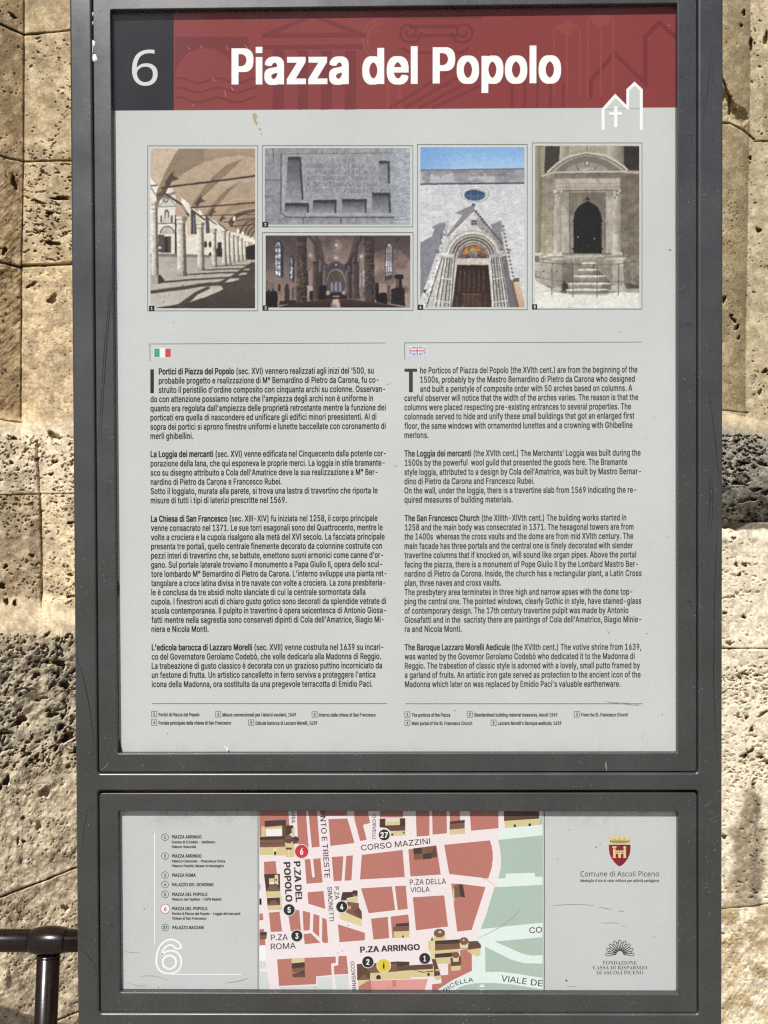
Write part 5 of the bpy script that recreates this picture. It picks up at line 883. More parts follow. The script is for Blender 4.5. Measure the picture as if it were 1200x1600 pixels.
n1 = fbm(U, V, 26, 4, 61) - .5; n2 = fbm(U, V, 8, 4, 62) - .5; n3 = fbm(U, V, 60, 3, 63) - .5
up = 1 - sstep(630, 650, V)
rough = .22 * up + 0.55 * in_t * sstep(690, 730, V) + .35 * in_p + .35 * sstep(1420, 1460, V)
W.H += n1 * .009 * rough + n2 * .005 * rough + n3 * .006 * (.4 + rough)
W.H += (vnoise((U + V * .6) / 3.4, (U - V) / 18, 64) - .5) * .0018 * sstep(1440, 1500, V)
Js = [(1040, 200), (1110, 192), (1140, 193), (1160, 203), (1178, 218)]
W.joint(Js, 2.2, .007, .8, 71)
W.joint([(1178, 222), (1190, 221), (1660, 225)], 1.8, .005, .8, 72)
W.joint([(1000, 640), (1130, 641), (1168, 645)], 1.6, .008, .5, 73)
W.joint([(600, 1013), (1128, 1013), (1200, 1014), (1660, 1013)], 1.7, .009, .9, 74)
W.joint([(600, 1424), (1128, 1420), (1178, 1416), (1200, 1412), (1660, 1405)], 1.5, .008, .9, 75)
# the broken arris above the joint of the column drums
tri = seg_dist(U, V, [(1126, 150), (1138, 172), (1158, 184)])
chip = (1 - sstep(7, 15, tri + (fbm(U, V, 9, 3, 78) - .5) * 9)) * (V < 200 - 4)
W.H -= chip * (.016 + .008 * (fbm(U, V, 7, 3, 79) - .5))
W.joint([(1126, 118), (1140, 152), (1139, 188)], 2.2, .012, 1.2, 76)
W.pits(136, 1126, 1174, -20, 640, 0.55, 1.45, 0.0024, 1.6, 1.2, True, 81)
W.pits(289, 1126, 1174, 230, 640, 0.55, 1.12, 0.0021, 1.3, .4, True, 82)
W.pits(221, 1174, 1226, -20, 650, 0.58, 2.01, 0.0035, 1.5, .6, True, 83)
W.pits(646, 1122, 1226, 680, 815, 0.64, 2.57, 0.0047, 2.0, .1, True, 84)
W.pits(884, 1122, 1226, 830, 1415, 0.55, 2.12, 0.0035, 1.8, .2, True, 85)
W.pits(272, 1122, 1226, 1040, 1230, 0.77, 2.45, 0.0047, 2.6, -.35, True, 86)
W.pits(510, 1122, 1226, 1420, 1640, 0.55, 1.67, 0.0027, 1.8, -.8, True, 87)
for (a, b_, c, d, e, f) in [(1162, 20, 3.2, 6, .009, .2), (1158, 40, 2.5, 4, .007, 0), (1173, 70, 3, 13, .010, .1), (1196, 62, 4, 12, .010, 0), (1185, 360, 4, 5, .010, 0), (1146, 500, 6, 3, .010, .9), (1142, 493, 3, 3, .008, 0), (1151, 512, 3.5, 6, .010, .3), (1154, 528, 3, 4, .008, 0),
                            (1131, 468, 4, 6, .010, 0), (1195, 580, 4, 5, .010, 0), (1187, 613, 3, 6, .008, 0), (1172, 247, 2, 5, .008, 0), (1150, 690, 7, 3, .010, .1), (1160, 723, 9, 3, .011, .2), (1190, 725, 9, 4, .012, .2), (1150, 755, 9, 3, .010, 0), (1180, 765, 9, 4, .012, .1), (1172, 780, 10, 4, .012, 0), (1195, 770, 8, 4, .011, 0),
                            (1146, 841, 4, 3, .010, 0), (1163, 882, 6, 3, .011, .2), (1150, 882, 3, 4, .010, 0), (1155, 898, 4, 3.5, .010, 0), (1162, 964, 3.5, 3.5, .012, 0), (1132, 958, 3.5, 3, .010, 0), (1139, 1005, 5, 4, .010, 0), (1174, 1140, 4, 4, .012, 0), (1162, 1181, 7, 3.5, .014, -.4), (1173, 1173, 9, 2.5, .012, -.5), (1192, 1115, 11, 2.8, .012, -.5),
                            (1153, 1118, 3, 5, .010, .2), (1166, 1121, 3, 5, .010, -.2), (1187, 1183, 7, 3, .010, .3), (1155, 1058, 4, 3, .010, 0), (1131, 1307, 6, 3.5, .014, .7), (1129, 1458, 4, 2, .008, .6), (1197, 1190, 5, 5, .010, 0)]:
    W.pit(a, b_, c, d, e, f)
mA = fbm(U, V, 70, 4, 91); mB = fbm(U, V, 22, 4, 92); mC = fbm(U, V * 1.3, 7, 3, 93)
W.C = np.zeros(U.shape + (3,)) + np.array([190, 172, 134.])
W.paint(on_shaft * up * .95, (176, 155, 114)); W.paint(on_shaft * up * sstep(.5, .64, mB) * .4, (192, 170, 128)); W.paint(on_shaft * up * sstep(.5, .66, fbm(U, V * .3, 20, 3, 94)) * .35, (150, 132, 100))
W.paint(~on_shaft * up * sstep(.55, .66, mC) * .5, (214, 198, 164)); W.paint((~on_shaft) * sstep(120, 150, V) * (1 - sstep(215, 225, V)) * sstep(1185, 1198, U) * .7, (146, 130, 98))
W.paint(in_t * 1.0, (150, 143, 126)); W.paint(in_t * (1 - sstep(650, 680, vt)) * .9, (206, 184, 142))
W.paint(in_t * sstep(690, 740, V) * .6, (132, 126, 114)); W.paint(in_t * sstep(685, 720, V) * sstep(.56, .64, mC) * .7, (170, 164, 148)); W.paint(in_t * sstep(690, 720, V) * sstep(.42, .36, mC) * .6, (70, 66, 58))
W.paint(crev * 1.0, (128, 119, 98))
W.paint(in_p * 1.0, (240, 224, 192)); W.paint(in_p * sstep(.55, .66, mB) * .35, (206, 186, 146)); W.paint(in_p * sstep(.56, .66, mC) * .4, (240, 226, 192))
W.paint(in_p * (1 - sstep(828, 885, V)) * sstep(.5, .62, mB) * .5, (170, 160, 138))
st = seg_dist(U, V, [(1177, 1218), (1172, 1270), (1166, 1330), (1164, 1405)]); wd = np.interp(V, [1205, 1260, 1300, 1420], [13, 17, 30, 38])
stm = (1 - sstep(.45, 1.0, (st + (fbm(U, V, 20, 4, 95) - .5) * 34) / wd)) * (V > 1200) * (V < 1418)
W.paint(stm * .85, (140, 124, 94)); W.paint(stm * sstep(1168, 1182, U) * (1 - sstep(1186, 1196, U)) * .6, (104, 96, 80)); W.paint(stm * sstep(.55, .66, mC) * .5, (190, 172, 134))
W.paint(sstep(1412, 1424, V) * sstep(.36, .6, mB) * .85, (172, 148, 106)); W.paint(sstep(1440, 1500, V) * sstep(.52, .62, fbm(U + V * .6, U - V, 11, 3, 96)) * .5, (206, 188, 148))
mD = fbm(U, V, 11, 4, 98); W.paint(sstep(.55, .59, mD) * .28, (230, 214, 178)); W.paint(sstep(.45, .41, mD) * .25, (142, 127, 100))
mE = fbm(U, V, 3.4, 2, 99); W.C = W.C * (1 + (mE - .5)[..., None] * .2)
W.C = W.C * np.array([1.0, 1.01, 1.05]) * (1 + .05 * in_p)[..., None]
pid = np.full(U.shape, 1)
jsv = np.interp(U, [p[0] for p in Js], [p[1] for p in Js])
pid[on_shaft & (V < jsv)] = 1; pid[on_shaft & (V >= jsv)] = 2
pid[~on_shaft & (V < 222)] = 3; pid[~on_shaft & (V >= 222)] = 4
pid[(V >= 641) & (V < 816)] = 5; pid[(V >= 816) & (V < 1013)] = 6; pid[(V >= 1013) & (V < 1418)] = 7; pid[V >= 1418] = 8
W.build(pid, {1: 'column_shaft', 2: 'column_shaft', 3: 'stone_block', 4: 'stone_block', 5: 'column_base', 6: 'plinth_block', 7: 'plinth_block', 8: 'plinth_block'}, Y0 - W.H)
# ================================================================ the sign stand
sign = thing('information_sign', 'dark grey metal sign stand with two glazed door frames, in front of the travertine church', 'sign stand', (0, 0.04, 0))

def q4(pts, y=0.0):
    """photo corners (top-left, top-right, bottom-right, bottom-left) -> ccw loop on the sign"""
    p = [bp(u, v, y) for u, v in pts]; p = [(float(a), float(b_)) for a, b_ in p]
    return [p[3], p[2], p[1], p[0]]

RC = 0.0045
outer = rounded(q4([(107.6, -68), (1130.5, -76), (1128.2, 1622), (121.6, 1622)]), 0.020, 8)
open_up = rounded(q4([(142.5, -24), (1091, -34), (1091.5, 1208), (152.2, 1209)]), RC, 5)
open_lo = rounded(q4([(152.4, 1236), (1091.5, 1235.5), (1092.2, 1585), (154.6, 1584)]), RC, 5)
plate('outer_frame', outer, [open_up, open_lo], 0.0, 0.085, 0.0028, M_FRAME, sign, 4)
for nm, o_, h_ in (('door_frame', [(144.8, -21.5), (1088.4, -31.5), (1088.6, 1205.4), (154.4, 1206.4)], [(172.6, 15.0), (1058.6, 4.5), (1059.4, 1176.8), (183.4, 1177.6)]),
                   ('door_frame', [(154.8, 1239.6), (1088.8, 1238.6), (1089.4, 1582.2), (157.0, 1581.6)], [(184.4, 1267.2), (1060.2, 1268.4), (1059.8, 1553.6), (186.6, 1551.0)])):
    DF = plate(nm, rounded(q4(o_, .003), .004, 5), [rounded(q4(h_, .003), .0022, 4)], 0.0030, 0.022, 0.0011, M_FRAME, sign, 3)
    pan = q4(h_, .006); c = np.mean(np.array(pan), 0)
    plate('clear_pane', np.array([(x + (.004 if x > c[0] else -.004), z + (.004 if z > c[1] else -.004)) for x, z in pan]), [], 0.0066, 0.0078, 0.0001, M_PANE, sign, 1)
    plate('backing_board', np.array([(x + (.010 if x > c[0] else -.010), z + (.010 if z > c[1] else -.010)) for x, z in pan]), [], 0.0112, 0.0150, 0.0003, M_BOARD, sign, 1)
for s in (-1, 1):
    V_, F_ = [], []
    lathe(V_, F_, (s * .30, .044, 0), (0, 0, 1), [(0, .030), (.92, .030)], 24)
    lathe(V_, F_, (s * .30, .044, 0.001), (0, 0, 1), [(0, .07), (.008, .07), (.010, .066)], 28)
    mesh_obj('post', V_, F_, M_FRAME, sign)

# wear on the paint: key scratches and chips, part of the frame
OF = next(o for o in sign.children if o.name.startswith('outer_frame')); DFR = next(o for o in sign.children if o.name.startswith('door_frame'))
def scratch(pts, w, c, y, par, name='scratch'):
    t = Prints(y); t.line(pts, w, c, 0, taper=True); t.build(name, par)
K = (46, 46, 47)
for pts, w in [([(176, 402), (170, 470), (163, 545), (157, 640), (155, 690)], 1.1), ([(120.5, 1026), (128, 1050), (138, 1095), (145, 1140), (146, 1178)], 1.3),
               ([(1108, 612), (1114, 660), (1119, 700), (1123, 760)], 1.2), ([(1108, 742), (1110, 780), (1107, 825)], 1.3), ([(1112, 744), (1114, 790), (1111, 830)], 1.0),
               ([(1123, 800), (1118, 880), (1116, 960), (1115, 1060), (1117, 1130), (1122, 1190)], 1.2), ([(118, 1266), (136, 1275)], .9), ([(140, 1255), (132, 1290), (128, 1330)], .9),
               ([(123, 1478), (136, 1492), (147, 1505), (152, 1525)], 1.2), ([(1112, 75), (1106, 140), (1097, 200)], .8), ([(1118, 70), (1113, 130)], .6)]:
    scratch(pts, w, K, -0.00005, OF)
for pts in ([(120, 1000), (122, 1050)], [(146, 1260), (143, 1268), (149, 1264)], [(127, 1322), (133, 1324)], [(143, 1485), (146, 1497)]):
    scratch(pts, .8, K, -0.00005, OF)
for u, v in [(1111, 1252), (1107, 1256), (1104, 1258), (1108, 1268), (1113, 1270), (1117, 1276), (1111, 1280), (1117, 1284), (1128 - 5, 1236)]:
    scratch([(u - 3, v + 1.5), (u, v), (u + 4, v - 1.5)], 0.8, (112, 114, 114), -0.00005, OF)
for pts in ([(170, 1190), (165, 1198), (158, 1204)], [(178, 1170), (184, 1178)], [(1070, 212), (1081, 212), (1081, 225)], [(1070, 508), (1078, 505), (1084, 512)]):
    scratch(pts, 1.2, (120, 121, 122) if pts[0][0] < 1000 else K, 0.00295, DFR)
scratch([(947, 1190), (946.5, 1196), (948, 1204)], 1.6, (165, 166, 166), 0.00295, DFR)
for u, v, r in ((1078, 940, 2.2), (1080, 946, 2.0), (1074, 940, 1.2), (160, 115, 1.0), (157, 18, .8)):
    t = Prints(0.00295); t.disc(u, v, r, (58, 58, 59), 0, 9); t.build('paint_chip', DFR)
# drops of white paint on the left stile of the upper door
for u, v, ru, rv, hh in ((147.6, 91.0, 4.4, 6.0, .0009), (145.8, 68, 2.6, 5.2, .0005), (145.0, 79, .8, 8, .0004), (145.2, 22, .8, 3.2, .0003), (145.2, 36, .7, 3.0, .0003)):
    V_, F_ = [], []; i0 = 0; n = 16
    for ring, (f, h) in enumerate(((1, 0), (.8, .7), (.4, 1))):
        for k in range(n):
            a = 2 * math.pi * k / n; w = 1 + .12 * math.sin(3 * a + u) + .08 * math.sin(5 * a + v)
            x, z = bp(u + ru * f * w * math.cos(a), v - rv * f * w * math.sin(a), .003)
            V_.append((float(x), .00295 - hh * h, float(z)))
    x, z = bp(u, v, .003); V_.append((float(x), .00295 - hh, float(z))); c = len(V_) - 1
    for r_ in range(2):
        for k in range(n):
            j = (k + 1) % n; F_.append((i0 + r_ * n + k, i0 + r_ * n + j, i0 + r_ * n + n + j, i0 + r_ * n + n + k))
    for k in range(n): F_.append((i0 + 2 * n + k, i0 + 2 * n + (k + 1) % n, c))
    mesh_obj('paint_drop', V_, F_, M_WHITE, DFR, smooth=True)

# ================================================================ the handrail
rail = thing('handrail', 'dark brown glossy tubular steel handrail running behind the left foot of the sign', 'handrail', (-0.5, 0.12, 0))
RY = 0.120
def rp(u, v): x, z = bp(u, v, RY); return Vector((float(x), RY, float(z)))
k = PX * (CAM_D + RY) / CAM_D
pc = rp(77, 1469.5); pl_ = rp(-420, 1469.5); pr = rp(300, 1469.5)
V_, F_ = [], []
tube(V_, F_, pl_, pr, 16.4 * k, n=40); mesh_obj('rail_tube', V_, F_, M_RAIL, rail, smooth=False)
for o in rail.children: o.data.polygons.foreach_set('use_smooth', [len(p.vertices) == 4 for p in o.data.polygons])
def joint_and_post(c, tilt):
    V_, F_ = [], []
    w = 29 * k
    prof = [(-w, 16.6 * k)] + [(-w + 2 * w * i / 14, (16.6 + 4.6 * math.sin(math.pi * i / 14) ** .8) * k) for i in range(1, 14)] + [(w, 16.6 * k)]
    lathe(V_, F_, c, (1, 0, 0), prof, 36)
    o = mesh_obj('rail_joint', V_, F_, M_RAIL, rail); o.data.polygons.foreach_set('use_smooth', [len(p.vertices) == 4 for p in o.data.polygons])
    V_, F_ = [], []
    foot = Vector((c.x + tilt * c.z, RY + .01, 0))
    tube(V_, F_, c + (foot - c).normalized() * 18 * k, foot, 17.2 * k, n=36)
    lathe(V_, F_, c + (foot - c).normalized() * 19 * k, (foot - c).normalized(), [(0, 17.8 * k), (2.2 * k, 17.9 * k), (3 * k, 17.2 * k)], 36)
    lathe(V_, F_, foot, (0, 0, 1), [(0.0, .05), (.006, .05), (.008, .046)], 28)
    o = mesh_obj('rail_post', V_, F_, M_RAIL, rail); o.data.polygons.foreach_set('use_smooth', [len(p.vertices) == 4 for p in o.data.polygons])
joint_and_post(pc, -.055)
joint_and_post(rp(-380, 1469.5), -.055)
joint_and_post(rp(285, 1469.5), -.055)
# ================================================================ the big poster
PY = 0.0108                          # depth of the poster sheets behind the sign's front
poster = thing('information_poster', 'grey bilingual information poster with red title band and five photographs, in upper sign door', 'poster', (0, PY, 1.5))
INKY = PY - 0.00012
TXT = (52, 50, 49)
PAPER = (208, 210, 209)

def sheet(name, pts, mat, parent, y):
    p = np.array(pts, float); x, z = bp(p[:, 0], p[:, 1], y)
    t = tessellate_polygon([[Vector((a, b_, 0)) for a, b_ in zip(x, z)]])
    V_ = [(a, y, b_) for a, b_ in zip(x, z)]; n = len(V_)
    V_ += [(a, y + .00025, b_) for a, b_ in zip(x, z)]
    F_ = []
    for k in t:
        a, b_, c = k
        s = (x[b_] - x[a]) * (z[c] - z[a]) - (z[b_] - z[a]) * (x[c] - x[a])
        k = (a, b_, c) if s > 0 else (c, b_, a)
        F_.append(k); F_.append(tuple(i + n for i in k[::-1]))
    for i in range(n): F_.append((i, (i + 1) % n, n + (i + 1) % n, n + i))
    return mesh_obj(name, V_, F_, mat, parent)

z0 = float(bp(600, 1120, PY)[1]); z1 = float(bp(600, 1185, PY)[1])
M_PAPER = make_paper('grey_poster_paper', PAPER, float(bp(600, 1177, PY)[1]), float(bp(600, 1150, PY)[1]), 0.15)
sheet('paper_sheet', [(160, 2), (1072, -6), (1072, 1190), (196, 1190), (191.5, 1172), (187.5, 1158), (184.5, 1146), (184.0, 1090), (185.2, 1040), (184, 990), (183, 960), (183.6, 940), (186.6, 927), (187, 916), (184.4, 905), (181, 880), (170, 700)], M_PAPER, poster, PY)

# title band
band = Prints(INKY)
band.poly([(271.5, -2), (1072, -8), (1072, 167.6), (271.5, 172.2)], (141, 65, 64))
BAND = band.build('title_band', poster)
nb = Prints(INKY); nb.poly([(160, 0), (271.5, -2), (271.5, 172.2), (160, 172.8)], (35, 33, 40)); nb.build('number_panel', BAND)
pg = Prints(INKY)
D, D2, L1 = (124, 54, 57), (129, 57, 58), (150, 73, 67)
def z6(p): return [(270 + x / 3, 20 + y / 3) for x, y in p]
def z7(p): return [(660 + x / 3, 20 + y / 3) for x, y in p]
# aqueduct arch and waves
arc = [(10 + 280 * (1 - math.cos(math.pi * i / 16)) / 2, 305 - 140 * math.sin(math.pi * i / 16)) for i in range(0, 15)]
pg.poly(z6([(10, 112), (355, 112), (355, 168), (276, 168)] + [(x, y) for x, y in arc[::-1]]), D, 1)
for yy in (318, 362, 408):
    pg.line(z6([(12 + 380 * i / 24, yy - 12 * math.sin(i / 24 * 4.2 * math.pi + 1.0)) for i in range(25)]), 3.4, D, 1)
# temple front
pg.line(z6([(425, 108), (655, 14), (898, 106)]), 6.5, D, 1); pg.line(z6([(418, 106), (906, 104)]), 7.5, D, 1.5)
pg.line(z6([(425, 161), (892, 159)]), 7, D, 1)
for a, b_ in ((468, 520), (585, 634), (694, 746), (806, 860)): pg.poly(z6([(a, 176), (b_, 176), (b_, 452), (a, 454)]), D, 1)
# ionic capital
pg.line([(612, 27), (752, 26)], 6, D2, 1); pg.line([(640, 42), (716, 41)], 6, D, 1); pg.line([(640, 56), (716, 55)], 5, D, 1)
for cx, s in ((640, 1), (724, -1)):
    pg.line([(cx + s * (19 - 15 * i / 26) * math.cos(i / 26 * 10), 50 + (19 - 15 * i / 26) * math.sin(i / 26 * 10)) for i in range(27)], 4, D, 1.2)
pg.line([(628, 75), (640, 82), (720, 82), (733, 75)], 4, D, 1)
# fluted shaft, steps
for i in range(4): pg.line([(610 + i * 22, 168.5), (700 + i * 24, 112 + i * 4), (790 + i * 12, 100)][:2], 5, D2, 1)
for i in range(5): pg.line([(800 + i * 20, 168 - i * .1), (800 + i * 20, 130 - (i % 2) * 8)], 5, D2, 1)
for r_ in (26, 33): pg.line([(600 + r_ * math.cos(a / 10), 62 + r_ * math.sin(a / 10)) for a in range(15, 48)], 4, L1, .8)
pg.line([(606, 130), (606, 169)], 5, L1, .8); pg.line([(624, 130), (624, 169)], 5, L1, .8)
# towers
pg.poly(z7([(618, 70), (680, 35), (738, 66), (680, 108)]), L1, 1); pg.poly(z7([(772, 25), (830, -2), (898, 22), (836, 72)]), L1, 1)
for x, a, b_ in ((616, 75, 400), (678, 110, 395), (738, 72, 395), (775, 30, 400), (836, 75, 395), (895, 28, 370)): pg.line(z7([(x, a), (x, b_)]), 3.2, L1, 1.3)
# church gable
pg.line(z7([(788, 400), (788, 320), (900, 190), (1045, 330), (1045, 160)]), 7, D, 1); pg.line(z7([(1045, 345), (1045, 110), (1110, 45), (1192, 118)]), 7, D, 1.6)
pg.build('band_pictograms', BAND)
tt = Prints(INKY - 7e-5)
WH = (252, 252, 253)
tt.text([('bold', 'Piazza')], (361.8, 130.6), (545, 130), 54, WH, 3); tt.text([('bold', 'del')], (566, 130), (652.6, 129.6), 54, WH, 3); tt.text([('bold', 'Popolo')], (676, 129), (876.6, 128.4), 54, WH, 3)
tt.build('title_lettering', BAND)
nn = Prints(INKY - 7e-5); nn.text([('humanist', '6')], (206.5, 133.5), (246.5, 133.2), 54.5, (224, 225, 226), 3); nn.build('numeral', BAND)
ic = Prints(INKY - 5e-5)
hp = [(942.4, 204), (942.4, 171), (961.2, 149.8), (980.6, 168.8), (981, 140.5), (991.4, 130.6), (1002, 140.5), (1002, 204)]
ic.poly(hp[1:-1] + [(1002, 168.8)], PAPER, 2); ic.line(hp, 4.6, (250, 250, 250), 3)
ic.line([(962.2, 166), (962.2, 199.5)], 5, (250, 250, 250), 3); ic.line([(951.5, 177.8), (972, 177.6)], 5, (250, 250, 250), 3.6)
ic.build('church_icon', poster)

# hairlines and flags
GREY = (118, 118, 116)
hl = Prints(INKY)
hl.line([(234.4, 564), (234, 537.4), (602.6, 535.8)], .9, GREY); hl.build('rule_line', poster)
hl = Prints(INKY); hl.line([(632.4, 562), (632, 535.6), (1003, 534.4)], .9, GREY); hl.build('rule_line', poster)
hl = Prints(INKY); hl.line([(237.5, 1099.4), (605, 1099.4)], 1.1, GREY); hl.build('rule_line', poster)
hl = Prints(INKY); hl.line([(633.6, 1099.6), (1004, 1099.6)], 1.1, GREY); hl.build('rule_line', poster)
fl = Prints(INKY); fl.rect(239.6, 543.6, 267.6, 559, (240, 241, 240))
for i, c in enumerate(((88, 168, 126), (243, 243, 242), (203, 84, 84))): fl.rect(240.8 + i * 8.7, 544.6, 240.8 + (i + 1) * 8.7, 558, c, 1)
f = fl.build('flag', poster); f['label'] = 'green, white and red tricolour flag'
fl = Prints(INKY); fl.rect(637.2, 540.6, 666.4, 556, (240, 241, 241)); fl.rect(638.4, 541.6, 665.2, 555, (118, 150, 205), 1)
for a, b_ in (((638.4, 541.6), (665.2, 555)), ((638.4, 555), (665.2, 541.6))): fl.line([a, b_], 3.0, (238, 240, 243), 2); fl.line([a, b_], .8, (205, 120, 126), 3)
fl.line([(651.8, 541.6), (651.8, 555)], 5.0, (238, 240, 243), 4); fl.line([(638.4, 548.3), (665.2, 548.3)], 4.6, (238, 240, 243), 4.5)
fl.line([(651.8, 541.6), (651.8, 555)], 1.9, (202, 96, 104), 5); fl.line([(638.4, 548.3), (665.2, 548.3)], 1.9, (202, 96, 104), 5.5)
f = fl.build('flag', poster); f['label'] = 'blue flag with red and white crosses'

# body text, set line by line as on the poster
def para(lines, TXT=(40, 38, 37)):
    t = Prints(INKY)
    for runs, u0, u1, v in lines:
        runs = [('medium', runs)] if isinstance(runs, str) else [('bold', runs[0]), ('medium', runs[1])]
        t.text(runs, (u0, v), (u1, v), 9.5, TXT, 0, flat=True)
    t.build('text_paragraph', poster)
P1 = 14.43
para([(('Portici di Piazza del Popolo', ' (sec. XVI) vennero realizzati agli inizi del ‘500, su'), 248, 584, 585), ('probabile progetto e realizzazione di M° Bernardino di Pietro da Carona, fu co-', 248, 591.7, 599.4),
      ("struito il peristilio d'ordine composito con cinquanta archi su colonne. Osservan-", 248, 602, 613.8), ("do con attenzione possiamo notare che l'ampiezza degli archi non è uniforme in", 235, 583, 628.2),
      ("quanto era regolata dall'ampiezza delle proprietà retrostante mentre la funzione dei", 235, 602.6, 642.6), ('porticati era quella di nascondere ed unificare gli edifici minori preesistenti. Al di', 235, 588, 657),
      ('sopra dei portici si aprono finestre uniformi e lunette baccellate con coronamento di', 235, 602.6, 671.5), ('merli ghibellini.', 235, 302, 685.9)])
para([(('La Loggia dei mercanti', ' (sec. XVI) venne edificata nel Cinquecento dalla potente cor-'), 235.2, 603, 714.2), ('porazione della lana, che qui esponeva le proprie merci. La loggia in stile bramante-', 235.2, 601, 728.8),
      ("sco su disegno attribuito a Cola dell'Amatrice deve la sua realizzazione a M° Ber-", 235.2, 590, 743.2), ('nardino di Pietro da Carona e Francesco Rubei.', 235.4, 440, 757.6),
      ('Sotto il loggiato, murata alla parete, si trova una lastra di travertino che riporta le', 235.4, 590, 772), ('misure di tutti i tipi di laterizi prescritte nel 1569.', 235.4, 448, 786.4)])
para([(('La Chiesa di San Francesco', ' (sec. XIII-XIV) fu iniziata nel 1258, il corpo principale'), 235.8, 590, 815.2), ('venne consacrato nel 1371. Le sue torri esagonali sono del Quattrocento, mentre le', 235.8, 598, 829.6),
      ('volte a crociera e la cupola risalgono alla metà del XVI secolo. La facciata principale', 235.8, 601, 844), ('presenta tre portali, quello centrale finemente decorato da colonnine costruite con', 236, 597, 858.3),
      ("pezzi interi di travertino che, se battute, emettono suoni armonici come canne d'or-", 236, 599, 872.7), ('gano. Sul portale laterale troviamo il monumento a Papa Giulio II, opera dello scul-', 236, 597.2, 887),
      ("tore lombardo M° Bernardino di Pietro da Carona. L'interno sviluppa una pianta ret-", 236.2, 604, 901.4), ('tangolare a croce latina divisa in tre navate con volte a crociera. La zona presbiteria-', 236.2, 602.2, 915.8),
      ('le è conclusa da tre absidi molto slanciate di cui la centrale sormontata dalla', 236.4, 571, 930.1), ('cupola. I finestroni acuti di chiaro gusto gotico sono decorati da splendide vetrate di', 236.4, 603.2, 944.5),
      ('scuola contemporanea. Il pulpito in travertino è opera seicentesca di Antonio Giosa-', 236.4, 603.2, 958.8), ("fatti mentre nella sagrestia sono conservati dipinti di Cola dell'Amatrice, Biagio Mi-", 236.6, 600, 973.2), ('niera e Nicola Monti.', 236.6, 326, 987.5)])
para([(("L'edicola barocca di Lazzaro Morelli", ' (sec. XVII) venne costruita nel 1639 su incari-'), 237, 599, 1016.2), ('co del Governatore Gerolamo Codebò, che volle dedicarla alla Madonna di Reggio.', 237, 595.2, 1030.6),
      ('La trabeazione di gusto classico è decorata con un grazioso puttino incorniciato da', 237, 597, 1045), ("un festone di frutta. Un artistico cancelletto in ferro serviva a proteggere l'antica", 237.2, 586.6, 1059.2), ('icona della Madonna, ora sostituita da una pregevole terracotta di Emidio Paci.', 237.2, 582, 1073.6)])
TXR = (68, 62, 61)
para([('he Porticos of Piazza del Popolo (the XVIth cent.) are from the beginning of the', 656.4, 996, 583.4), ('1500s, probably by the Mastro Bernardino di Pietro da Carona who designed', 656.6, 992, 597.8),
      ('and built a peristyle of composite order with 50 arches based on columns. A', 656.4, 988, 612.2), ('careful observer will notice that the width of the arches varies. The reason is that the', 631.8, 997.2, 626.6),
      ('columns were placed respecting pre-existing entrances to several properties. The', 631.8, 986, 641), ('colonnade served to hide and unify these small buildings that got an enlarged first', 631.8, 991.4, 655.4),
      ('floor, the same windows with ornamented lunettes and a crowning with Ghibelline', 631.8, 988.4, 670), ('merlons.', 631.8, 669.6, 684.4)], TXR)
para([(('The Loggia dei mercanti', ' (the XVIth cent.) The Merchants’ Loggia was built during the'), 631.8, 1001, 713.2), ('1500s by the powerful  wool guild that presented the goods here. The Bramante', 632.4, 980, 727.6),
      ('style loggia, attributed to a design by Cola dell’Amatrice, was built by Mastro Bernar-', 631.8, 1001.4, 742.2), ('dino di Pietro da Carona and Francesco Rubei.', 631.8, 835, 756.6),
      ('On the wall, under the loggia, there is a travertine slab from 1569 indicating the re-', 631.8, 994, 771), ('quired measures of building materials.', 631.8, 801, 785.4)], TXR)
para([(('The San Francesco Church', ' (the XIIIth-XIVth cent.) The building works started in'), 632, 978.6, 814.2), ('1258 and the main body was consecrated in 1371. The hexagonal towers are from', 632.6, 990, 828.6),
      ('the 1400s  whereas the cross vaults and the dome are from mid XVIth century. The', 632, 989.4, 843), ('main facade has three portals and the central one is finely decorated with slender', 632, 989, 857.6),
      ('travertine columns that if knocked on, will sound like organ pipes. Above the portal', 632, 994, 872), ('facing the piazza, there is a monument of Pope Giulio II by the Lombard Mastro Ber-', 632, 997, 886.6),
      ('nardino di Pietro da Corona. Inside, the church has a rectangular plant, a Latin Cross', 632.2, 1002.6, 901), ('plan, three naves and cross vaults.', 632.2, 783, 915.4), ('The presbytery area terminates in three high and narrow apses with the dome top-', 632, 988.2, 929.8),
      ('ping the central one. The pointed windows, clearly Gothic in style, have stained-glass', 632.2, 1002, 944.2), ('of contemporary design. The 17th century travertine pulpit was made by Antonio', 632.2, 982, 958.8),
      ('Giosafatti and in the  sacristy there are paintings of Cola dell’Amatrice, Biagio Minie-', 632.2, 1002, 973), ('ra and Nicola Monti.', 632.4, 721.4, 987.4)], TXR)
para([(('The Baroque Lazzaro Morelli Aedicule', ' (the XVIIth cent.) The votive shrine from 1639,'), 632, 1002, 1016), ('was wanted by the Governor Gerolamo Codebò who dedicated it to the Madonna di', 632.2, 991.6, 1030.4),
      ('Reggio. The trabeation of classic style is adorned with a lovely, small putto framed by', 632.4, 1000, 1044.8), ('a garland of fruits. An artistic iron gate served as protection to the ancient icon of the', 632.4, 1001, 1059.2), ("Madonna which later on was replaced by Emidio Paci's valuable earthenware.", 632.6, 969.6, 1073.6)], TXR)
dc = Prints(INKY); dc.rect(234.9, 577, 240.4, 614.2, (54, 51, 50)); dc.build('drop_capital', poster)
dc = Prints(INKY); dc.rect(632, 576, 651.6, 580.8, (70, 65, 65)); dc.rect(639, 580.8, 645, 612.6, (70, 65, 65)); dc.build('drop_capital', poster)

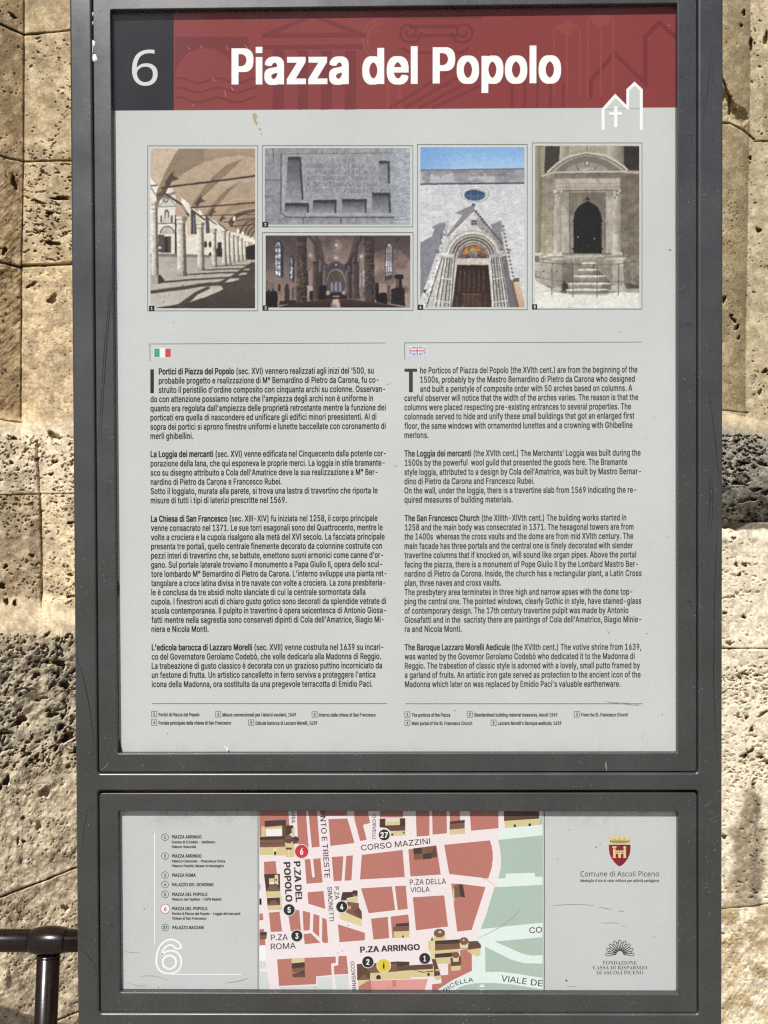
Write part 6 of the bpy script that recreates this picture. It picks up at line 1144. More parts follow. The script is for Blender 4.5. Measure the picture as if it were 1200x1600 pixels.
# picture captions
def caption(n, s, bx, u0, u1, v):
    t = Prints(INKY); t.frame(bx, v - 7.6, bx + 8.0, v + 1.0, .9, (110, 109, 107))
    t.text([('bold', n)], (bx + 2.7, v - .9), (bx + 5.4, v - .9), 4.8, TXT, 1, flat=True)
    t.text([('bold', s)], (u0, v), (u1, v), 5.4, (66, 64, 63), 1, flat=True); t.build('picture_caption', poster)
for c in [('1', 'Portici di Piazza del Popolo', 236.9, 247.8, 311.7, 1119.2), ('2', 'Misure convenzionali per i laterizi ascolani, 1569', 337, 347.6, 462.6, 1119.4), ('3', 'Interno della chiesa di San Francesco', 487.5, 498.2, 587, 1119.6),
          ('4', 'Portale principale della chiesa di San Francesco', 236.9, 247.8, 361.2, 1132.2), ('5', 'Edicola barocca di Lazzaro Morelli, 1639', 388.5, 399.2, 495.6, 1132.4),
          ('1', 'The porticos of the Piazza', 632.5, 643.2, 703.5, 1119.8), ('2', 'Standardised building material measures, Ascoli 1569', 730.2, 740.8, 871, 1119.6), ('3', 'From the St. Francesco Church', 897.2, 908, 981.2, 1119.4),
          ('4', 'Main portal of the St. Francesco Church', 632.5, 643.4, 737.8, 1132.8), ('5', "Lazzaro Morelli's Baroque aedicule, 1639", 767.2, 777.8, 877.2, 1132.6)]: caption(*c)
# marks of age: a rust run under the title band, scuffs
for pts in ([(394, 178), (400, 177), (402, 183), (399, 187), (403, 192), (401, 196), (397, 190), (395, 184)], [(405, 199), (408, 201), (407, 204), (404, 202)], [(408, 207), (410, 209), (409, 211), (407, 209)]):
    mk = Prints(INKY); mk.poly(pts, (186, 168, 138), 1); mk.build('rust_mark', poster)
def speck(u, v, r, c, y, par):
    t = Prints(y); t.disc(u, v, r, c, 1, 8); t.build('speck', par)
for u, v in ((1046, 390), (1048, 391)): speck(u, v, 1.0, (120, 120, 120), INKY - 9e-5, poster)
for pts, w in (([(945, 1096), (965, 1099), (985, 1101), (1001, 1103)], .9), ([(950, 1097.5), (980, 1098.5), (998, 1101)], .6), ([(614, 726), (618, 729), (621, 727)], .7), ([(1005, 1143), (1004, 1158)], .6), ([(603, 602), (610, 599)], .7), ([(949, 984), (951, 990), (954, 985)], .8)):
    scratch(pts, w, (150, 150, 147), INKY - 9e-5, poster, 'scuff')
for u, v, r in ((969, 519, .8), (711, 1110, .9), (262, 1146, .8), (1011, 990, .9), (1035, 1117, .8)): speck(u, v, r, (90, 90, 88), INKY - 9e-5, poster)
for pts in ([(354, 72), (356, 78)], [(383, 70), (387, 76)], [(312, 70), (316, 75)], [(332, 121), (336, 128)], [(351, 141), (353, 151)], [(361, 136), (365, 142)], [(300, 163), (303, 166)], [(1044, 40), (1048, 39)], [(294, 74), (297, 77)]): scratch(pts, 1.0, (206, 170, 168), INKY - 2.6e-4, poster, 'scuff')
# a torn white paper flake standing at the foot of the poster
fx = []
for dy, pts in ((0.0, [(348.4, 1164.4), (351, 1166.5), (354.2, 1169), (355.2, 1166.6), (356.8, 1169.4), (357.2, 1172), (355.2, 1174.2), (353.8, 1175.4), (354.4, 1172.6)]),):
    p = np.array(pts); yf = PY - .0012 - .0009 * (p[:, 0] - 348) / 9
    x, z = bp(p[:, 0], p[:, 1], yf); n = len(p)
    Vf = [(a, b_, c) for a, b_, c in zip(x, yf, z)] + [(a, b_ + .0003, c) for a, b_, c in zip(x, yf, z)]
    tr = tessellate_polygon([[Vector((a, c, 0)) for a, c in zip(x, z)]])
    Ff = [tuple(t) for t in tr] + [tuple(i + n for i in t[::-1]) for t in tr] + [(i, (i + 1) % n, n + (i + 1) % n, n + i) for i in range(n)]
    fk = mesh_obj('paper_flake', Vf, Ff, M_WHITE); fk['label'] = 'tiny torn white flake standing on the lower edge of the information poster'; fk['category'] = 'paper flake'

# ================================================================ the map poster
PM = 0.0108
mapp = thing('map_poster', 'grey map poster with coloured town map, numbered legend and two emblems, in lower sign door', 'poster', (0, PM, 1.05))
MY = PM - 0.00012
MPAPER = (204, 206, 206)
M_PAPER2 = make_paper('grey_map_paper', MPAPER, float(bp(600, 1268, PM)[1]), float(bp(600, 1296, PM)[1]))
sheet('paper_sheet', [(187.0, 1262), (1059.0, 1262), (1059.4, 1300), (1059, 1400), (1058.6, 1470), (1057.6, 1500), (1058.4, 1530), (1059.6, 1547), (1056, 1551.5), (1040, 1553), (1020, 1556), (500, 1556), (192, 1556), (188.6, 1549), (187.6, 1540), (186.4, 1400)], M_PAPER2, mapp, PM)
dv = Prints(MY); dv.line([(403.2, 1262), (403.2, 1556)], 1.3, (120, 122, 122), 1); dv.build('divider_line', mapp)
dv = Prints(MY); dv.line([(850.6, 1262), (850.6, 1556)], 1.5, (120, 122, 122), 1); dv.build('divider_line', mapp)

# legend
def lz(x, y): return (180 + x / 5, 1260 + y / 5)
LT = (58, 57, 56)
def entry(num, cy, lines, red=False, cx=389):
    t = Prints(MY); u, v = lz(cx, cy)
    if red: t.disc(u, v, 7.4, (243, 240, 240), 1); t.ring(u, v, 6.7, 7.6, (200, 96, 104), 2); t.centred('bold', num, u, v, 4.0, 6.2, (204, 90, 98), 3)
    else: t.ring(u, v, 5.0, 5.7, (62, 62, 62), 1); t.centred('bold', num, u, v, 2.6 if len(num) == 1 else 6.4, 4.9, LT, 2)
    for s, x0, x1, bl, cap in lines: t.text([('bold', s)], lz(x0, bl), lz(x1, bl), cap, LT, 1, flat=True)
    o = t.build('legend_entry', mapp)
    if red: o['label'] = 'red circled number 6 entry'
entry('1', 240, [('PIAZZA ARRINGO', 443, 674, 250, 5.0), ('Duomo di S.Emidio - Battistero', 442, 781, 288, 4.0), ('Palazzo Vescovile', 442, 633, 325, 4.0)])
entry('2', 388, [('PIAZZA ARRINGO', 443, 674, 399, 5.0), ('Palazzo Comunale - Pinacoteca Civica', 443, 858, 437, 4.0), ('Palazzo Panichi, Museo Archeologico', 443, 850, 474, 4.0)])
entry('3', 537, [('PIAZZA ROMA', 444, 630, 549, 5.0)])
entry('4', 610, [('PALAZZO DEL GOVERNO', 444, 769, 623, 5.0)])
entry('5', 687, [('PIAZZA DEL POPOLO', 445, 720, 699, 5.0), ('Palazzo dei Capitani - Caffè Meletti', 445, 829, 735, 4.0)], cx=390)
entry('6', 800, [('PIAZZA DEL POPOLO', 445, 720, 810, 5.0), ('Portici di Piazza del Popolo - Loggia dei mercanti', 445, 977, 847, 4.0), ('Chiesa di San Francesco', 445, 713, 884, 4.0)], True, 391)
entry('27', 946, [('PALAZZO BAZZANI', 446, 691, 958, 5.0)], cx=391)
WT = (246, 248, 247)
t = Prints(MY)
t.line([lz(307, 208), lz(309, 1085)], 1.3, WT); t.line([lz(440, 1312), lz(985, 1314)], 1.4, WT)
o6 = [(522, 1106), (498, 1062), (450, 1038), (400, 1044), (352, 1084), (326, 1150), (319, 1220), (336, 1272), (378, 1302), (428, 1307), (478, 1297), (510, 1262), (519, 1215), (508, 1165), (470, 1131), (420, 1126), (385, 1142), (363, 1168), (371, 1130), (395, 1096), (430, 1080), (458, 1090), (474, 1114)]
def smooth(p, closed=True, it=2):
    p = [np.array(k, float) for k in p]
    for _ in range(it):
        q = []
        for i in range(len(p) if closed else len(p) - 1):
            a, b_ = p[i], p[(i + 1) % len(p)]; q += [a * .78 + b_ * .22, a * .22 + b_ * .78]
        p = q
    return [tuple(k) for k in p]
t.line([lz(*k) for k in smooth(o6)], 3.0, WT, 1, closed=True)
t.ring(*lz(424, 1217), 8.8, 12.2, WT, 1)
t.build('outline_numeral', mapp)

# the town map
def zA(p): return [(400 + x / 5.217, 1260 + y / 5.217) for x, y in p]
def zB(p): return [(400 + x / 5.217, 1400 + y / 5.217) for x, y in p]
def zC(p): return [(620 + x / 5, 1260 + y / 5) for x, y in p]
def zD(p): return [(620 + x / 5, 1400 + y / 5) for x, y in p]
RED, GRN, MINT, ROAD, LG = (191, 124, 114), (178, 196, 184), (228, 240, 236), (243, 231, 233), (216, 220, 217)
CRM, BRN, DRK, DBR, PNK = (219, 203, 152), (128, 94, 78), (80, 60, 56), (104, 76, 66), (226, 160, 154)
mp = Prints(MY)
mp.rect(405.4, 1262, 847.6, 1556, ROAD, 0)
MINT_L = 1
for p in (zC([(815, 180), (1138, 140), (1138, 720), (800, 640), (780, 600), (790, 560), (815, 470), (815, 390), (800, 300), (790, 262)]), zD([(780, -70), (1138, -70), (1138, 766), (330, 766), (345, 700), (590, 590), (590, 470), (625, 290), (700, 130)])): mp.poly(p, MINT, MINT_L); MINT_L += .4
red = [zA(p) for p in ([(28, 12), (262, 12), (278, 245), (28, 245)], [(330, 12), (404, 12), (429, 335), (345, 320)], [(424, 12), (495, 12), (519, 328), (455, 335)], [(528, 12), (738, 12), (742, 74), (532, 78)], [(590, 104), (745, 98), (803, 298), (607, 322)],
    [(798, 12), (905, 12), (930, 135), (872, 150), (902, 272), (848, 282), (803, 105)], [(1010, 12), (1199, 12), (1199, 90), (1010, 90)], [(397, 432), (442, 428), (458, 578), (480, 576), (465, 428), (525, 422), (543, 620), (412, 630)], [(617, 412), (712, 406), (698, 605), (633, 610)],
    [(735, 405), (790, 398), (778, 602), (722, 605)], [(65, 452), (160, 445), (170, 550), (68, 555)], [(28, 630), (34, 630), (36, 680), (28, 680)], [(28, 750), (44, 750), (46, 802), (28, 802)])]
red += [[(565.2, 1335.7), (629, 1328), (632.4, 1370.2), (562.5, 1374.2)], [(564, 1388), (612.4, 1385), (617.5, 1422), (576, 1426.8)], [(617, 1384.6), (634, 1383.8), (637, 1420), (621.6, 1422)], [(480.5, 1394.2), (505.4, 1392.2), (508.3, 1420.2), (481.8, 1412)]]
red += [zB(p) for p in ([(105, 135), (192, 128), (213, 288), (120, 293)], [(265, 165), (320, 115), (352, 113), (367, 283), (283, 287)], [(380, 120), (443, 135), (437, 278), (388, 283)], [(468, 145), (517, 160), (515, 335), (463, 290)], [(540, 175), (575, 190), (588, 380), (557, 383), (538, 370)],
    [(388, 310), (447, 303), (525, 380), (397, 393)], [(668, 230), (887, 300), (887, 360), (680, 376)], [(938, 185), (1075, 170), (1085, 343), (957, 355)], [(1097, 168), (1240, 150), (1248, 210), (1248, 320), (1112, 342)],
    [(172, 517), (295, 508), (650, 493), (650, 545), (612, 550), (618, 643), (490, 655), (490, 718), (188, 733)], [(672, 490), (738, 487), (752, 635), (637, 640), (635, 570), (670, 565)], [(28, 145), (55, 140), (60, 195), (28, 198)], [(28, 20), (45, 20), (45, 70), (28, 70)], [(28, 270), (65, 270), (78, 400), (28, 402)], [(833, 690), (936, 685), (946, 800), (838, 800)])]
red += [zC(p) for p in ([(147, 12), (255, 12), (255, 228), (155, 236)], [(275, 12), (388, 12), (392, 210), (280, 220)], [(412, 12), (492, 12), (495, 110), (415, 130)], [(568, 12), (792, 12), (795, 170), (580, 190)], [(90, 335), (310, 305), (343, 532), (107, 547)],
    [(370, 300), (727, 265), (741, 310), (749, 360), (750, 410), (742, 475), (715, 563), (560, 545), (410, 528)], [(425, 602), (500, 605), (693, 630), (585, 965), (472, 977)], [(125, 710), (370, 695), (400, 938), (150, 968)])]
red += [zD([(495, 420), (585, 410), (587, 583), (430, 660), (350, 712), (275, 758), (275, 690), (350, 680), (345, 620), (402, 615), (400, 530), (495, 520)])]
for p in red: mp.poly(p, RED, 2)
mp.poly(zB([(936, 690), (1400, 675), (1368, 800), (946, 800)]), PNK, 2.5); mp.poly(zB([(1110, 688), (1142, 686), (1144, 740), (1112, 742)]), (206, 132, 126), 3); mp.line(zB([(1112, 742), (1082, 740), (1084, 800)]), .8, (206, 132, 126), 3)
for p in ([(500, 662), (622, 655), (626, 800), (205, 800), (192, 742), (500, 728)], [(640, 650), (752, 642), (756, 800), (655, 800)], [(28, 530), (80, 530), (85, 590), (28, 590)], [(28, 618), (90, 615), (116, 800), (28, 800)]): mp.poly(zB(p), LG, 2)
mp.poly(zB([(28, 405), (78, 405), (80, 528), (28, 528)]), (246, 247, 246), 2)
GRN_L = 2
for p in (zC([(792, 262), (1138, 225), (1138, 550), (1080, 548), (1078, 518), (850, 525), (850, 560), (790, 563), (806, 510), (814, 450), (812, 380), (804, 315)]), zC([(762, 632), (1000, 620), (1138, 612), (1138, 908), (655, 958), (700, 840)]), zD([(765, 355), (1138, 322), (1138, 462), (1050, 465), (980, 450), (900, 415)]),
          zD([(690, 395), (760, 430), (900, 500), (1000, 525), (1138, 528), (1138, 640), (960, 610), (820, 592), (692, 592)]), zD([(400, 766), (440, 745), (500, 705), (600, 682), (740, 678), (900, 690), (1138, 728), (1138, 766)])): mp.poly(p, GRN, GRN_L); GRN_L += .15
mp.poly(zC([(1115, 80), (1138, 80), (1138, 140), (1115, 142)]), GRN, 2)
MAP = mp.build('street_map', mapp)

def landmark(shapes):
    m = Prints(MY - 9e-5)
    for i, (f, pts, c) in enumerate(shapes): m.poly(f(pts), c, 1 + i * .25)
    m.build('landmark_drawing', MAP)
def oct_(cx, cy, r, sq=.85): return [(cx + r * math.cos(math.pi / 8 + i * math.pi / 4), cy + sq * r * math.sin(math.pi / 8 + i * math.pi / 4)) for i in range(8)]
landmark([(zA, [(45, 160), (72, 165), (75, 245), (45, 245)], CRM), (zA, [(70, 118), (243, 108), (245, 150), (72, 166)], DRK), (zA, [(76, 172), (215, 160), (215, 243), (80, 243)], (246, 243, 238)), (zA, [(76, 172), (215, 160), (215, 180), (78, 186)], CRM), (zA, [(213, 152), (246, 150), (247, 245), (213, 243)], DBR),
          (zA, [(246, 155), (305, 154), (300, 212), (245, 240)], DRK), (zA, [(290, 180), (313, 176), (312, 240), (292, 240)], CRM), (zA, [(30, 248), (236, 241), (236, 280), (30, 286)], DRK), (zA, [(30, 274), (236, 268), (238, 332), (30, 333)], BRN), (zA, [(30, 300), (236, 296), (236, 304), (30, 308)], DBR), (zA, [(30, 335), (240, 328), (242, 396), (200, 398), (30, 398)], CRM),
          (zA, [(30, 398), (140, 396), (140, 412), (30, 412)], (244, 238, 226)), (zA, [(138, 345), (155, 340), (170, 345), (170, 396), (138, 396)], (236, 222, 176)), (zA, [(146, 368), (166, 368), (166, 394), (146, 394)], (70, 58, 52)), (zA, [(238, 280), (312, 270), (312, 410), (240, 410)], CRM), (zA, [(238, 335), (296, 335), (290, 352), (246, 352)], DBR),
          (zA, oct_(322, 268, 30), DRK), (zA, [(300, 280), (345, 275), (340, 300), (300, 305)], DBR), (zA, oct_(266, 268, 40), DBR), (zA, [(236, 268), (266, 230), (292, 262)], BRN), (zA, [(262, 352), (272, 352), (272, 410), (262, 410)], (236, 222, 176))])
landmark([(zA, [(65, 553), (195, 549), (197, 691), (82, 693)], DRK), (zA, [(80, 692), (115, 640), (170, 640), (198, 690)], BRN), (zA, [(105, 588), (150, 585), (150, 634), (108, 634)], CRM), (zA, [(108, 620), (150, 618), (150, 634), (108, 634)], (246, 240, 226)), (zA, [(152, 560), (180, 557), (182, 640), (155, 630)], (228, 212, 164)), (zA, [(158, 590), (170, 590), (170, 606), (158, 606)], (70, 58, 52)),
          (zA, [(80, 693), (198, 690), (201, 736), (82, 736)], CRM), (zA, [(88, 746), (194, 741), (198, 806), (94, 808)], DRK), (zA, [(96, 806), (128, 766), (158, 764), (192, 804)], BRN), (zA, [(94, 808), (208, 803), (208, 842), (96, 844)], CRM), (zA, [(194, 741), (208, 741), (208, 805), (196, 806)], CRM)])
landmark([(zA, [(1008, 100), (1217, 96), (1217, 190), (1008, 170)], DRK), (zA, [(1055, 98), (1172, 97), (1172, 128), (1055, 128)], (222, 216, 210)), (zA, [(1052, 128), (1174, 124), (1172, 152), (1055, 156)], CRM), (zA, [(1050, 165), (1217, 158), (1217, 198), (1095, 200)], DBR), (zA, [(1095, 203), (1220, 196), (1220, 236), (1100, 240)], CRM), (zA, [(1103, 222), (1118, 220), (1118, 238), (1103, 238)], (62, 50, 46)), (zC, [(48, 198), (60, 198), (60, 212), (48, 212)], (62, 50, 46))])
landmark([(zB, [(735, 28), (792, 12), (830, 8), (826, 52), (740, 48)], CRM), (zB, [(705, -32), (785, -34), (790, -46), (828, -46), (828, -2), (740, 18), (738, 36), (690, 36)], DRK), (zB, [(780, -5), (800, -20), (825, -8), (825, 6)], BRN), (zB, [(742, 46), (838, 58), (840, 118), (862, 128), (862, 192), (732, 132)], BRN), (zB, [(793, 128), (838, 92), (862, 128), (862, 188)], DBR), (zB, [(745, 80), (775, 80), (775, 108), (745, 104)], (196, 168, 128)), (zB, [(680, 140), (735, 136), (862, 190), (863, 248), (680, 184)], (226, 211, 160))])
landmark([(zB, [(290, 508), (395, 504), (397, 542), (290, 548)], CRM), (zB, [(290, 549), (397, 538), (397, 582), (293, 592)], DRK), (zB, [(293, 591), (398, 580), (398, 614), (297, 622)], BRN), (zB, [(297, 634), (398, 610), (398, 634)], DRK), (zB, [(297, 636), (400, 636), (400, 660), (300, 663)], DBR)])
landmark([(zB, [(32, 296), (88, 291), (88, 318), (32, 320)], DRK), (zB, [(32, 320), (88, 318), (84, 350), (32, 354)], BRN)])
landmark([(zB, [(1140, 226), (1246, 218), (1249, 246), (1140, 248)], DRK), (zB, [(1118, 250), (1249, 242), (1249, 284), (1118, 290)], BRN), (zB, [(1122, 290), (1250, 284), (1251, 336), (1125, 342)], CRM), (zB, [(1192, 322), (1204, 322), (1204, 340), (1192, 340)], (62, 50, 46))])
landmark([(zC, [(127, 328), (193, 320), (198, 368), (132, 372)], DRK), (zC, [(193, 320), (305, 305), (268, 362), (198, 368)], BRN), (zC, [(305, 305), (315, 396), (270, 402), (268, 362)], DBR), (zC, [(132, 372), (203, 368), (207, 412), (137, 417)], BRN), (zC, [(203, 370), (270, 362), (271, 408), (207, 412)], DRK)])
landmark([(zC, [(415, 118), (532, 105), (530, 128), (413, 137)], DRK), (zC, [(413, 137), (530, 127), (530, 172), (412, 181)], BRN), (zC, [(412, 181), (530, 172), (535, 212), (415, 219)], CRM)])
landmark([(zC, [(437, 650), (447, 640), (454, 715), (444, 765)], CRM), (zC, [(447, 620), (486, 608), (497, 705), (450, 716)], BRN), (zC, [(486, 608), (516, 612), (533, 710), (497, 705)], DRK)])
landmark([(zC, [(836, 20), (1112, 20), (1112, 94), (838, 112)], DBR), (zC, [(838, 106), (1112, 88), (1112, 96), (838, 113)], DRK), (zC, [(838, 113), (1112, 95), (1116, 142), (845, 167)], CRM), (zC, [(912, 146), (921, 138), (931, 144), (932, 161), (913, 162)], (70, 58, 52)), (zC, [(1028, 138), (1038, 130), (1048, 136), (1049, 152), (1029, 154)], (70, 58, 52))])
landmark([(zB, [(822, 556), (876, 550), (930, 628), (930, 682), (825, 687)], DBR), (zB, [(833, 686), (880, 636), (926, 682)], BRN), (zB, [(833, 690), (926, 684), (880, 712), (835, 738)], CRM), (zB, [(876, 550), (1250, 536), (1250, 612), (930, 628)], BRN), (zB, [(1020, 545), (1150, 533), (1250, 536), (1250, 560), (1156, 572), (1150, 548), (960, 560)], DRK), (zB, [(930, 628), (1255, 610), (1262, 672), (932, 686)], CRM), (zB, [(980, 652), (992, 644), (1010, 645), (1017, 655), (1017, 677), (981, 679)], (62, 50, 46)),
          (zD, [(0, 516), (55, 514), (62, 546), (0, 552)], DRK), (zD, [(0, 548), (280, 530), (284, 572), (0, 584)], DBR), (zD, [(0, 588), (120, 578), (284, 570), (288, 626), (112, 634), (106, 642), (0, 645)], CRM), (zD, [(112, 574), (210, 592), (285, 582), (284, 590), (200, 598)], DRK), (zD, [(238, 602), (256, 600), (258, 622), (240, 624)], (62, 50, 46)), (zD, [(272, 490), (300, 484), (343, 618), (292, 628), (288, 560)], DBR), (zD, [(300, 575), (340, 568), (342, 580), (304, 586)], CRM), (zD, [(290, 628), (344, 618), (342, 648), (300, 656)], CRM)])
landmark([(zD, [(290, 300), (378, 300), (378, 348), (290, 348)], CRM), (zD, oct_(333, 290, 46, .78), BRN), (zD, oct_(337, 281, 12), (222, 206, 160)), (zD, [(298, 350), (492, 338), (492, 372), (300, 378)], DRK), (zD, [(298, 378), (490, 370), (560, 360), (560, 412), (490, 412), (298, 426)], BRN), (zD, [(298, 426), (490, 412), (490, 436), (298, 452)], CRM), (zD, [(298, 452), (438, 440), (432, 474), (298, 484)], DRK), (zD, [(298, 484), (420, 476), (420, 526), (300, 528)], CRM),
          (zD, [(560, 354), (632, 351), (658, 382), (656, 408), (560, 418)], DBR), (zD, [(545, 422), (656, 406), (653, 452), (632, 472), (570, 446)], CRM), (zD, [(490, 365), (560, 365), (554, 408), (496, 408)], (232, 216, 166)), (zD, oct_(525, 352, 37), BRN), (zD, oct_(522, 344, 8), (222, 206, 160)), (zD, [(418, 482), (502, 470), (500, 542), (424, 548)], DBR), (zD, [(436, 480), (486, 476), (482, 512), (440, 514)], (226, 211, 160)), (zD, oct_(460, 460, 31), BRN), (zD, [(424, 548), (500, 542), (497, 580), (424, 584)], CRM), (zD, [(246, 352), (266, 345), (266, 440), (246, 410)], CRM), (zD, [(264, 345), (298, 345), (298, 492), (264, 492)], (228, 213, 164)), (zD, [(264, 348), (276, 316), (287, 348)], DBR)])

MT = (62, 58, 58)
def street(font, s, p0, p1, cap, col=MT):
    t = Prints(MY - 2.6e-4); t.text([(font, s)], p0, p1, cap, col, 0); t.build('street_name', MAP)
A1 = lambda x, y: zA([(x, y)])[0]; B1 = lambda x, y: zB([(x, y)])[0]; C1 = lambda x, y: zC([(x, y)])[0]; D1 = lambda x, y: zD([(x, y)])[0]
street('regular', 'CORSO MAZZINI', A1(858, 360), C1(261, 291), 8.8)
street('regular', 'ENTO E TRIESTE', A1(519, 38), A1(560, 583), 8.6); street('regular', 'ARIA', A1(288, 38), A1(289, 135), 5.8); street('regular', 'O CRIVELLI', A1(949, 66), A1(949, 262), 5.4)
street('bold', 'P.ZA DEL', A1(308, 449), A1(326, 781), 10); street('bold', 'POPOLO', A1(226, 455), A1(244, 778), 10)
street('regular', 'P.ZA', A1(638, 655), A1(642, 758), 7.2); street('regular', 'SIMONETTI', A1(582, 656), B1(598, 205), 7.0)
street('regular', 'P.ZA', B1(121, 362), B1(259, 358), 9.2); street('regular', 'ROMA', B1(121, 436), B1(324, 427), 9.2)
street('bold', 'P.ZA ARRINGO', B1(850, 461), D1(180, 420), 9.2)
street('regular', 'P.ZA DELLA', C1(102, 613), C1(385, 604), 8.4); street('regular', 'VIOLA', C1(106, 671), C1(257, 667), 8.0)
street('regular', 'CO', D1(1036, 291), D1(1136, 284), 9); street('regular', 'VIALE', D1(814, 664), D1(1012, 690), 9.4); street('regular', 'DE', D1(1046, 696), D1(1137, 706), 9.4)
street('regular', 'ORNASACCO', B1(821, 792), B1(800, 531), 6)
t = Prints(MY - 2.6e-4); t.text_along('regular', 'RRICELLA', [D1(*k_) for k_ in ((356, 788), (384, 751), (416, 725), (450, 705), (490, 689), (540, 677), (600, 668))], 6.6, MT)
t.build('street_name', MAP)
def marker(s, p, r, fill, ink_, cap=8.6, label=None):
    t = Prints(MY - 3.2e-4); u, v = p
    t.disc(u, v, r + 1.0, (240, 236, 236), 0); t.disc(u, v, r, fill, 1)
    w = {1: 4.9, 2: 11.6}[len(s)]
    if s == '1': w = 3.6
    if s == 'i': w = 2.6; cap *= .92
    t.centred('bold', s, u, v, w, cap, ink_, 2); o = t.build('map_marker', MAP)
    if label: o['label'] = label
BK, W_ = (50, 48, 50), (246, 246, 246)
marker('27', A1(1045, 232), 8.6, BK, W_); marker('6', A1(372, 367), 10.4, (202, 62, 68), W_, 9.6, 'red marker with the number 6')
marker('5', B1(270, 112), 8.8, BK, W_); marker('4', B1(699, 88), 8.8, BK, W_); marker('3', B1(333, 325), 8.8, BK, W_); marker('2', B1(912, 537), 8.9, BK, W_); marker('1', D1(218, 488), 8.6, BK, W_)
marker('i', B1(1041, 567), 10.4, (228, 203, 74), (60, 54, 30), 10, 'yellow information marker')
t = Prints(MY - 1e-4); t.poly(zD([(640, 712), (666, 685), (692, 711)]), (238, 244, 240)); t.text([('bold', 'D')], D1(652, 758), D1(690, 757), 5.6, (238, 244, 240)); t.build('map_sign', MAP)

# emblems on the right
def eE(p): return [(940 + x / 12, 1290 + y / 12) for x, y in p]
ar = Prints(MY)
sh = [(134, 356), (543, 356), (543, 440), (530, 530), (495, 612), (440, 690), (390, 738), (339, 766), (288, 738), (238, 690), (183, 612), (148, 530), (134, 440)]
ar.poly(eE([(339 + (x - 339) * 1.05, 350 + (y - 356) * 1.035) for x, y in sh]), (232, 222, 206), 0); ar.poly(eE(sh), (146, 42, 56), 1); ar.poly(eE([(339, 356)] + sh[1:8]), (128, 40, 56), 2)
ar.poly(eE([(150, 268), (530, 268), (522, 312), (440, 326), (339, 331), (240, 326), (155, 312)]), (164, 144, 98), 1)
cr = [(112, 212), (166, 202), (176, 232), (222, 226), (218, 176), (264, 172), (268, 222), (312, 220), (310, 172), (358, 172), (356, 220), (404, 222), (410, 176), (460, 180), (452, 228), (498, 234), (508, 196), (556, 206), (530, 268), (488, 282), (339, 276), (190, 280), (150, 264)]
ar.poly(eE(cr), (226, 204, 134), 2)
for x in (240, 330, 422): ar.poly(eE([(x - 9, 246), (x + 9, 246), (x + 9, 274), (x - 9, 274)]), (150, 130, 84), 3)
YB = (232, 208, 140)
for k in ([(216, 424), (262, 424), (262, 585), (280, 604), (200, 604), (216, 585)], [(410, 440), (456, 440), (456, 585), (470, 604), (398, 604), (410, 585)], [(262, 476), (410, 476), (410, 530), (262, 530)], [(312, 530), (362, 530), (362, 604), (312, 604)], [(195, 384), (212, 396), (226, 380), (240, 396), (256, 380), (268, 396), (280, 384), (276, 410), (256, 432), (218, 432), (200, 410)], [(400, 408), (430, 378), (466, 408), (452, 424), (456, 444), (410, 444), (414, 424)]): ar.poly(eE(k), YB, 3)
for x in (285, 318, 350, 385): ar.poly(eE([(x - 10, 462), (x + 10, 462), (x + 10, 478), (x - 10, 478)]), YB, 3)
for x in (270, 304, 338, 372, 404): ar.poly(eE([(x - 9, 492), (x + 9, 492), (x + 9, 510), (x - 9, 510)]), (128, 40, 56), 4)
for x in (287, 386): ar.disc(940 + x / 12, 1290 + 548 / 12, 2.1, (138, 42, 56), 4.5); 
CO = ar.build('coat_of_arms', mapp)
def rz(x, y): return (860 + x / 5, 1260 + y / 5)
t = Prints(MY); t.text([('humanist', 'Comune di Ascoli Piceno')], rz(235, 547), rz(849, 547), 8.1, (44, 44, 46), 1, flat=True); t.text([('medium', "Medaglia d'oro al valor militare per attività partigiana")], rz(235, 590), rz(848, 590), 4.2, (58, 58, 59), 1, flat=True)
t.build('emblem_lettering', CO)
fn = Prints(MY); FK = (66, 65, 66); cx, cy = 940 + 342 / 12, 1455 + 432 / 12
def pol(r, a): return (cx + r * math.cos(a), cy - r * math.sin(a))
for i in range(9):
    a = math.pi * (-.008 + i / 8 * 1.016); h = .105
    tip = [pol(20.2 + 2.0 * math.cos(t_), a + h * math.sin(t_)) for t_ in np.linspace(-1.5, 1.5, 7)]
    fn.line([pol(6.2, a - .02)] + [pol(19.6, a - h)] + tip[1:-1] + [pol(19.6, a + h)] + [pol(6.2, a + .02)], .95, FK, 1 + i * .1)
    if i < 8:
        am = a + math.pi * 1.016 / 16; fn.line([pol(6.0, am - .10), pol(18.0, am - .085), pol(18.6, am), pol(18.0, am + .085), pol(6.0, am + .10)], .9, FK, 2 + i * .1)
fn.line([pol(5.8, math.pi * k_ / 20) for k_ in range(21)], 1.0, FK, 3)
FO = fn.build('foundation_emblem', mapp)
t = Prints(MY)
for s, x0, x1, bl in (('FONDAZIONE', 411, 676, 1235), ('CASSA DI RISPARMIO', 332, 754, 1273), ('DI ASCOLI PICENO', 359, 726, 1312)): t.text([('serif', s)], rz(x0, bl), rz(x1, bl), 5.5, (64, 63, 64), 1, flat=True)
t.build('emblem_lettering', FO)
SC = (174, 175, 173)
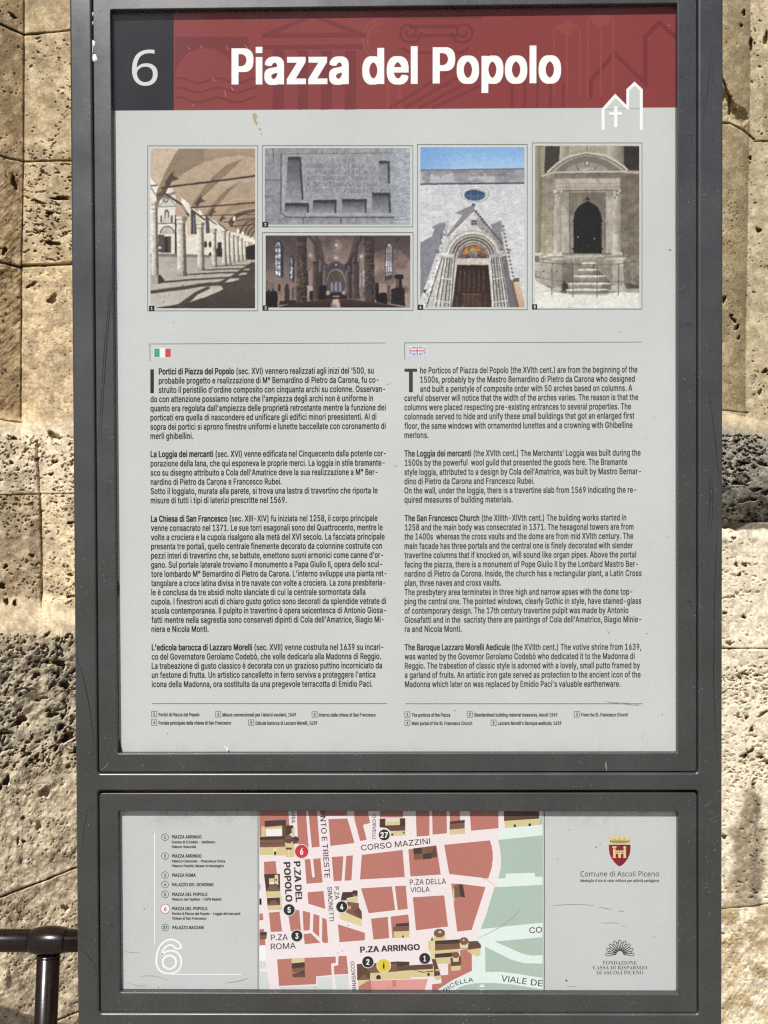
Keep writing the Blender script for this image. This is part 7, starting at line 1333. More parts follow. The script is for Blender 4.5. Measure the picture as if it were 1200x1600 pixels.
for pts, w in (([lz(190, 1328), lz(230, 1322), lz(300, 1324), lz(360, 1338), lz(418, 1358)], .7), ([lz(105, 1375), lz(140, 1392), lz(180, 1402), lz(255, 1401)], .9), ([lz(862, 1379), lz(920, 1372), lz(980, 1360), lz(1046, 1339)], .9), ([lz(50, 1132), lz(130, 1140), lz(195, 1142)], .5),
               ([rz(10, 775), rz(120, 766), rz(240, 765), rz(345, 774)], .9), ([rz(380, 785), rz(430, 796), rz(482, 803)], 1.0), ([rz(528, 816), rz(578, 818)], 1.2), ([rz(395, 912), rz(480, 908), rz(545, 912)], .7), ([rz(550, 930), rz(600, 938)], .5), ([rz(130, 1407), rz(205, 1406)], .8),
               ([D1(615, 335), D1(700, 300), D1(800, 245), D1(880, 190), D1(940, 135), D1(970, 95)], .7), ([C1(550, 510), C1(700, 570), C1(800, 640)], .5), ([C1(90, 510), C1(300, 520)], .5)):
    scratch(pts, w, SC, MY - 3.8e-4, mapp, 'scuff')
for u, v, r in ((rz(357, 317) + (1.2,)), (rz(388, 298) + (.8,)), (rz(55, 413) + (.7,)), (rz(145, 180) + (.7,)), (rz(125, 1360) + (1.8,)), (rz(810, 1020) + (.8,)), (lz(337, 1415) + (.7,)), (lz(225, 800) + (.9,)), (B1(480, 745) + (.9,)), (B1(703, 446) + (.9,)), (B1(668, 462) + (.7,)), (B1(752, 240) + (.8,))): speck(u, v, r, (126, 126, 122), MY - 3.8e-4, mapp)
# ================================================================ the five printed photographs
class Art:
    """a small procedural picture: shapes are drawn on a grid, the grid becomes the coloured faces of one print"""
    def __init__(self, ox, oy, k, x0, y0, x1, y1, bgc):
        self.o = (ox, oy, k); self.SS = 2
        self.u0, self.v0, self.u1, self.v1 = ox + x0 / k, oy + y0 / k, ox + x1 / k, oy + y1 / k
        self.w = int(round(self.u1 - self.u0)); self.h = int(round(self.v1 - self.v0))
        W_, H_ = self.w * self.SS, self.h * self.SS
        xs = x0 + (np.arange(W_) + .5) * (x1 - x0) / W_; ys = y0 + (np.arange(H_) + .5) * (y1 - y0) / H_
        self.xs, self.ys = xs, ys; self.X, self.Y = np.meshgrid(xs, ys)
        # nothing in a photograph of old stone has a ruled edge
        X0, Y0, q = self.X, self.Y, k / 5.9
        self.X = X0 + (fbm(X0, Y0, 46 * q, 3, 901) - .5) * 6 * q + (fbm(X0, Y0, 9 * q, 2, 903) - .5) * 4 * q
        self.Y = Y0 + (fbm(X0, Y0, 46 * q, 3, 902) - .5) * 6 * q + (fbm(X0, Y0, 9 * q, 2, 904) - .5) * 4 * q
        self.I = np.zeros((H_, W_, 3)) + np.array(bgc, float)
    def mask(self, pts):
        p = np.array(pts, float); m = np.zeros(self.X.shape, bool)
        i0, i1 = np.searchsorted(self.xs, [p[:, 0].min() - 14, p[:, 0].max() + 14]); j0, j1 = np.searchsorted(self.ys, [p[:, 1].min() - 14, p[:, 1].max() + 14])
        X, Y = self.X[j0:j1, i0:i1], self.Y[j0:j1, i0:i1]; s = np.zeros(X.shape, bool)
        for (a, b_), (c, d) in zip(p, np.roll(p, -1, 0)):
            if b_ == d: continue
            s ^= ((b_ > Y) != (d > Y)) & (X < (c - a) * (Y - b_) / (d - b_) + a)
        m[j0:j1, i0:i1] = s; return m
    def fill(self, m, c, a=1.0):
        m = m.astype(float)[..., None] * a; self.I = self.I * (1 - m) + np.array(c, float) * m
    def poly(self, pts, c, a=1.0): self.fill(self.mask(pts), c, a)
    def grad(self, pts, c0, c1, axis=1, a=1.0):
        """a printed colour gradient across a shape, pictured light and shade included (top to bottom, or left to right)"""
        p = np.array(pts, float); m = self.mask(pts); G = self.Y if axis == 1 else self.X
        t = np.clip((G - p[:, axis].min()) / (p[:, axis].max() - p[:, axis].min() + 1e-9), 0, 1)[..., None]
        c = np.array(c0, float) * (1 - t) + np.array(c1, float) * t
        m = m.astype(float)[..., None] * a; self.I = self.I * (1 - m) + c * m
    def line(self, pts, w, c, a=1.0):
        d = seg_dist(self.X, self.Y, pts); self.fill(np.clip((w / 2 - d) / (w * .25 + 2) + .5, 0, 1), c, a)
    def ell(self, cx, cy, rx, ry, c, a=1.0, soft=0.0):
        e = np.hypot((self.X - cx) / rx, (self.Y - cy) / ry); self.fill(np.clip((1 + soft - e) / max(soft, .02), 0, 1) if soft else e < 1, c, a)
    def ering(self, cx, cy, rx, ry, w, c, a=1.0, half=None):
        e = np.hypot((self.X - cx) / rx, (self.Y - cy) / ry); m = np.abs(e - 1) * min(rx, ry) < w / 2
        if half == 'top': m &= self.Y < cy
        self.fill(m, c, a)
    def mottle(self, amp, scale, octv=4, seed=0, m=None, sx=1.0, sy=1.0):
        n = (fbm(self.X * sx, self.Y * sy, scale, octv, seed) - .5) * 2 * amp
        if m is not None: n = n * m
        self.I = np.clip(self.I * (1 + n[..., None]), 0, 255)
    def words(self, s, x0, x1, y, cap, c, a=1.0):
        adv = 0; seq = []
        for ch in s:
            if ch == ' ': adv += .19; continue
            seq.append((ch, adv)); adv += FONTS['regular'][ch][0]
        k = (x1 - x0) / adv
        for ch, x in seq:
            m = np.zeros(self.X.shape, bool)
            for q in FONTS['regular'][ch][1]: m ^= self.mask([(x0 + (x + px_) * k, y - py_ * cap / .48) for px_, py_ in q])
            self.fill(m, c, a)
    def blur(self, n=1):
        for _ in range(n):
            p = np.pad(self.I, ((1, 1), (1, 1), (0, 0)), 'edge')
            self.I = (p[1:-1, 1:-1] * 4 + (p[:-2, 1:-1] + p[2:, 1:-1] + p[1:-1, :-2] + p[1:-1, 2:]) * 2 + p[:-2, :-2] + p[2:, 2:] + p[:-2, 2:] + p[2:, :-2]) / 16
    def build(self, name, parent, fade=0.0, label=None):
        S = self.SS; I = self.I.reshape(self.h, S, self.w, S, 3).mean((1, 3))
        I = I * (1 - fade) + 205 * fade
        I = np.clip(I, 0, 255)
        h, w = self.h, self.w
        us = np.linspace(self.u0, self.u1, w + 1); vs_ = np.linspace(self.v0, self.v1, h + 1)
        U, V = np.meshgrid(us, vs_); y = INKY; X, Z = bp(U, V, y)
        P = np.stack([X, np.full(X.shape, y), Z], -1).reshape(-1, 3).astype(np.float32)
        idx = np.arange((h + 1) * (w + 1)).reshape(h + 1, w + 1)
        Q = np.stack([idx[1:, :-1], idx[1:, 1:], idx[:-1, 1:], idx[:-1, :-1]], -1).reshape(-1, 4).astype(np.int32)
        me = bpy.data.meshes.new(name)
        me.vertices.add(len(P)); me.vertices.foreach_set('co', P.ravel())
        me.loops.add(Q.size); me.loops.foreach_set('vertex_index', Q.ravel())
        me.polygons.add(len(Q)); me.polygons.foreach_set('loop_start', np.arange(0, Q.size, 4, dtype=np.int32))
        me.update(calc_edges=True)
        # colour at the grid corners = mean of the four cells that meet there
        p = np.pad(I, ((1, 1), (1, 1), (0, 0)), 'edge'); Cn = (p[:-1, :-1] + p[1:, :-1] + p[:-1, 1:] + p[1:, 1:]) / 4
        # give back the sharpness lost in the averaging
        Cn = np.clip(Cn + .5 * (Cn - (np.roll(Cn, 1, 0) + np.roll(Cn, -1, 0) + np.roll(Cn, 1, 1) + np.roll(Cn, -1, 1)) / 4), 0, 255)
        a = me.color_attributes.new('Col', 'FLOAT_COLOR', 'POINT'); c = np.ones((len(P), 4), np.float32); c[:, :3] = (lin(Cn) * ALB).reshape(-1, 3)
        a.data.foreach_set('color', c.ravel()); me.materials.append(M_PHOTO)
        o = bpy.data.objects.new(name, me); COL.objects.link(o); o.parent = parent
        o.matrix_parent_inverse = Matrix.Translation(parent.location).inverted()
        if label: o['label'] = label
        return o
def finish(art, fr, tag, num, label, fade=0.0, sat=.88):
    k = art.o[2] / 5.9; art.mottle(.04, 26 * k, 3, 310); art.mottle(.05, 9 * k, 2, 311)
    g = art.I.mean(2, keepdims=True); art.I = g + (art.I - g) * sat
    art.I = np.clip((art.I - 128) * 1.08 + 127, 26, 250)
    p = np.pad(art.I, ((1, 1), (1, 1), (0, 0)), 'edge'); b4 = (p[:-2, 1:-1] + p[2:, 1:-1] + p[1:-1, :-2] + p[1:-1, 2:]) / 4
    art.I = np.clip(art.I + .9 * (art.I - b4), 8, 252)
    o = art.build('photograph', poster, fade, label)
    b_ = Prints(INKY); b_.frame(*fr, 1.0, (122, 122, 120), 1); b_.build('photograph_border', o)
    t = Prints(INKY - 1.2e-4); t.rect(tag[0], tag[1], tag[2], tag[3], (44, 42, 44), 1); u, v = (tag[0] + tag[2]) / 2, (tag[1] + tag[3]) / 2
    t.centred('bold', num, u, v, 2.2 if num == '1' else 3.0, 4.6, (220, 220, 220), 2); t.build('number_tag', o)

# 1 - arcade with a row of columns
a = Art(225, 220, 5.926, 60, 72, 1028, 1550, (192, 168, 142))
a.grad([(60, 72), (1028, 72), (1028, 900), (60, 900)], (192, 167, 140), (176, 150, 124))
a.poly([(60, 72), (325, 72), (262, 165), (205, 275), (160, 370), (130, 440), (60, 355)], (204, 180, 154))
a.poly([(325, 72), (1028, 72), (1028, 160), (900, 138), (720, 156), (560, 200), (420, 275), (310, 345), (240, 400), (200, 470), (165, 520), (112, 500), (150, 400), (205, 280), (262, 168)], (152, 130, 106))
a.grad([(560, 72), (1028, 72), (1028, 150), (900, 136), (720, 154), (560, 190)], (170, 146, 122), (166, 142, 117))
a.poly([(920, 165), (800, 205), (690, 280), (600, 365), (520, 470), (440, 590), (395, 690), (440, 640), (520, 560), (600, 490), (700, 425), (820, 385), (1028, 370), (1028, 165)], (188, 163, 137))
a.poly([(915, 170), (760, 228), (650, 320), (560, 425), (480, 540), (400, 660), (392, 700), (450, 640), (510, 570), (560, 510), (640, 430), (730, 340), (830, 250)], (148, 125, 101))
a.poly([(1028, 375), (880, 385), (760, 440), (650, 560), (560, 690), (560, 740), (640, 660), (720, 590), (830, 540), (1028, 525)], (178, 153, 127))
a.poly([(880, 390), (760, 455), (650, 575), (575, 680), (565, 735), (630, 670), (700, 580), (790, 470)], (144, 121, 98))
a.poly([(1028, 555), (900, 560), (800, 600), (720, 680), (680, 745), (740, 715), (830, 640), (1028, 615)], (166, 141, 116))
a.poly([(780, 765), (800, 720), (850, 675), (930, 645), (1028, 630), (1028, 662), (940, 676), (870, 712), (830, 760), (815, 800)], (104, 84, 70))
a.poly([(820, 800), (870, 730), (940, 690), (1028, 672), (1028, 880), (960, 880), (880, 840)], (160, 132, 108))
for i, (x, y) in enumerate(((890, 790), (925, 810), (955, 830), (985, 850))): a.line([(x, y + 60), (x + 25, y), (x + 70, y - 40), (1028, y - 62)], 14, (96, 78, 66))
for p in ([(165, 520), (240, 400), (310, 345), (420, 275), (560, 200), (720, 156), (900, 138), (1028, 158)], [(440, 640), (520, 560), (600, 490), (700, 425), (820, 385), (1028, 372)], [(560, 740), (640, 660), (720, 590), (830, 540), (1028, 525)]): a.line(p, 6, (206, 182, 156), .6)
for p in ([(325, 72), (262, 166), (205, 278), (150, 400), (112, 500)], [(915, 168), (760, 228), (650, 320), (560, 425), (480, 540), (400, 660)], [(880, 388), (760, 453), (650, 573), (575, 680)]): a.line(p, 5, (140, 118, 96), .6)
# square beyond, in sun
a.poly([(60, 345), (135, 425), (110, 500), (112, 530), (60, 530)], (232, 226, 216))
a.poly([(60, 520), (170, 515), (250, 405), (345, 590), (410, 590), (560, 700), (660, 740), (760, 830), (960, 880), (960, 1060), (60, 1060)], (226, 219, 208))
a.poly([(345, 520), (415, 582), (400, 610), (345, 590)], (238, 233, 224)); a.poly([(505, 632), (555, 690), (550, 710), (505, 690)], (236, 230, 220))
a.poly([(250, 380), (300, 378), (345, 590), (398, 700), (290, 706), (292, 560)], (192, 164, 142)); a.poly([(390, 690), (440, 640), (560, 760), (560, 900), (405, 880)], (214, 194, 170))
a.poly([(170, 515), (292, 480), (292, 600), (140, 612)], (212, 206, 198)); a.poly([(170, 505), (292, 465), (292, 490), (185, 530)], (150, 134, 120))
a.ell(200, 545, 28, 28, (120, 112, 106)); a.ell(200, 545, 16, 16, (206, 200, 192)); a.line([(140, 608), (220, 520), (292, 600)], 6, (120, 110, 102)); a.line([(135, 612), (292, 606)], 7, (118, 108, 100))
a.poly([(190, 650), (200, 638), (222, 638), (232, 655), (232, 745), (190, 745)], (96, 86, 80)); a.poly([(203, 660), (216, 650), (226, 700), (222, 742), (198, 742)], (206, 198, 188))
for x in (160, 258): a.poly([(x - 8, 690), (x + 8, 690), (x + 8, 755), (x - 8, 755)], (108, 98, 92))
a.poly([(175, 715), (248, 715), (248, 752), (175, 752)], (200, 193, 183)); a.line([(130, 765), (295, 762)], 10, (118, 106, 98))
a.ering(215, 860, 62, 66, 12, (110, 100, 94), 1, 'top'); a.ering(215, 860, 44, 46, 7, (150, 140, 132), 1, 'top'); a.poly([(170, 862), (182, 822), (215, 800), (250, 822), (262, 862)], (188, 180, 172))
a.poly([(132, 870), (190, 870), (190, 1040), (132, 1030)], (92, 86, 84)); a.poly([(190, 884), (250, 884), (250, 1036), (190, 1036)], (66, 55, 48)); a.poly([(222, 890), (248, 890), (248, 1030), (226, 1030)], (96, 78, 66)); a.ell(145, 990, 16, 12, (220, 216, 210))
a.poly([(286, 690), (300, 690), (306, 1250), (286, 1250)], (56, 48, 46)); a.poly([(434, 640), (475, 660), (488, 860), (434, 866)], (82, 78, 82)); a.poly([(568, 690), (600, 730), (612, 850), (572, 860)], (92, 86, 88)); a.line([(460, 700), (462, 860)], 5, (170, 165, 160))
a.poly([(405, 870), (700, 870), (700, 1060), (405, 1050)], (228, 218, 202)); a.ell(570, 960, 15, 30, (70, 62, 58)); a.ell(612, 960, 14, 30, (70, 62, 58)); a.poly([(680, 940), (718, 938), (718, 1010), (680, 1010)], (62, 58, 58)); a.poly([(660, 1000), (720, 985), (740, 1090), (680, 1100)], (58, 52, 46)); a.poly([(600, 1040), (622, 1030), (622, 1080), (600, 1085)], (66, 60, 54))
a.poly([(945, 985), (1028, 960), (1028, 1105), (945, 1105)], (52, 46, 44))
# pavement
a.grad([(60, 1040), (300, 1045), (560, 1060), (960, 1100), (1028, 1100), (1028, 1550), (60, 1550)], (178, 170, 160), (196, 186, 174))
a.line([(60, 1062), (300, 1060), (600, 1070)], 26, (120, 110, 104), .8)
DK = (84, 74, 66)
a.poly([(1028, 1140), (960, 1180), (900, 1225), (760, 1300), (700, 1330), (735, 1372), (640, 1440), (430, 1490), (250, 1540), (100, 1550), (1028, 1550)], DK)
a.grad([(1028, 1250), (1028, 1550), (100, 1550), (430, 1492), (735, 1375), (880, 1280)], (88, 78, 70), (74, 65, 58))
a.line([(70, 1400), (300, 1370), (560, 1332), (720, 1322)], 32, DK); a.line([(180, 1308), (420, 1288), (640, 1275), (860, 1262)], 17, DK); a.line([(420, 1238), (640, 1225), (960, 1215)], 14, DK); a.line([(580, 1195), (760, 1188), (980, 1182)], 12, DK); a.line([(690, 1160), (860, 1152), (1028, 1148)], 8, DK)
a.line([(330, 1530), (470, 1430), (590, 1372)], 44, DK); a.line([(700, 1325), (820, 1262), (920, 1195), (1010, 1135)], 34, DK)
a.poly([(430, 1490), (490, 1430), (600, 1372), (700, 1368), (728, 1374), (700, 1392), (560, 1450)], (198, 188, 176)); a.poly([(745, 1312), (800, 1275), (885, 1272), (870, 1288), (800, 1308)], (194, 185, 172)); a.poly([(868, 1245), (905, 1222), (965, 1222), (940, 1240)], (190, 182, 170)); a.poly([(915, 1200), (940, 1184), (990, 1184), (970, 1198)], (188, 180, 168))
a.ell(360, 1336, 12, 4, (90, 80, 74)); a.ell(182, 1492, 7, 5, (120, 110, 100))
# tie beams
for p, w in (([(165, 436), (1028, 326)], 17), ([(430, 620), (1028, 573)], 12), ([(530, 692), (1028, 680)], 7), ([(740, 756), (1028, 716)], 8), ([(800, 792), (1028, 776)], 8), ([(190, 485), (350, 592), (410, 690)], 18), ([(440, 638), (560, 730)], 15), ([(575, 705), (670, 775)], 11), ([(690, 765), (770, 830)], 9), ([(60, 415), (122, 412)], 10)): a.line(p, w, (74, 58, 52))
a.line([(62, 430), (112, 505)], 14, (168, 140, 120)); a.line([(350, 600), (398, 660)], 14, (176, 148, 126))
for x, y, s in ((270, 345, 1.0), (528, 552, .75), (645, 655, .6), (735, 715, .5)): a.poly([(x - 30 * s, y - 30 * s), (x + 10 * s, y - 70 * s), (x, y - 25 * s), (x + 55 * s, y + 10 * s), (x - 10 * s, y + 28 * s), (x - 40 * s, y + 90 * s), (x - 80 * s, y + 40 * s)], (84, 68, 56), .85)
a.poly([(200, 400), (225, 370), (240, 410), (180, 520), (120, 580), (112, 500), (160, 470)], (92, 74, 60), .8)
# columns
def colm(x0, x1, yt, yb, tilt=0, cap=1.0):
    w = x1 - x0; x0 += w * .06; x1 -= w * .10; w = x1 - x0; ch = w * .95 * cap
    a.grad([(x0, yt + ch), (x1, yt + ch), (x1 + tilt + w * .08, yb - w * .6), (x0 + tilt - w * .08, yb - w * .6)], (240, 232, 218), (140, 126, 110), 0)
    a.poly([(x0 + w * .66, yt + ch), (x1, yt + ch), (x1 + tilt + w * .08, yb - w * .6), (x0 + tilt + w * .70, yb - w * .6)], (92, 80, 70), .7); a.mottle(.16, w * .3, 3, int(x0), a.mask([(x0, yt), (x1, yt), (x1 + tilt, yb), (x0 + tilt, yb)]))
    a.poly([(x0 - w * .26, yt), (x1 + w * .34, yt), (x1 + w * .22, yt + ch * .45), (x1 + w * .04, yt + ch), (x0 - w * .04, yt + ch), (x0 - w * .16, yt + ch * .45)], (220, 208, 192)); a.line([(x0, yt + ch), (x1, yt + ch)], w * .09, (110, 98, 86)); a.line([(x0 - w * .2, yt + ch * .4), (x1 + w * .24, yt + ch * .4)], w * .1, (130, 114, 100), .8); a.poly([(x0 + w * .6, yt), (x1 + w * .3, yt), (x1 + w * .04, yt + ch), (x0 + w * .65, yt + ch)], (116, 100, 86), .75)
    a.poly([(x0 + tilt - w * .1, yb - w * .62), (x1 + tilt + w * .1, yb - w * .62), (x1 + tilt + w * .3, yb - w * .2), (x0 + tilt - w * .2, yb - w * .2)], (196, 182, 164)); a.poly([(x0 + tilt - w * .22, yb - w * .28), (x1 + tilt + w * .34, yb - w * .28), (x1 + tilt + w * .3, yb), (x0 + tilt - w * .16, yb)], (172, 158, 142)); a.poly([(x0 + tilt + w * .62, yb - w * .6), (x1 + tilt + w * .1, yb - w * .6), (x1 + tilt + w * .32, yb), (x0 + tilt + w * .66, yb)], (92, 80, 70), .8)
for c in ((925, 944, 930, 1112), (885, 915, 900, 1116), (845, 878, 880, 1124), (806, 838, 870, 1134), (766, 800, 845, 1146), (720, 762, 830, 1150), (624, 672, 815, 1168)): colm(*c, 6)
colm(490, 556, 755, 1202, 8); colm(305, 392, 700, 1252, 6); colm(64, 132, 560, 1322, 8, 1.3)
a.poly([(60, 1245), (150, 1240), (185, 1285), (185, 1312), (130, 1326), (72, 1322)], (176, 164, 148)); a.poly([(130, 1240), (150, 1240), (186, 1285), (186, 1312), (130, 1326)], (72, 62, 54))
for x, y in ((965, 905), (985, 920), (1000, 915), (1015, 935), (915, 860), (870, 835), (835, 720)): a.ell(x, y, 13, 22, (236, 230, 220))
a.mottle(.07, 9, 3, 2); a.mottle(.05, 40, 3, 3); a.blur(1)
finish(a, (230.8, 227.8, 402.8, 485.6), (232.9, 477.6, 241.2, 486), '1', 'sepia photograph of a vaulted arcade with columns', 0, .8)

# 2 - carved stone slab
a = Art(405, 220, 4.8, 42, 55, 1132, 627, (150, 152, 157))
a.mottle(.10, 60, 4, 5); a.mottle(.12, 12, 3, 6)
a.fill(sstep(940, 1060, a.X + (fbm(a.X, a.Y, 70, 3, 12) - .5) * 160), (182, 188, 200), .5); a.poly([(165, 95), (1010, 95), (1012, 575), (165, 575)], (160, 161, 165), .55)
a.poly([(42, 55), (160, 55), (160, 627), (42, 627)], (134, 136, 140), .4)
for p, w in (([(165, 95), (162, 540), (200, 572)], 7), ([(165, 98), (1000, 92)], 3), ([(200, 572), (345, 574), (1012, 574)], 9), ([(345, 540), (345, 574)], 5), ([(104, 60), (106, 160)], 5), ([(42, 418), (120, 415)], 4), ([(330, 580), (330, 625)], 6), ([(614, 578), (614, 627)], 7), ([(725, 580), (725, 627)], 3), ([(42, 295), (160, 295)], 4)): a.line(p, w, (70, 70, 74), .85)
a.line([(42, 590), (1132, 590)], 5, (96, 96, 100), .4); a.line([(182, 100), (180, 530)], 5, (186, 186, 190), .7); a.line([(350, 550), (1010, 552)], 12, (178, 178, 180), .6)
for p, d in (([(215, 120), (313, 120), (334, 444), (198, 444)], 1), ([(898, 150), (978, 150), (982, 322), (900, 322)], 1), ([(192, 466), (374, 466), (374, 541), (192, 541)], 1), ([(404, 443), (580, 443), (580, 540), (404, 540)], 1), ([(620, 437), (806, 437), (806, 540), (620, 540)], 1), ([(846, 390), (984, 390), (988, 540), (846, 540)], 1)):
    a.grad(p, (88, 88, 92), (150, 150, 154)); q = np.array(p); t0 = q[:, 1].min()
    a.poly([p[0], p[1], (p[1][0], t0 + 24), (p[0][0], t0 + 24)], (58, 58, 62)); a.grad([p[0], p[1], (p[1][0], t0 + 60), (p[0][0], t0 + 60)], (62, 62, 66), (120, 120, 124), 1, .5); a.poly([p[1], p[2], (p[2][0] - 16, p[2][1]), (p[1][0] - 16, p[1][1])], (66, 66, 70), .85)
a.poly([(898, 172), (962, 172), (966, 280), (960, 320), (902, 320)], (142, 143, 148), .8)
IN = (66, 66, 72)
for s, x0, x1, y in (('D K N AT', 540, 720, 165), ('CARMEN SVB ET MAG', 350, 790, 205), ('L PROSCVLI ILAS', 365, 860, 250), ('MENSVRAS S   PENA', 360, 815, 297), ('X SCVTORVM QVEM', 350, 890, 343), ('MAND DIE II OCTOB M D LXVII', 345, 985, 390)): a.words(s, x0, x1, y, 30, IN, .42)
a.mottle(.14, 7, 3, 7); a.mottle(.10, 26, 4, 8); m = sstep(960, 1060, a.X + (fbm(a.X, a.Y, 40, 3, 10) - .5) * 160); a.mottle(.16, 14, 3, 9, m, .6, 1.4)
a.blur(1)
finish(a, (409.8, 227.4, 645, 354.4), (410.2, 346.6, 419, 355), '2', 'grey photograph of a carved stone slab with recesses')

# 3 - church nave
a = Art(405, 360, 4.8, 48, 38, 1133, 578, (134, 115, 110))
a.grad([(48, 38), (280, 38), (280, 545), (48, 578)], (92, 78, 77), (158, 136, 126)); a.grad([(860, 38), (1133, 38), (1133, 578), (860, 545)], (90, 77, 76), (164, 141, 130))
a.poly([(860, 170), (960, 140), (1060, 150), (1133, 230), (1133, 578), (860, 540)], (166, 143, 132), .55)
a.grad([(280, 38), (860, 38), (760, 300), (690, 520), (460, 520), (380, 300)], (120, 103, 98), (122, 104, 97))
a.grad([(400, 38), (760, 38), (690, 150), (650, 260), (575, 230), (500, 260), (450, 150)], (128, 110, 104), (152, 130, 122)); a.poly([(410, 38), (445, 38), (470, 130), (500, 240), (480, 250), (440, 150)], (96, 82, 80)); a.poly([(745, 38), (720, 38), (690, 140), (660, 240), (680, 250), (725, 150)], (96, 82, 80))
a.poly([(355, 60), (395, 40), (410, 240), (400, 520), (355, 540)], (150, 130, 122)); a.poly([(750, 240), (790, 120), (800, 530), (750, 520)], (148, 128, 120))
a.poly([(505, 300), (530, 250), (575, 228), (625, 250), (652, 300), (652, 460), (505, 460)], (84, 76, 80)); a.poly([(525, 275), (575, 236), (630, 275)], (74, 78, 92)); a.ell(575, 256, 9, 9, (190, 200, 214)); a.ell(577, 380, 62, 84, (98, 82, 78)); a.ering(577, 380, 66, 88, 8, (150, 138, 134), 1, 'top')
for x in (545, 575, 607): a.line([(577, 300), (x, 380)], 3, (70, 58, 56)); a.poly([(x - 8, 398), (x, 386), (x + 8, 398), (x + 8, 455), (x - 8, 455)], (132, 142, 168))
a.poly([(505, 465), (652, 465), (660, 515), (495, 515)], (52, 42, 40)); a.poly([(552, 488), (600, 488), (600, 500), (552, 500)], (150, 128, 112)); a.ell(515, 470, 14, 14, (210, 180, 152), .8, .5); a.ell(638, 468, 14, 12, (214, 184, 156), .8, .5)
# arcades and piers
for s in ((373, 38, 440, 240), (445, 190, 470, 330), (480, 250, 496, 330)): a.line([(s[0], s[1]), ((s[0] + s[2]) / 2 + 18, (s[1] + s[3]) / 2 - 30), (s[2], s[3])], 22, (84, 72, 72))
for s in ((775, 38, 722, 240), (708, 180, 690, 320), (668, 250, 660, 330)): a.line([(s[0], s[1]), ((s[0] + s[2]) / 2 - 14, (s[1] + s[3]) / 2 - 30), (s[2], s[3])], 22, (70, 60, 62))
for x0, x1, yt, yb, c in ((284, 356, 45, 545, (104, 86, 78)), (790, 862, 45, 545, (104, 87, 80)), (404, 446, 235, 520, (106, 88, 80)), (706, 748, 235, 512, (108, 90, 82)), (450, 474, 310, 480, (86, 72, 68)), (668, 692, 310, 510, (92, 77, 72)), (484, 498, 290, 470, (150, 132, 124)), (648, 664, 290, 480, (140, 122, 116))):
    a.grad([(x0, yt), (x1, yt), (x1 + 4, yb), (x0 - 6, yb)], c, tuple(v * .62 for v in c), 0); a.poly([(x0 - 5, yt), (x1 + 5, yt), (x1, yt + (x1 - x0) * .4), (x0, yt + (x1 - x0) * .4)], (70, 58, 55))
m = a.mask([(284, 70), (356, 70), (360, 540), (278, 545)]) | a.mask([(790, 80), (862, 80), (866, 540), (784, 545)]); a.mottle(.42, 18, 2, 31, m, .8, 1.3); a.mottle(.35, 7, 2, 32, m)
a.poly([(360, 300), (368, 300), (368, 430), (360, 430)], (48, 40, 42)); a.poly([(752, 310), (764, 330), (762, 430), (752, 430)], (176, 172, 186)); a.poly([(778, 300), (790, 300), (790, 432), (778, 432)], (168, 166, 182))
# stained glass
for p, c in (([(116, 330), (116, 110), (128, 78), (145, 66), (165, 82), (182, 130), (180, 358)], (60, 56, 70)), ([(230, 375), (230, 215), (240, 186), (252, 190), (264, 225), (264, 392)], (52, 48, 60)), ([(944, 378), (942, 150), (955, 105), (975, 86), (992, 105), (1000, 160), (1000, 360)], (74, 66, 70))): a.poly(p, c)
a.poly([(120, 328), (120, 115), (132, 88), (148, 86), (160, 120), (162, 345)], (176, 186, 206)); m = a.mask([(120, 328), (120, 115), (132, 88), (148, 86), (160, 120), (162, 345)]); a.mottle(.75, 20, 2, 33, m, 1.2, .8)
a.poly([(234, 372), (234, 215), (244, 200), (252, 222), (252, 384)], (150, 160, 178)); a.mottle(.8, 14, 2, 34, a.mask([(234, 372), (234, 215), (244, 200), (252, 222), (252, 384)]))
a.grad([(950, 345), (950, 150), (962, 112), (978, 98), (992, 120), (996, 335)], (228, 226, 226), (196, 194, 206)); a.mottle(.2, 18, 2, 35, a.mask([(950, 345), (950, 150), (962, 112), (978, 98), (992, 120), (996, 335)]))
for x in (963, 980): a.line([(x, 110), (x, 345)], 3.5, (70, 62, 66))
for y in (170, 215, 265, 310): a.line([(948, y + 8), (998, y)], 3.5, (70, 62, 66))
for y in (130, 175, 215, 260, 300): a.line([(118, y), (180, y - 4)], 4, (48, 44, 56))
a.line([(140, 90), (141, 340)], 4, (48, 44, 56)); a.poly([(946, 345), (998, 330), (1000, 362), (946, 378)], (84, 68, 92))
# furniture, pews, aisle
BKW = (38, 31, 32)
a.poly([(48, 462), (60, 455), (75, 440), (80, 460), (95, 455), (104, 425), (110, 456), (125, 455), (138, 470), (138, 575), (48, 578)], BKW); a.poly([(190, 525), (190, 430), (200, 405), (208, 392), (216, 408), (224, 430), (228, 525)], (70, 58, 58)); a.poly([(140, 410), (150, 398), (160, 410), (158, 458), (142, 458)], (62, 48, 48)); a.poly([(246, 430), (256, 430), (256, 520), (246, 520)], (80, 64, 62)); a.poly([(150, 530), (270, 522), (285, 550), (150, 560)], (58, 46, 44))
a.poly([(868, 392), (898, 392), (898, 520), (868, 520)], (48, 40, 40)); a.poly([(868, 470), (880, 460), (895, 472), (930, 465), (960, 470), (960, 555), (880, 540)], BKW); a.poly([(960, 405), (985, 415), (980, 540), (966, 540)], (96, 82, 80)); a.poly([(1006, 345), (1030, 328), (1080, 332), (1084, 358), (1068, 366), (1074, 430), (1090, 435), (1095, 570), (985, 550), (990, 440), (1022, 432), (1026, 366)], (50, 42, 42)); a.poly([(1026, 368), (1050, 366), (1050, 430), (1024, 430)], (104, 88, 84))
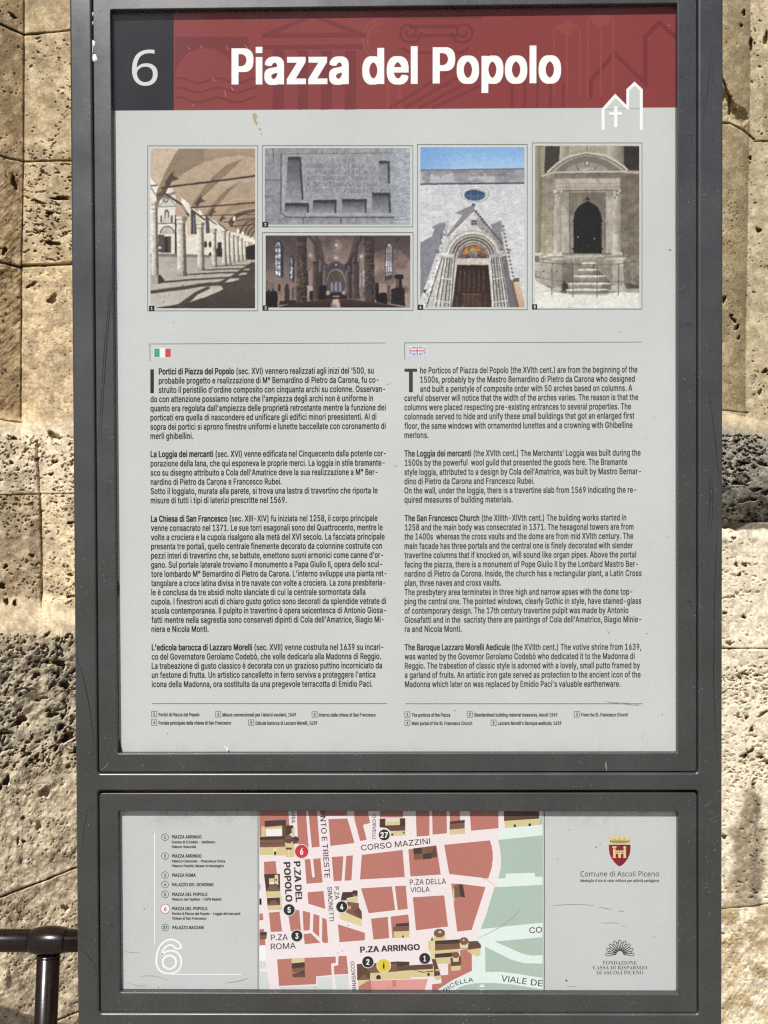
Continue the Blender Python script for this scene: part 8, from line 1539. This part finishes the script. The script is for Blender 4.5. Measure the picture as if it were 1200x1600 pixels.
a.poly([(448, 420), (470, 408), (505, 412), (500, 520), (448, 520)], (46, 38, 38)); a.poly([(378, 455), (404, 455), (404, 525), (378, 525)], (52, 43, 43)); a.poly([(360, 410), (402, 425), (402, 450), (378, 455), (365, 500)], (176, 158, 152))
a.grad([(270, 545), (480, 518), (550, 518), (530, 578), (140, 578)], (70, 54, 50), (44, 34, 33)); a.grad([(600, 518), (690, 518), (880, 545), (1090, 578), (612, 578)], (70, 54, 50), (44, 34, 33))
for i in range(6): y = 526 + i * 9; a.line([(300 - i * 24, y + 8), (545 - i * 3, y - 2)], 3, (112, 86, 78), .6); a.line([(605 + i * 2, y - 2), (880 + i * 30, y + 10)], 3, (112, 86, 78), .6)
a.grad([(556, 516), (592, 516), (606, 578), (546, 578)], (206, 178, 166), (186, 156, 148))
for x, y, r in ((578, 112, 12), (575, 207, 7), (380, 187, 6), (765, 195, 6)): a.ell(x, y, r * 2.4, r * 2.4, (210, 180, 165), .5, .9); a.ell(x, y, r, r, (255, 246, 236))
a.fill(sstep(.5, .64, fbm(a.X, a.Y, 90, 4, 38)), (70, 58, 56), .3); a.fill(1 - sstep(40, 300, a.Y), (70, 58, 58), .3); a.line([(1030, 78), (1050, 58)], 14, (60, 50, 50)); a.mottle(.06, 8, 3, 36); a.mottle(.06, 50, 3, 37); a.blur(1)
finish(a, (410.2, 363.2, 645.4, 484.8), (410.8, 477, 419.2, 485.2), '3', 'dark photograph of a church nave')

# 4 - portal of the church under a blue sky
a = Art(645, 220, 5.926, 70, 60, 1034, 1540, (208, 208, 213))
a.grad([(70, 60), (1034, 60), (1034, 272), (70, 272)], (128, 172, 222), (168, 200, 232)); a.fill((1 - sstep(70, 520, a.X)) * (a.Y < 270), (116, 160, 214), .7)
a.mottle(.05, 50, 4, 51, a.Y > 270); a.mottle(.09, 14, 4, 52, a.Y > 270, .6, 1.5)
a.poly([(70, 275), (1034, 258), (1034, 392), (70, 402)], (156, 153, 160)); a.mottle(.16, 34, 4, 53, (a.Y > 265) & (a.Y < 400), .7, 1.3); a.fill((a.Y > 300) * (a.Y < 385) * sstep(.46, .6, fbm(a.X, a.Y, 60, 3, 60)) * (a.X < 760), (196, 193, 198), .7); a.fill((a.Y > 265) * (a.Y < 330) * sstep(.5, .6, fbm(a.X, a.Y * 2, 70, 3, 61)), (122, 118, 126), .6)
a.line([(70, 272), (1034, 257)], 7, (92, 82, 90)); a.line([(70, 402), (1034, 391)], 12, (72, 66, 74))
g = np.random.default_rng(5)
for _ in range(150):
    x = g.uniform(75, 1030); y = g.uniform(410, 1250); l = g.uniform(8, 30); a.line([(x, y), (x + l, y - l * .28)], g.uniform(3, 6), (150, 148, 154), g.uniform(.25, .7))
a.ell(578, 495, 132, 78, (236, 235, 236)); a.ell(578, 498, 116, 66, (190, 186, 188)); a.ell(572, 505, 96, 50, (72, 98, 140)); a.poly([(478, 505), (490, 470), (560, 450), (668, 480), (668, 505)], (56, 74, 108), .6)
for x in (540, 605): a.line([(x, 462), (x, 552)], 4, (120, 140, 168))
a.line([(480, 505), (668, 505)], 4, (120, 140, 168)); a.ering(578, 495, 128, 74, 5, (150, 147, 150))
SH = (136, 134, 142)
a.poly([(390, 668), (480, 625), (556, 595), (575, 640), (520, 700), (440, 790), (340, 880), (330, 850), (420, 740), (460, 690)], SH); a.poly([(172, 802), (240, 765), (318, 742), (318, 850), (230, 1010), (150, 1250), (90, 1400), (70, 1470), (70, 940), (180, 885), (200, 815)], SH); a.poly([(715, 780), (815, 740), (820, 850), (850, 1000), (800, 960), (745, 830)], SH); a.mottle(.1, 20, 3, 54, a.mask([(70, 940), (318, 742), (318, 850), (70, 1470)]))
# gable
a.poly([(560, 640), (585, 650), (830, 950), (840, 1020), (300, 1020), (320, 880)], (206, 204, 202)); a.poly([(575, 655), (600, 670), (830, 950), (840, 1020), (790, 990)], (140, 136, 136)); a.line([(320, 885), (562, 645)], 12, (132, 126, 124)); a.line([(575, 650), (830, 950)], 13, (104, 99, 98)); a.line([(345, 890), (565, 672)], 6, (236, 234, 232))
a.poly([(548, 580), (578, 580), (578, 604), (548, 604)], (104, 98, 98)); a.line([(566, 600), (568, 655)], 9, (130, 124, 122)); a.poly([(540, 735), (588, 735), (588, 778), (540, 778)], (64, 60, 60)); a.line([(564, 735), (564, 778)], 5, (170, 166, 164)); a.line([(540, 757), (588, 757)], 5, (170, 166, 164)); a.poly([(590, 700), (700, 810), (760, 900), (640, 830), (590, 790)], (160, 155, 154)); a.mottle(.2, 13, 3, 55, a.mask([(560, 640), (830, 950), (840, 1020), (300, 1020)]))
for i in range(13): t = i / 12; a.ell(322 + 240 * t, 868 - 240 * t, 9, 9, (150, 145, 142)); a.ell(588 + 240 * t, 652 + 296 * t, 9, 9, (92, 88, 88))
# archivolts
for r, c in ((262, (176, 170, 164)), (246, (226, 222, 216)), (230, (112, 104, 98)), (216, (186, 180, 172)), (202, (96, 88, 82)), (188, (170, 163, 155)), (174, (88, 80, 75)), (160, (182, 175, 167)), (148, (84, 76, 70)), (138, (204, 198, 190))): a.ell(558, 1088, r, r * 1.0, c)
for i in range(40): t = math.pi * i / 39; a.ell(558 + 153 * math.cos(t), 1088 - 153 * math.sin(t), 5, 5, (206, 200, 192)); a.ell(558 + 224 * math.cos(t), 1088 - 224 * math.sin(t), 5, 5, (196, 190, 182))
a.ell(558, 1092, 134, 134, (92, 70, 58)); a.grad([(424, 1090), (440, 1030), (500, 970), (558, 958), (620, 972), (680, 1030), (694, 1090)], (148, 102, 66), (96, 74, 64)); a.ell(558, 1030, 36, 55, (176, 138, 96)); a.ell(556, 1005, 14, 16, (206, 170, 130)); a.poly([(528, 1090), (540, 1035), (575, 1035), (590, 1090)], (96, 104, 120)); a.ell(500, 1020, 20, 26, (190, 128, 66)); a.ell(600, 1000, 20, 24, (186, 120, 62)); a.ell(480, 1040, 14, 18, (176, 120, 70)); a.mottle(.3, 14, 2, 56, a.mask([(424, 1090), (440, 1030), (500, 970), (558, 958), (620, 972), (680, 1030), (694, 1090)]))
a.poly([(290, 1088), (840, 1088), (900, 1540), (70, 1540)], (196, 192, 188)); a.poly([(240, 1045), (380, 1052), (372, 1090), (232, 1085)], (206, 202, 198)); a.line([(245, 1045), (382, 1055)], 8, (236, 234, 230)); a.line([(250, 1075), (370, 1085)], 7, (128, 122, 118)); a.poly([(705, 1060), (810, 1030), (905, 1010), (900, 1045), (720, 1092)], (176, 172, 168)); a.line([(800, 1010), (905, 1012)], 14, (104, 100, 100))
a.poly([(395, 1100), (715, 1100), (712, 1145), (402, 1145)], (206, 190, 180)); a.poly([(400, 1145), (712, 1145), (732, 1540), (352, 1540)], (168, 160, 152))
a.grad([(412, 1150), (700, 1150), (732, 1540), (362, 1540)], (58, 45, 39), (74, 57, 48))
for x in (440, 482, 525, 568, 612, 655): a.line([(x, 1205), (x - 6 + (x - 555) * .05, 1390)], 17, (104, 80, 66), .7); a.line([(x - 12, 1205), (x - 18 + (x - 555) * .06, 1390)], 5, (56, 40, 34), .8)
a.line([(385, 1408), (715, 1408)], 12, (66, 50, 42)); a.poly([(458, 1420), (632, 1420), (636, 1540), (452, 1540)], (82, 64, 54)); 
for x in (410, 480, 515, 555, 600, 670): a.line([(x, 1435), (x - 3, 1540)], 12, (100, 78, 65), .7)
a.line([(458, 1420), (632, 1420)], 6, (146, 116, 98)); a.line([(405, 1150), (356, 1540)], 9, (216, 210, 204)); a.line([(706, 1150), (738, 1540)], 8, (206, 200, 194))
def shaft(x0, y0, x1, y1, w, tw):
    a.line([(x0, y0), (x1, y1)], w, (188, 183, 178)); a.line([(x0 + w * .3, y0), (x1 + w * .3, y1)], w * .45, (92, 87, 84)); a.line([(x0 - w * .3, y0), (x1 - w * .3, y1)], w * .3, (236, 233, 229))
    if tw:
        n = 22
        for i in range(n): t = i / n; x = x0 + (x1 - x0) * t; y = y0 + (y1 - y0) * t; a.line([(x - w * .5, y + 9), (x + w * .5, y - 9)], 7, (84, 79, 77), .75)
for x0, x1, tw in ((262, 120, 0), (285, 205, 0), (312, 245, 0), (338, 290, 1), (362, 325, 1), (380, 345, 0)): shaft(x0, 1090, x1, 1540, 21, tw)
for x0, x1, tw in ((722, 752, 0), (742, 785, 1), (766, 815, 1), (788, 845, 1), (806, 872, 0)): shaft(x0, 1090, x1, 1540, 21, tw)
a.line([(262, 1268), (350, 1282)], 9, (224, 220, 215)); a.line([(745, 1282), (840, 1262)], 9, (216, 211, 206)); a.line([(212, 1480), (345, 1498)], 9, (224, 220, 215)); a.line([(750, 1495), (880, 1478)], 9, (216, 211, 206))
a.poly([(820, 1075), (870, 1060), (905, 1290), (975, 1540), (890, 1540)], (118, 114, 118)); a.poly([(900, 1285), (930, 1300), (985, 1540), (955, 1540)], (122, 98, 90)); a.grad([(930, 1312), (990, 1300), (1034, 1520), (1034, 1540), (985, 1540)], (214, 186, 160), (196, 160, 134)); a.poly([(925, 1275), (985, 1268), (988, 1302), (930, 1310)], (104, 98, 98))
for i in range(15):
    t = i / 14; a.ell(300 - 140 * t ** 1.1 + 10, 760 + 560 * t, 12, 13, (120, 114, 114) if i % 2 else (196, 192, 190)); a.ell(285 - 150 * t ** 1.1 + 30, 770 + 560 * t, 10, 15, (222, 219, 217)); a.ell(815 + 105 * t ** 1.1, 770 + 500 * t, 12, 15, (208, 205, 203)); a.ell(836 + 100 * t ** 1.1, 790 + 500 * t, 11, 10, (98, 94, 96))
a.poly([(305, 735), (335, 735), (325, 800), (300, 850)], (186, 182, 180)); a.poly([(795, 735), (820, 735), (830, 800), (845, 860), (815, 840)], (150, 146, 146)); a.poly([(210, 1012), (240, 1010), (240, 1045), (205, 1040)], (100, 96, 98)); a.ell(115, 1392, 22, 16, (80, 76, 80))
a.poly([(180, 1240), (230, 1110), (250, 1120), (150, 1440), (110, 1540), (90, 1540), (120, 1400)], (214, 211, 209), .8); m = a.mask([(240, 1090), (250, 1100), (180, 1400), (120, 1540), (85, 1540), (150, 1300)]); a.mottle(.45, 14, 2, 57, m)
a.fill(sstep(.53, .66, fbm(a.X, a.Y * 1.6, 110, 4, 62)) * (a.Y > 410) * (a.Y < 1250) * ~a.mask([(390, 1100), (716, 1100), (734, 1540), (352, 1540)]), (168, 166, 172), .22); m = a.mask([(290, 830), (840, 830), (900, 1540), (70, 1540)]); a.mottle(.18, 16, 3, 59, m); a.mottle(.06, 8, 3, 58); a.blur(1)
finish(a, (652.2, 225.6, 823.8, 483.8), (653, 476, 661, 484), '4', 'photograph of a gothic portal under blue sky')

# 5 - baroque aedicule
a = Art(825, 220, 5.926, 64, 45, 1030, 1548, (150, 139, 122))
a.grad([(64, 45), (1030, 45), (1030, 300), (64, 300)], (176, 164, 142), (150, 138, 120)); a.mottle(.1, 40, 4, 71)
a.poly([(160, 50), (300, 50), (285, 190), (180, 295), (150, 295)], (76, 68, 62)); a.poly([(888, 50), (1030, 50), (1030, 280), (920, 265), (888, 220)], (66, 59, 55)); a.grad([(64, 45), (140, 45), (112, 1035), (64, 1035)], (176, 162, 132), (112, 100, 82), 0); a.poly([(110, 60), (160, 55), (150, 300), (120, 330)], (166, 152, 126))
a.grad([(295, 50), (380, 50), (380, 180), (295, 200)], (190, 178, 152), (150, 136, 114), 0); a.grad([(735, 50), (888, 50), (888, 240), (735, 160)], (196, 184, 160), (128, 116, 100), 0); a.line([(545, 45), (545, 110)], 6, (96, 86, 76))
a.grad([(130, 340), (260, 320), (250, 1035), (118, 1035)], (142, 130, 110), (182, 170, 142)); a.mottle(.1, 30, 4, 72, a.mask([(130, 340), (260, 320), (250, 1035), (118, 1035)]))
for i in range(9): y = 420 + i * 70; a.line([(120, y), (245, y - 4)], 3, (118, 106, 88), .5); a.line([(160 + (i % 2) * 40, y), (160 + (i % 2) * 40, y + 68)], 3, (118, 106, 88), .4)
a.grad([(860, 300), (920, 265), (1030, 300), (1030, 1370), (900, 1370), (860, 1000)], (120, 108, 92), (126, 114, 98)); a.mottle(.14, 60, 4, 73, a.X > 860)
# pediment
a.poly([(180, 290), (270, 205), (370, 145), (470, 112), (545, 106), (630, 112), (730, 140), (830, 195), (925, 268), (900, 300), (200, 305)], (172, 161, 147)); a.poly([(240, 292), (330, 215), (420, 165), (540, 140), (640, 150), (740, 188), (868, 276), (860, 290)], (128, 117, 104)); a.poly([(330, 285), (420, 220), (545, 190), (680, 225), (770, 285)], (156, 145, 131)); a.line([(182, 288), (275, 205), (375, 145), (545, 108), (720, 137), (830, 195), (922, 266)], 15, (204, 193, 177)); a.line([(205, 290), (290, 215), (390, 160), (545, 124), (710, 152), (820, 208), (900, 268)], 7, (108, 98, 87))
a.ell(546, 208, 24, 28, (110, 99, 87)); a.ell(546, 206, 16, 20, (182, 170, 154)); a.line([(445, 225), (470, 280)], 7, (104, 94, 84)); a.line([(645, 225), (610, 280)], 7, (104, 94, 84)); 
for i in range(9): a.ell(490 + i * 14, 262 + 8 * math.sin(i * .8), 7, 7, (196, 186, 170))
a.line([(130, 325), (240, 292), (880, 284), (1030, 300)], 16, (196, 186, 170)); a.grad([(240, 300), (900, 292), (855, 345), (255, 355)], (120, 109, 97), (136, 124, 111)); a.grad([(255, 352), (852, 345), (850, 455), (255, 465)], (190, 178, 162), (176, 164, 150)); a.line([(255, 400), (852, 392)], 4, (140, 128, 114)); a.line([(248, 432), (855, 425)], 5, (148, 136, 122)); a.line([(250, 463), (858, 456)], 7, (94, 84, 75))
# niche and gate
a.poly([(310, 470), (790, 465), (790, 1040), (310, 1040)], (158, 147, 131)); a.grad([(385, 480), (720, 478), (716, 1040), (388, 1040)], (122, 112, 97), (146, 134, 118)); a.poly([(310, 600), (350, 630), (380, 700), (382, 1030), (310, 1030)], (186, 175, 160)); a.poly([(716, 520), (790, 520), (788, 1035), (716, 1035)], (182, 171, 156)); a.line([(384, 480), (388, 1035)], 7, (104, 94, 82)); a.line([(716, 480), (716, 1035)], 7, (110, 100, 88)); a.line([(404, 690), (404, 1030)], 14, (164, 153, 138), .6)
gate = [(422, 1042), (422, 720), (432, 665), (460, 615), (505, 580), (552, 558), (600, 580), (645, 612), (672, 662), (682, 720), (682, 1042)]
a.poly(gate, (48, 44, 42)); a.mottle(.12, 9, 2, 74, a.mask(gate), 1.0, 1.0); a.line([(552, 565), (552, 1040)], 4, (38, 34, 33)); a.line([(552, 510), (552, 560)], 8, (50, 45, 42)); a.ell(552, 542, 20, 9, (50, 45, 42)); a.ell(463, 890, 6, 6, (190, 184, 176)); a.ell(614, 908, 6, 6, (190, 184, 176)); a.line([(555, 965), (556, 985)], 5, (120, 112, 104))
for y in (745, 1000): a.ell(416, y, 9, 8, (56, 50, 46)); a.ell(686, y, 9, 8, (56, 50, 46))
for x0 in (246, 792):
    w = 58
    a.grad([(x0, 540), (x0 + w, 540), (x0 + w + 4, 1035), (x0 - 4, 1035)], (216, 206, 192), (160, 148, 134), 0)
    for i in range(5): a.line([(x0 + 8 + i * 11, 550), (x0 + 8 + i * 11, 855)], 3.5, (138, 127, 114), .8)
    a.poly([(x0 - 8, 455), (x0 + w + 14, 452), (x0 + w, 540), (x0 + 4, 545)], (176, 165, 150)); a.mottle(.5, 13, 2, 75, a.mask([(x0 - 8, 455), (x0 + w + 14, 452), (x0 + w, 540), (x0 + 4, 545)])); a.poly([(x0 - 14, 1030), (x0 + w + 16, 1030), (x0 + w + 26, 1062), (x0 - 20, 1062)], (206, 196, 182))
a.poly([(64, 1040), (240, 1036), (320, 1048), (320, 1066), (64, 1090)], (206, 198, 184)); a.line([(320, 1044), (780, 1046)], 8, (120, 110, 98)); a.grad([(320, 1055), (780, 1055), (780, 1140), (320, 1140)], (176, 163, 148), (150, 138, 124)); a.line([(380, 1072), (760, 1064)], 14, (196, 186, 170)); a.mottle(.2, 20, 3, 76, (a.Y > 1035) & (a.Y < 1140))
# lower wall, pedestals
a.grad([(64, 1100), (320, 1120), (320, 1360), (64, 1320)], (190, 181, 166), (170, 160, 146)); a.mottle(.12, 24, 4, 77, (a.Y > 1100) & (a.X < 330)); a.poly([(64, 1065), (105, 1065), (105, 1120), (64, 1120)], (128, 118, 106))
for p in ([(64, 1150), (210, 1160)], [(64, 1210), (210, 1220)], [(115, 1150), (115, 1300)], [(64, 1265), (200, 1275)]): a.line(p, 4, (120, 111, 100), .7)
for x0, x1 in ((206, 330), (712, 910)): a.poly([(x0, 1072), (x1, 1068), (x1 - 10, 1105), (x0 + 12, 1105)], (198, 188, 174)); a.line([(x0, 1078), (x1, 1074)], 9, (128, 118, 106))
a.grad([(222, 1105), (316, 1105), (320, 1370), (215, 1370)], (176, 166, 152), (150, 140, 127), 0); a.grad([(780, 1105), (882, 1105), (886, 1340), (780, 1340)], (190, 180, 165), (166, 155, 141)); a.poly([(190, 1370), (330, 1350), (375, 1400), (220, 1400)], (186, 177, 164)); a.poly([(755, 1345), (890, 1330), (915, 1370), (905, 1395), (745, 1395)], (190, 181, 168)); a.ell(268, 1205, 6, 10, (80, 72, 64)); a.ell(144, 1205, 10, 9, (104, 96, 86))
a.poly([(316, 1120), (420, 1140), (420, 1300), (360, 1345), (318, 1330)], (124, 114, 102)); a.fill(np.hypot((a.X - 346) / 32, (a.Y - 1355) / 44) + (fbm(a.X, a.Y, 16, 3, 90) - .5) * 1.6 < 1, (66, 60, 55)); a.grad([(660, 1120), (780, 1120), (780, 1340), (740, 1300)], (150, 139, 124), (140, 129, 116)); a.poly([(640, 1190), (780, 1320), (770, 1350), (640, 1260)], (108, 98, 88))
a.poly([(886, 1140), (1030, 1130), (1030, 1345), (930, 1370), (890, 1330)], (136, 126, 111)); a.mottle(.2, 30, 4, 78, a.mask([(886, 1140), (1030, 1130), (1030, 1345), (890, 1330)])); a.poly([(890, 1310), (1030, 1340), (1030, 1362), (915, 1372)], (92, 83, 73))
# steps
for x0, x1, y0, y1 in ((505, 618, 1130, 1190), (465, 640, 1190, 1250), (420, 715, 1250, 1315), (372, 768, 1318, 1375), (355, 745, 1375, 1412)):
    a.grad([(x0, y0), (x1, y0), (x1, y1), (x0, y1)], (176, 165, 152), (132, 122, 110)); a.ell((x0 + x1) / 2, y0 + 4, (x1 - x0) / 2 + 10, 11, (222, 214, 203)); a.poly([(x1 - (x1 - x0) * .2, y0 + 8), (x1, y0 + 8), (x1, y1), (x1 - (x1 - x0) * .25, y1)], (104, 95, 85), .6)
# pavement in sun
a.poly([(64, 1290), (200, 1365), (220, 1405), (400, 1412), (745, 1412), (905, 1395), (1030, 1375), (1030, 1548), (64, 1548)], (222, 217, 207)); a.poly([(64, 1385), (420, 1420), (760, 1420), (1030, 1405), (1030, 1548), (64, 1548)], (226, 223, 216), .8); a.line([(64, 1392), (220, 1392), (400, 1425), (720, 1432)], 4, (186, 179, 168)); a.line([(380, 1415), (740, 1420)], 12, (150, 141, 129), .8); a.poly([(915, 1375), (1030, 1368), (1030, 1410), (905, 1405)], (176, 168, 156)); a.mottle(.05, 24, 3, 79, a.Y > 1400)
# railing
RL = (92, 84, 78)
for x, y0, y1 in ((222, 1125, 1425), (416, 1140, 1450), (640, 1145, 1455), (838, 1140, 1435)): a.line([(x, y0), (x, y1)], 6, RL)
a.line([(64, 1112), (140, 1128), (300, 1140), (640, 1148), (838, 1142), (1030, 1112)], 5, RL); a.line([(80, 1262), (220, 1292), (416, 1306), (640, 1312), (885, 1300)], 4.5, RL); a.line([(64, 1250), (100, 1268)], 6, RL)
m = a.mask([(130, 300), (1030, 290), (1030, 1400), (100, 1400)]) & ~a.mask(gate); a.mottle(.09, 34, 4, 82, m); a.fill(sstep(.52, .64, fbm(a.X, a.Y * 1.3, 60, 4, 83)) * m, (196, 186, 168), .15); a.fill(sstep(.54, .66, fbm(a.X * 1.6, a.Y * .6, 50, 4, 84)) * m, (96, 86, 74), .16); a.mottle(.07, 8, 3, 80); a.mottle(.05, 60, 3, 81); a.blur(1)
finish(a, (831.6, 223.2, 1003.2, 483.0), (831.6, 475.4, 839.4, 483.4), '5', 'sepia photograph of a baroque shrine with railing', 0, .72)
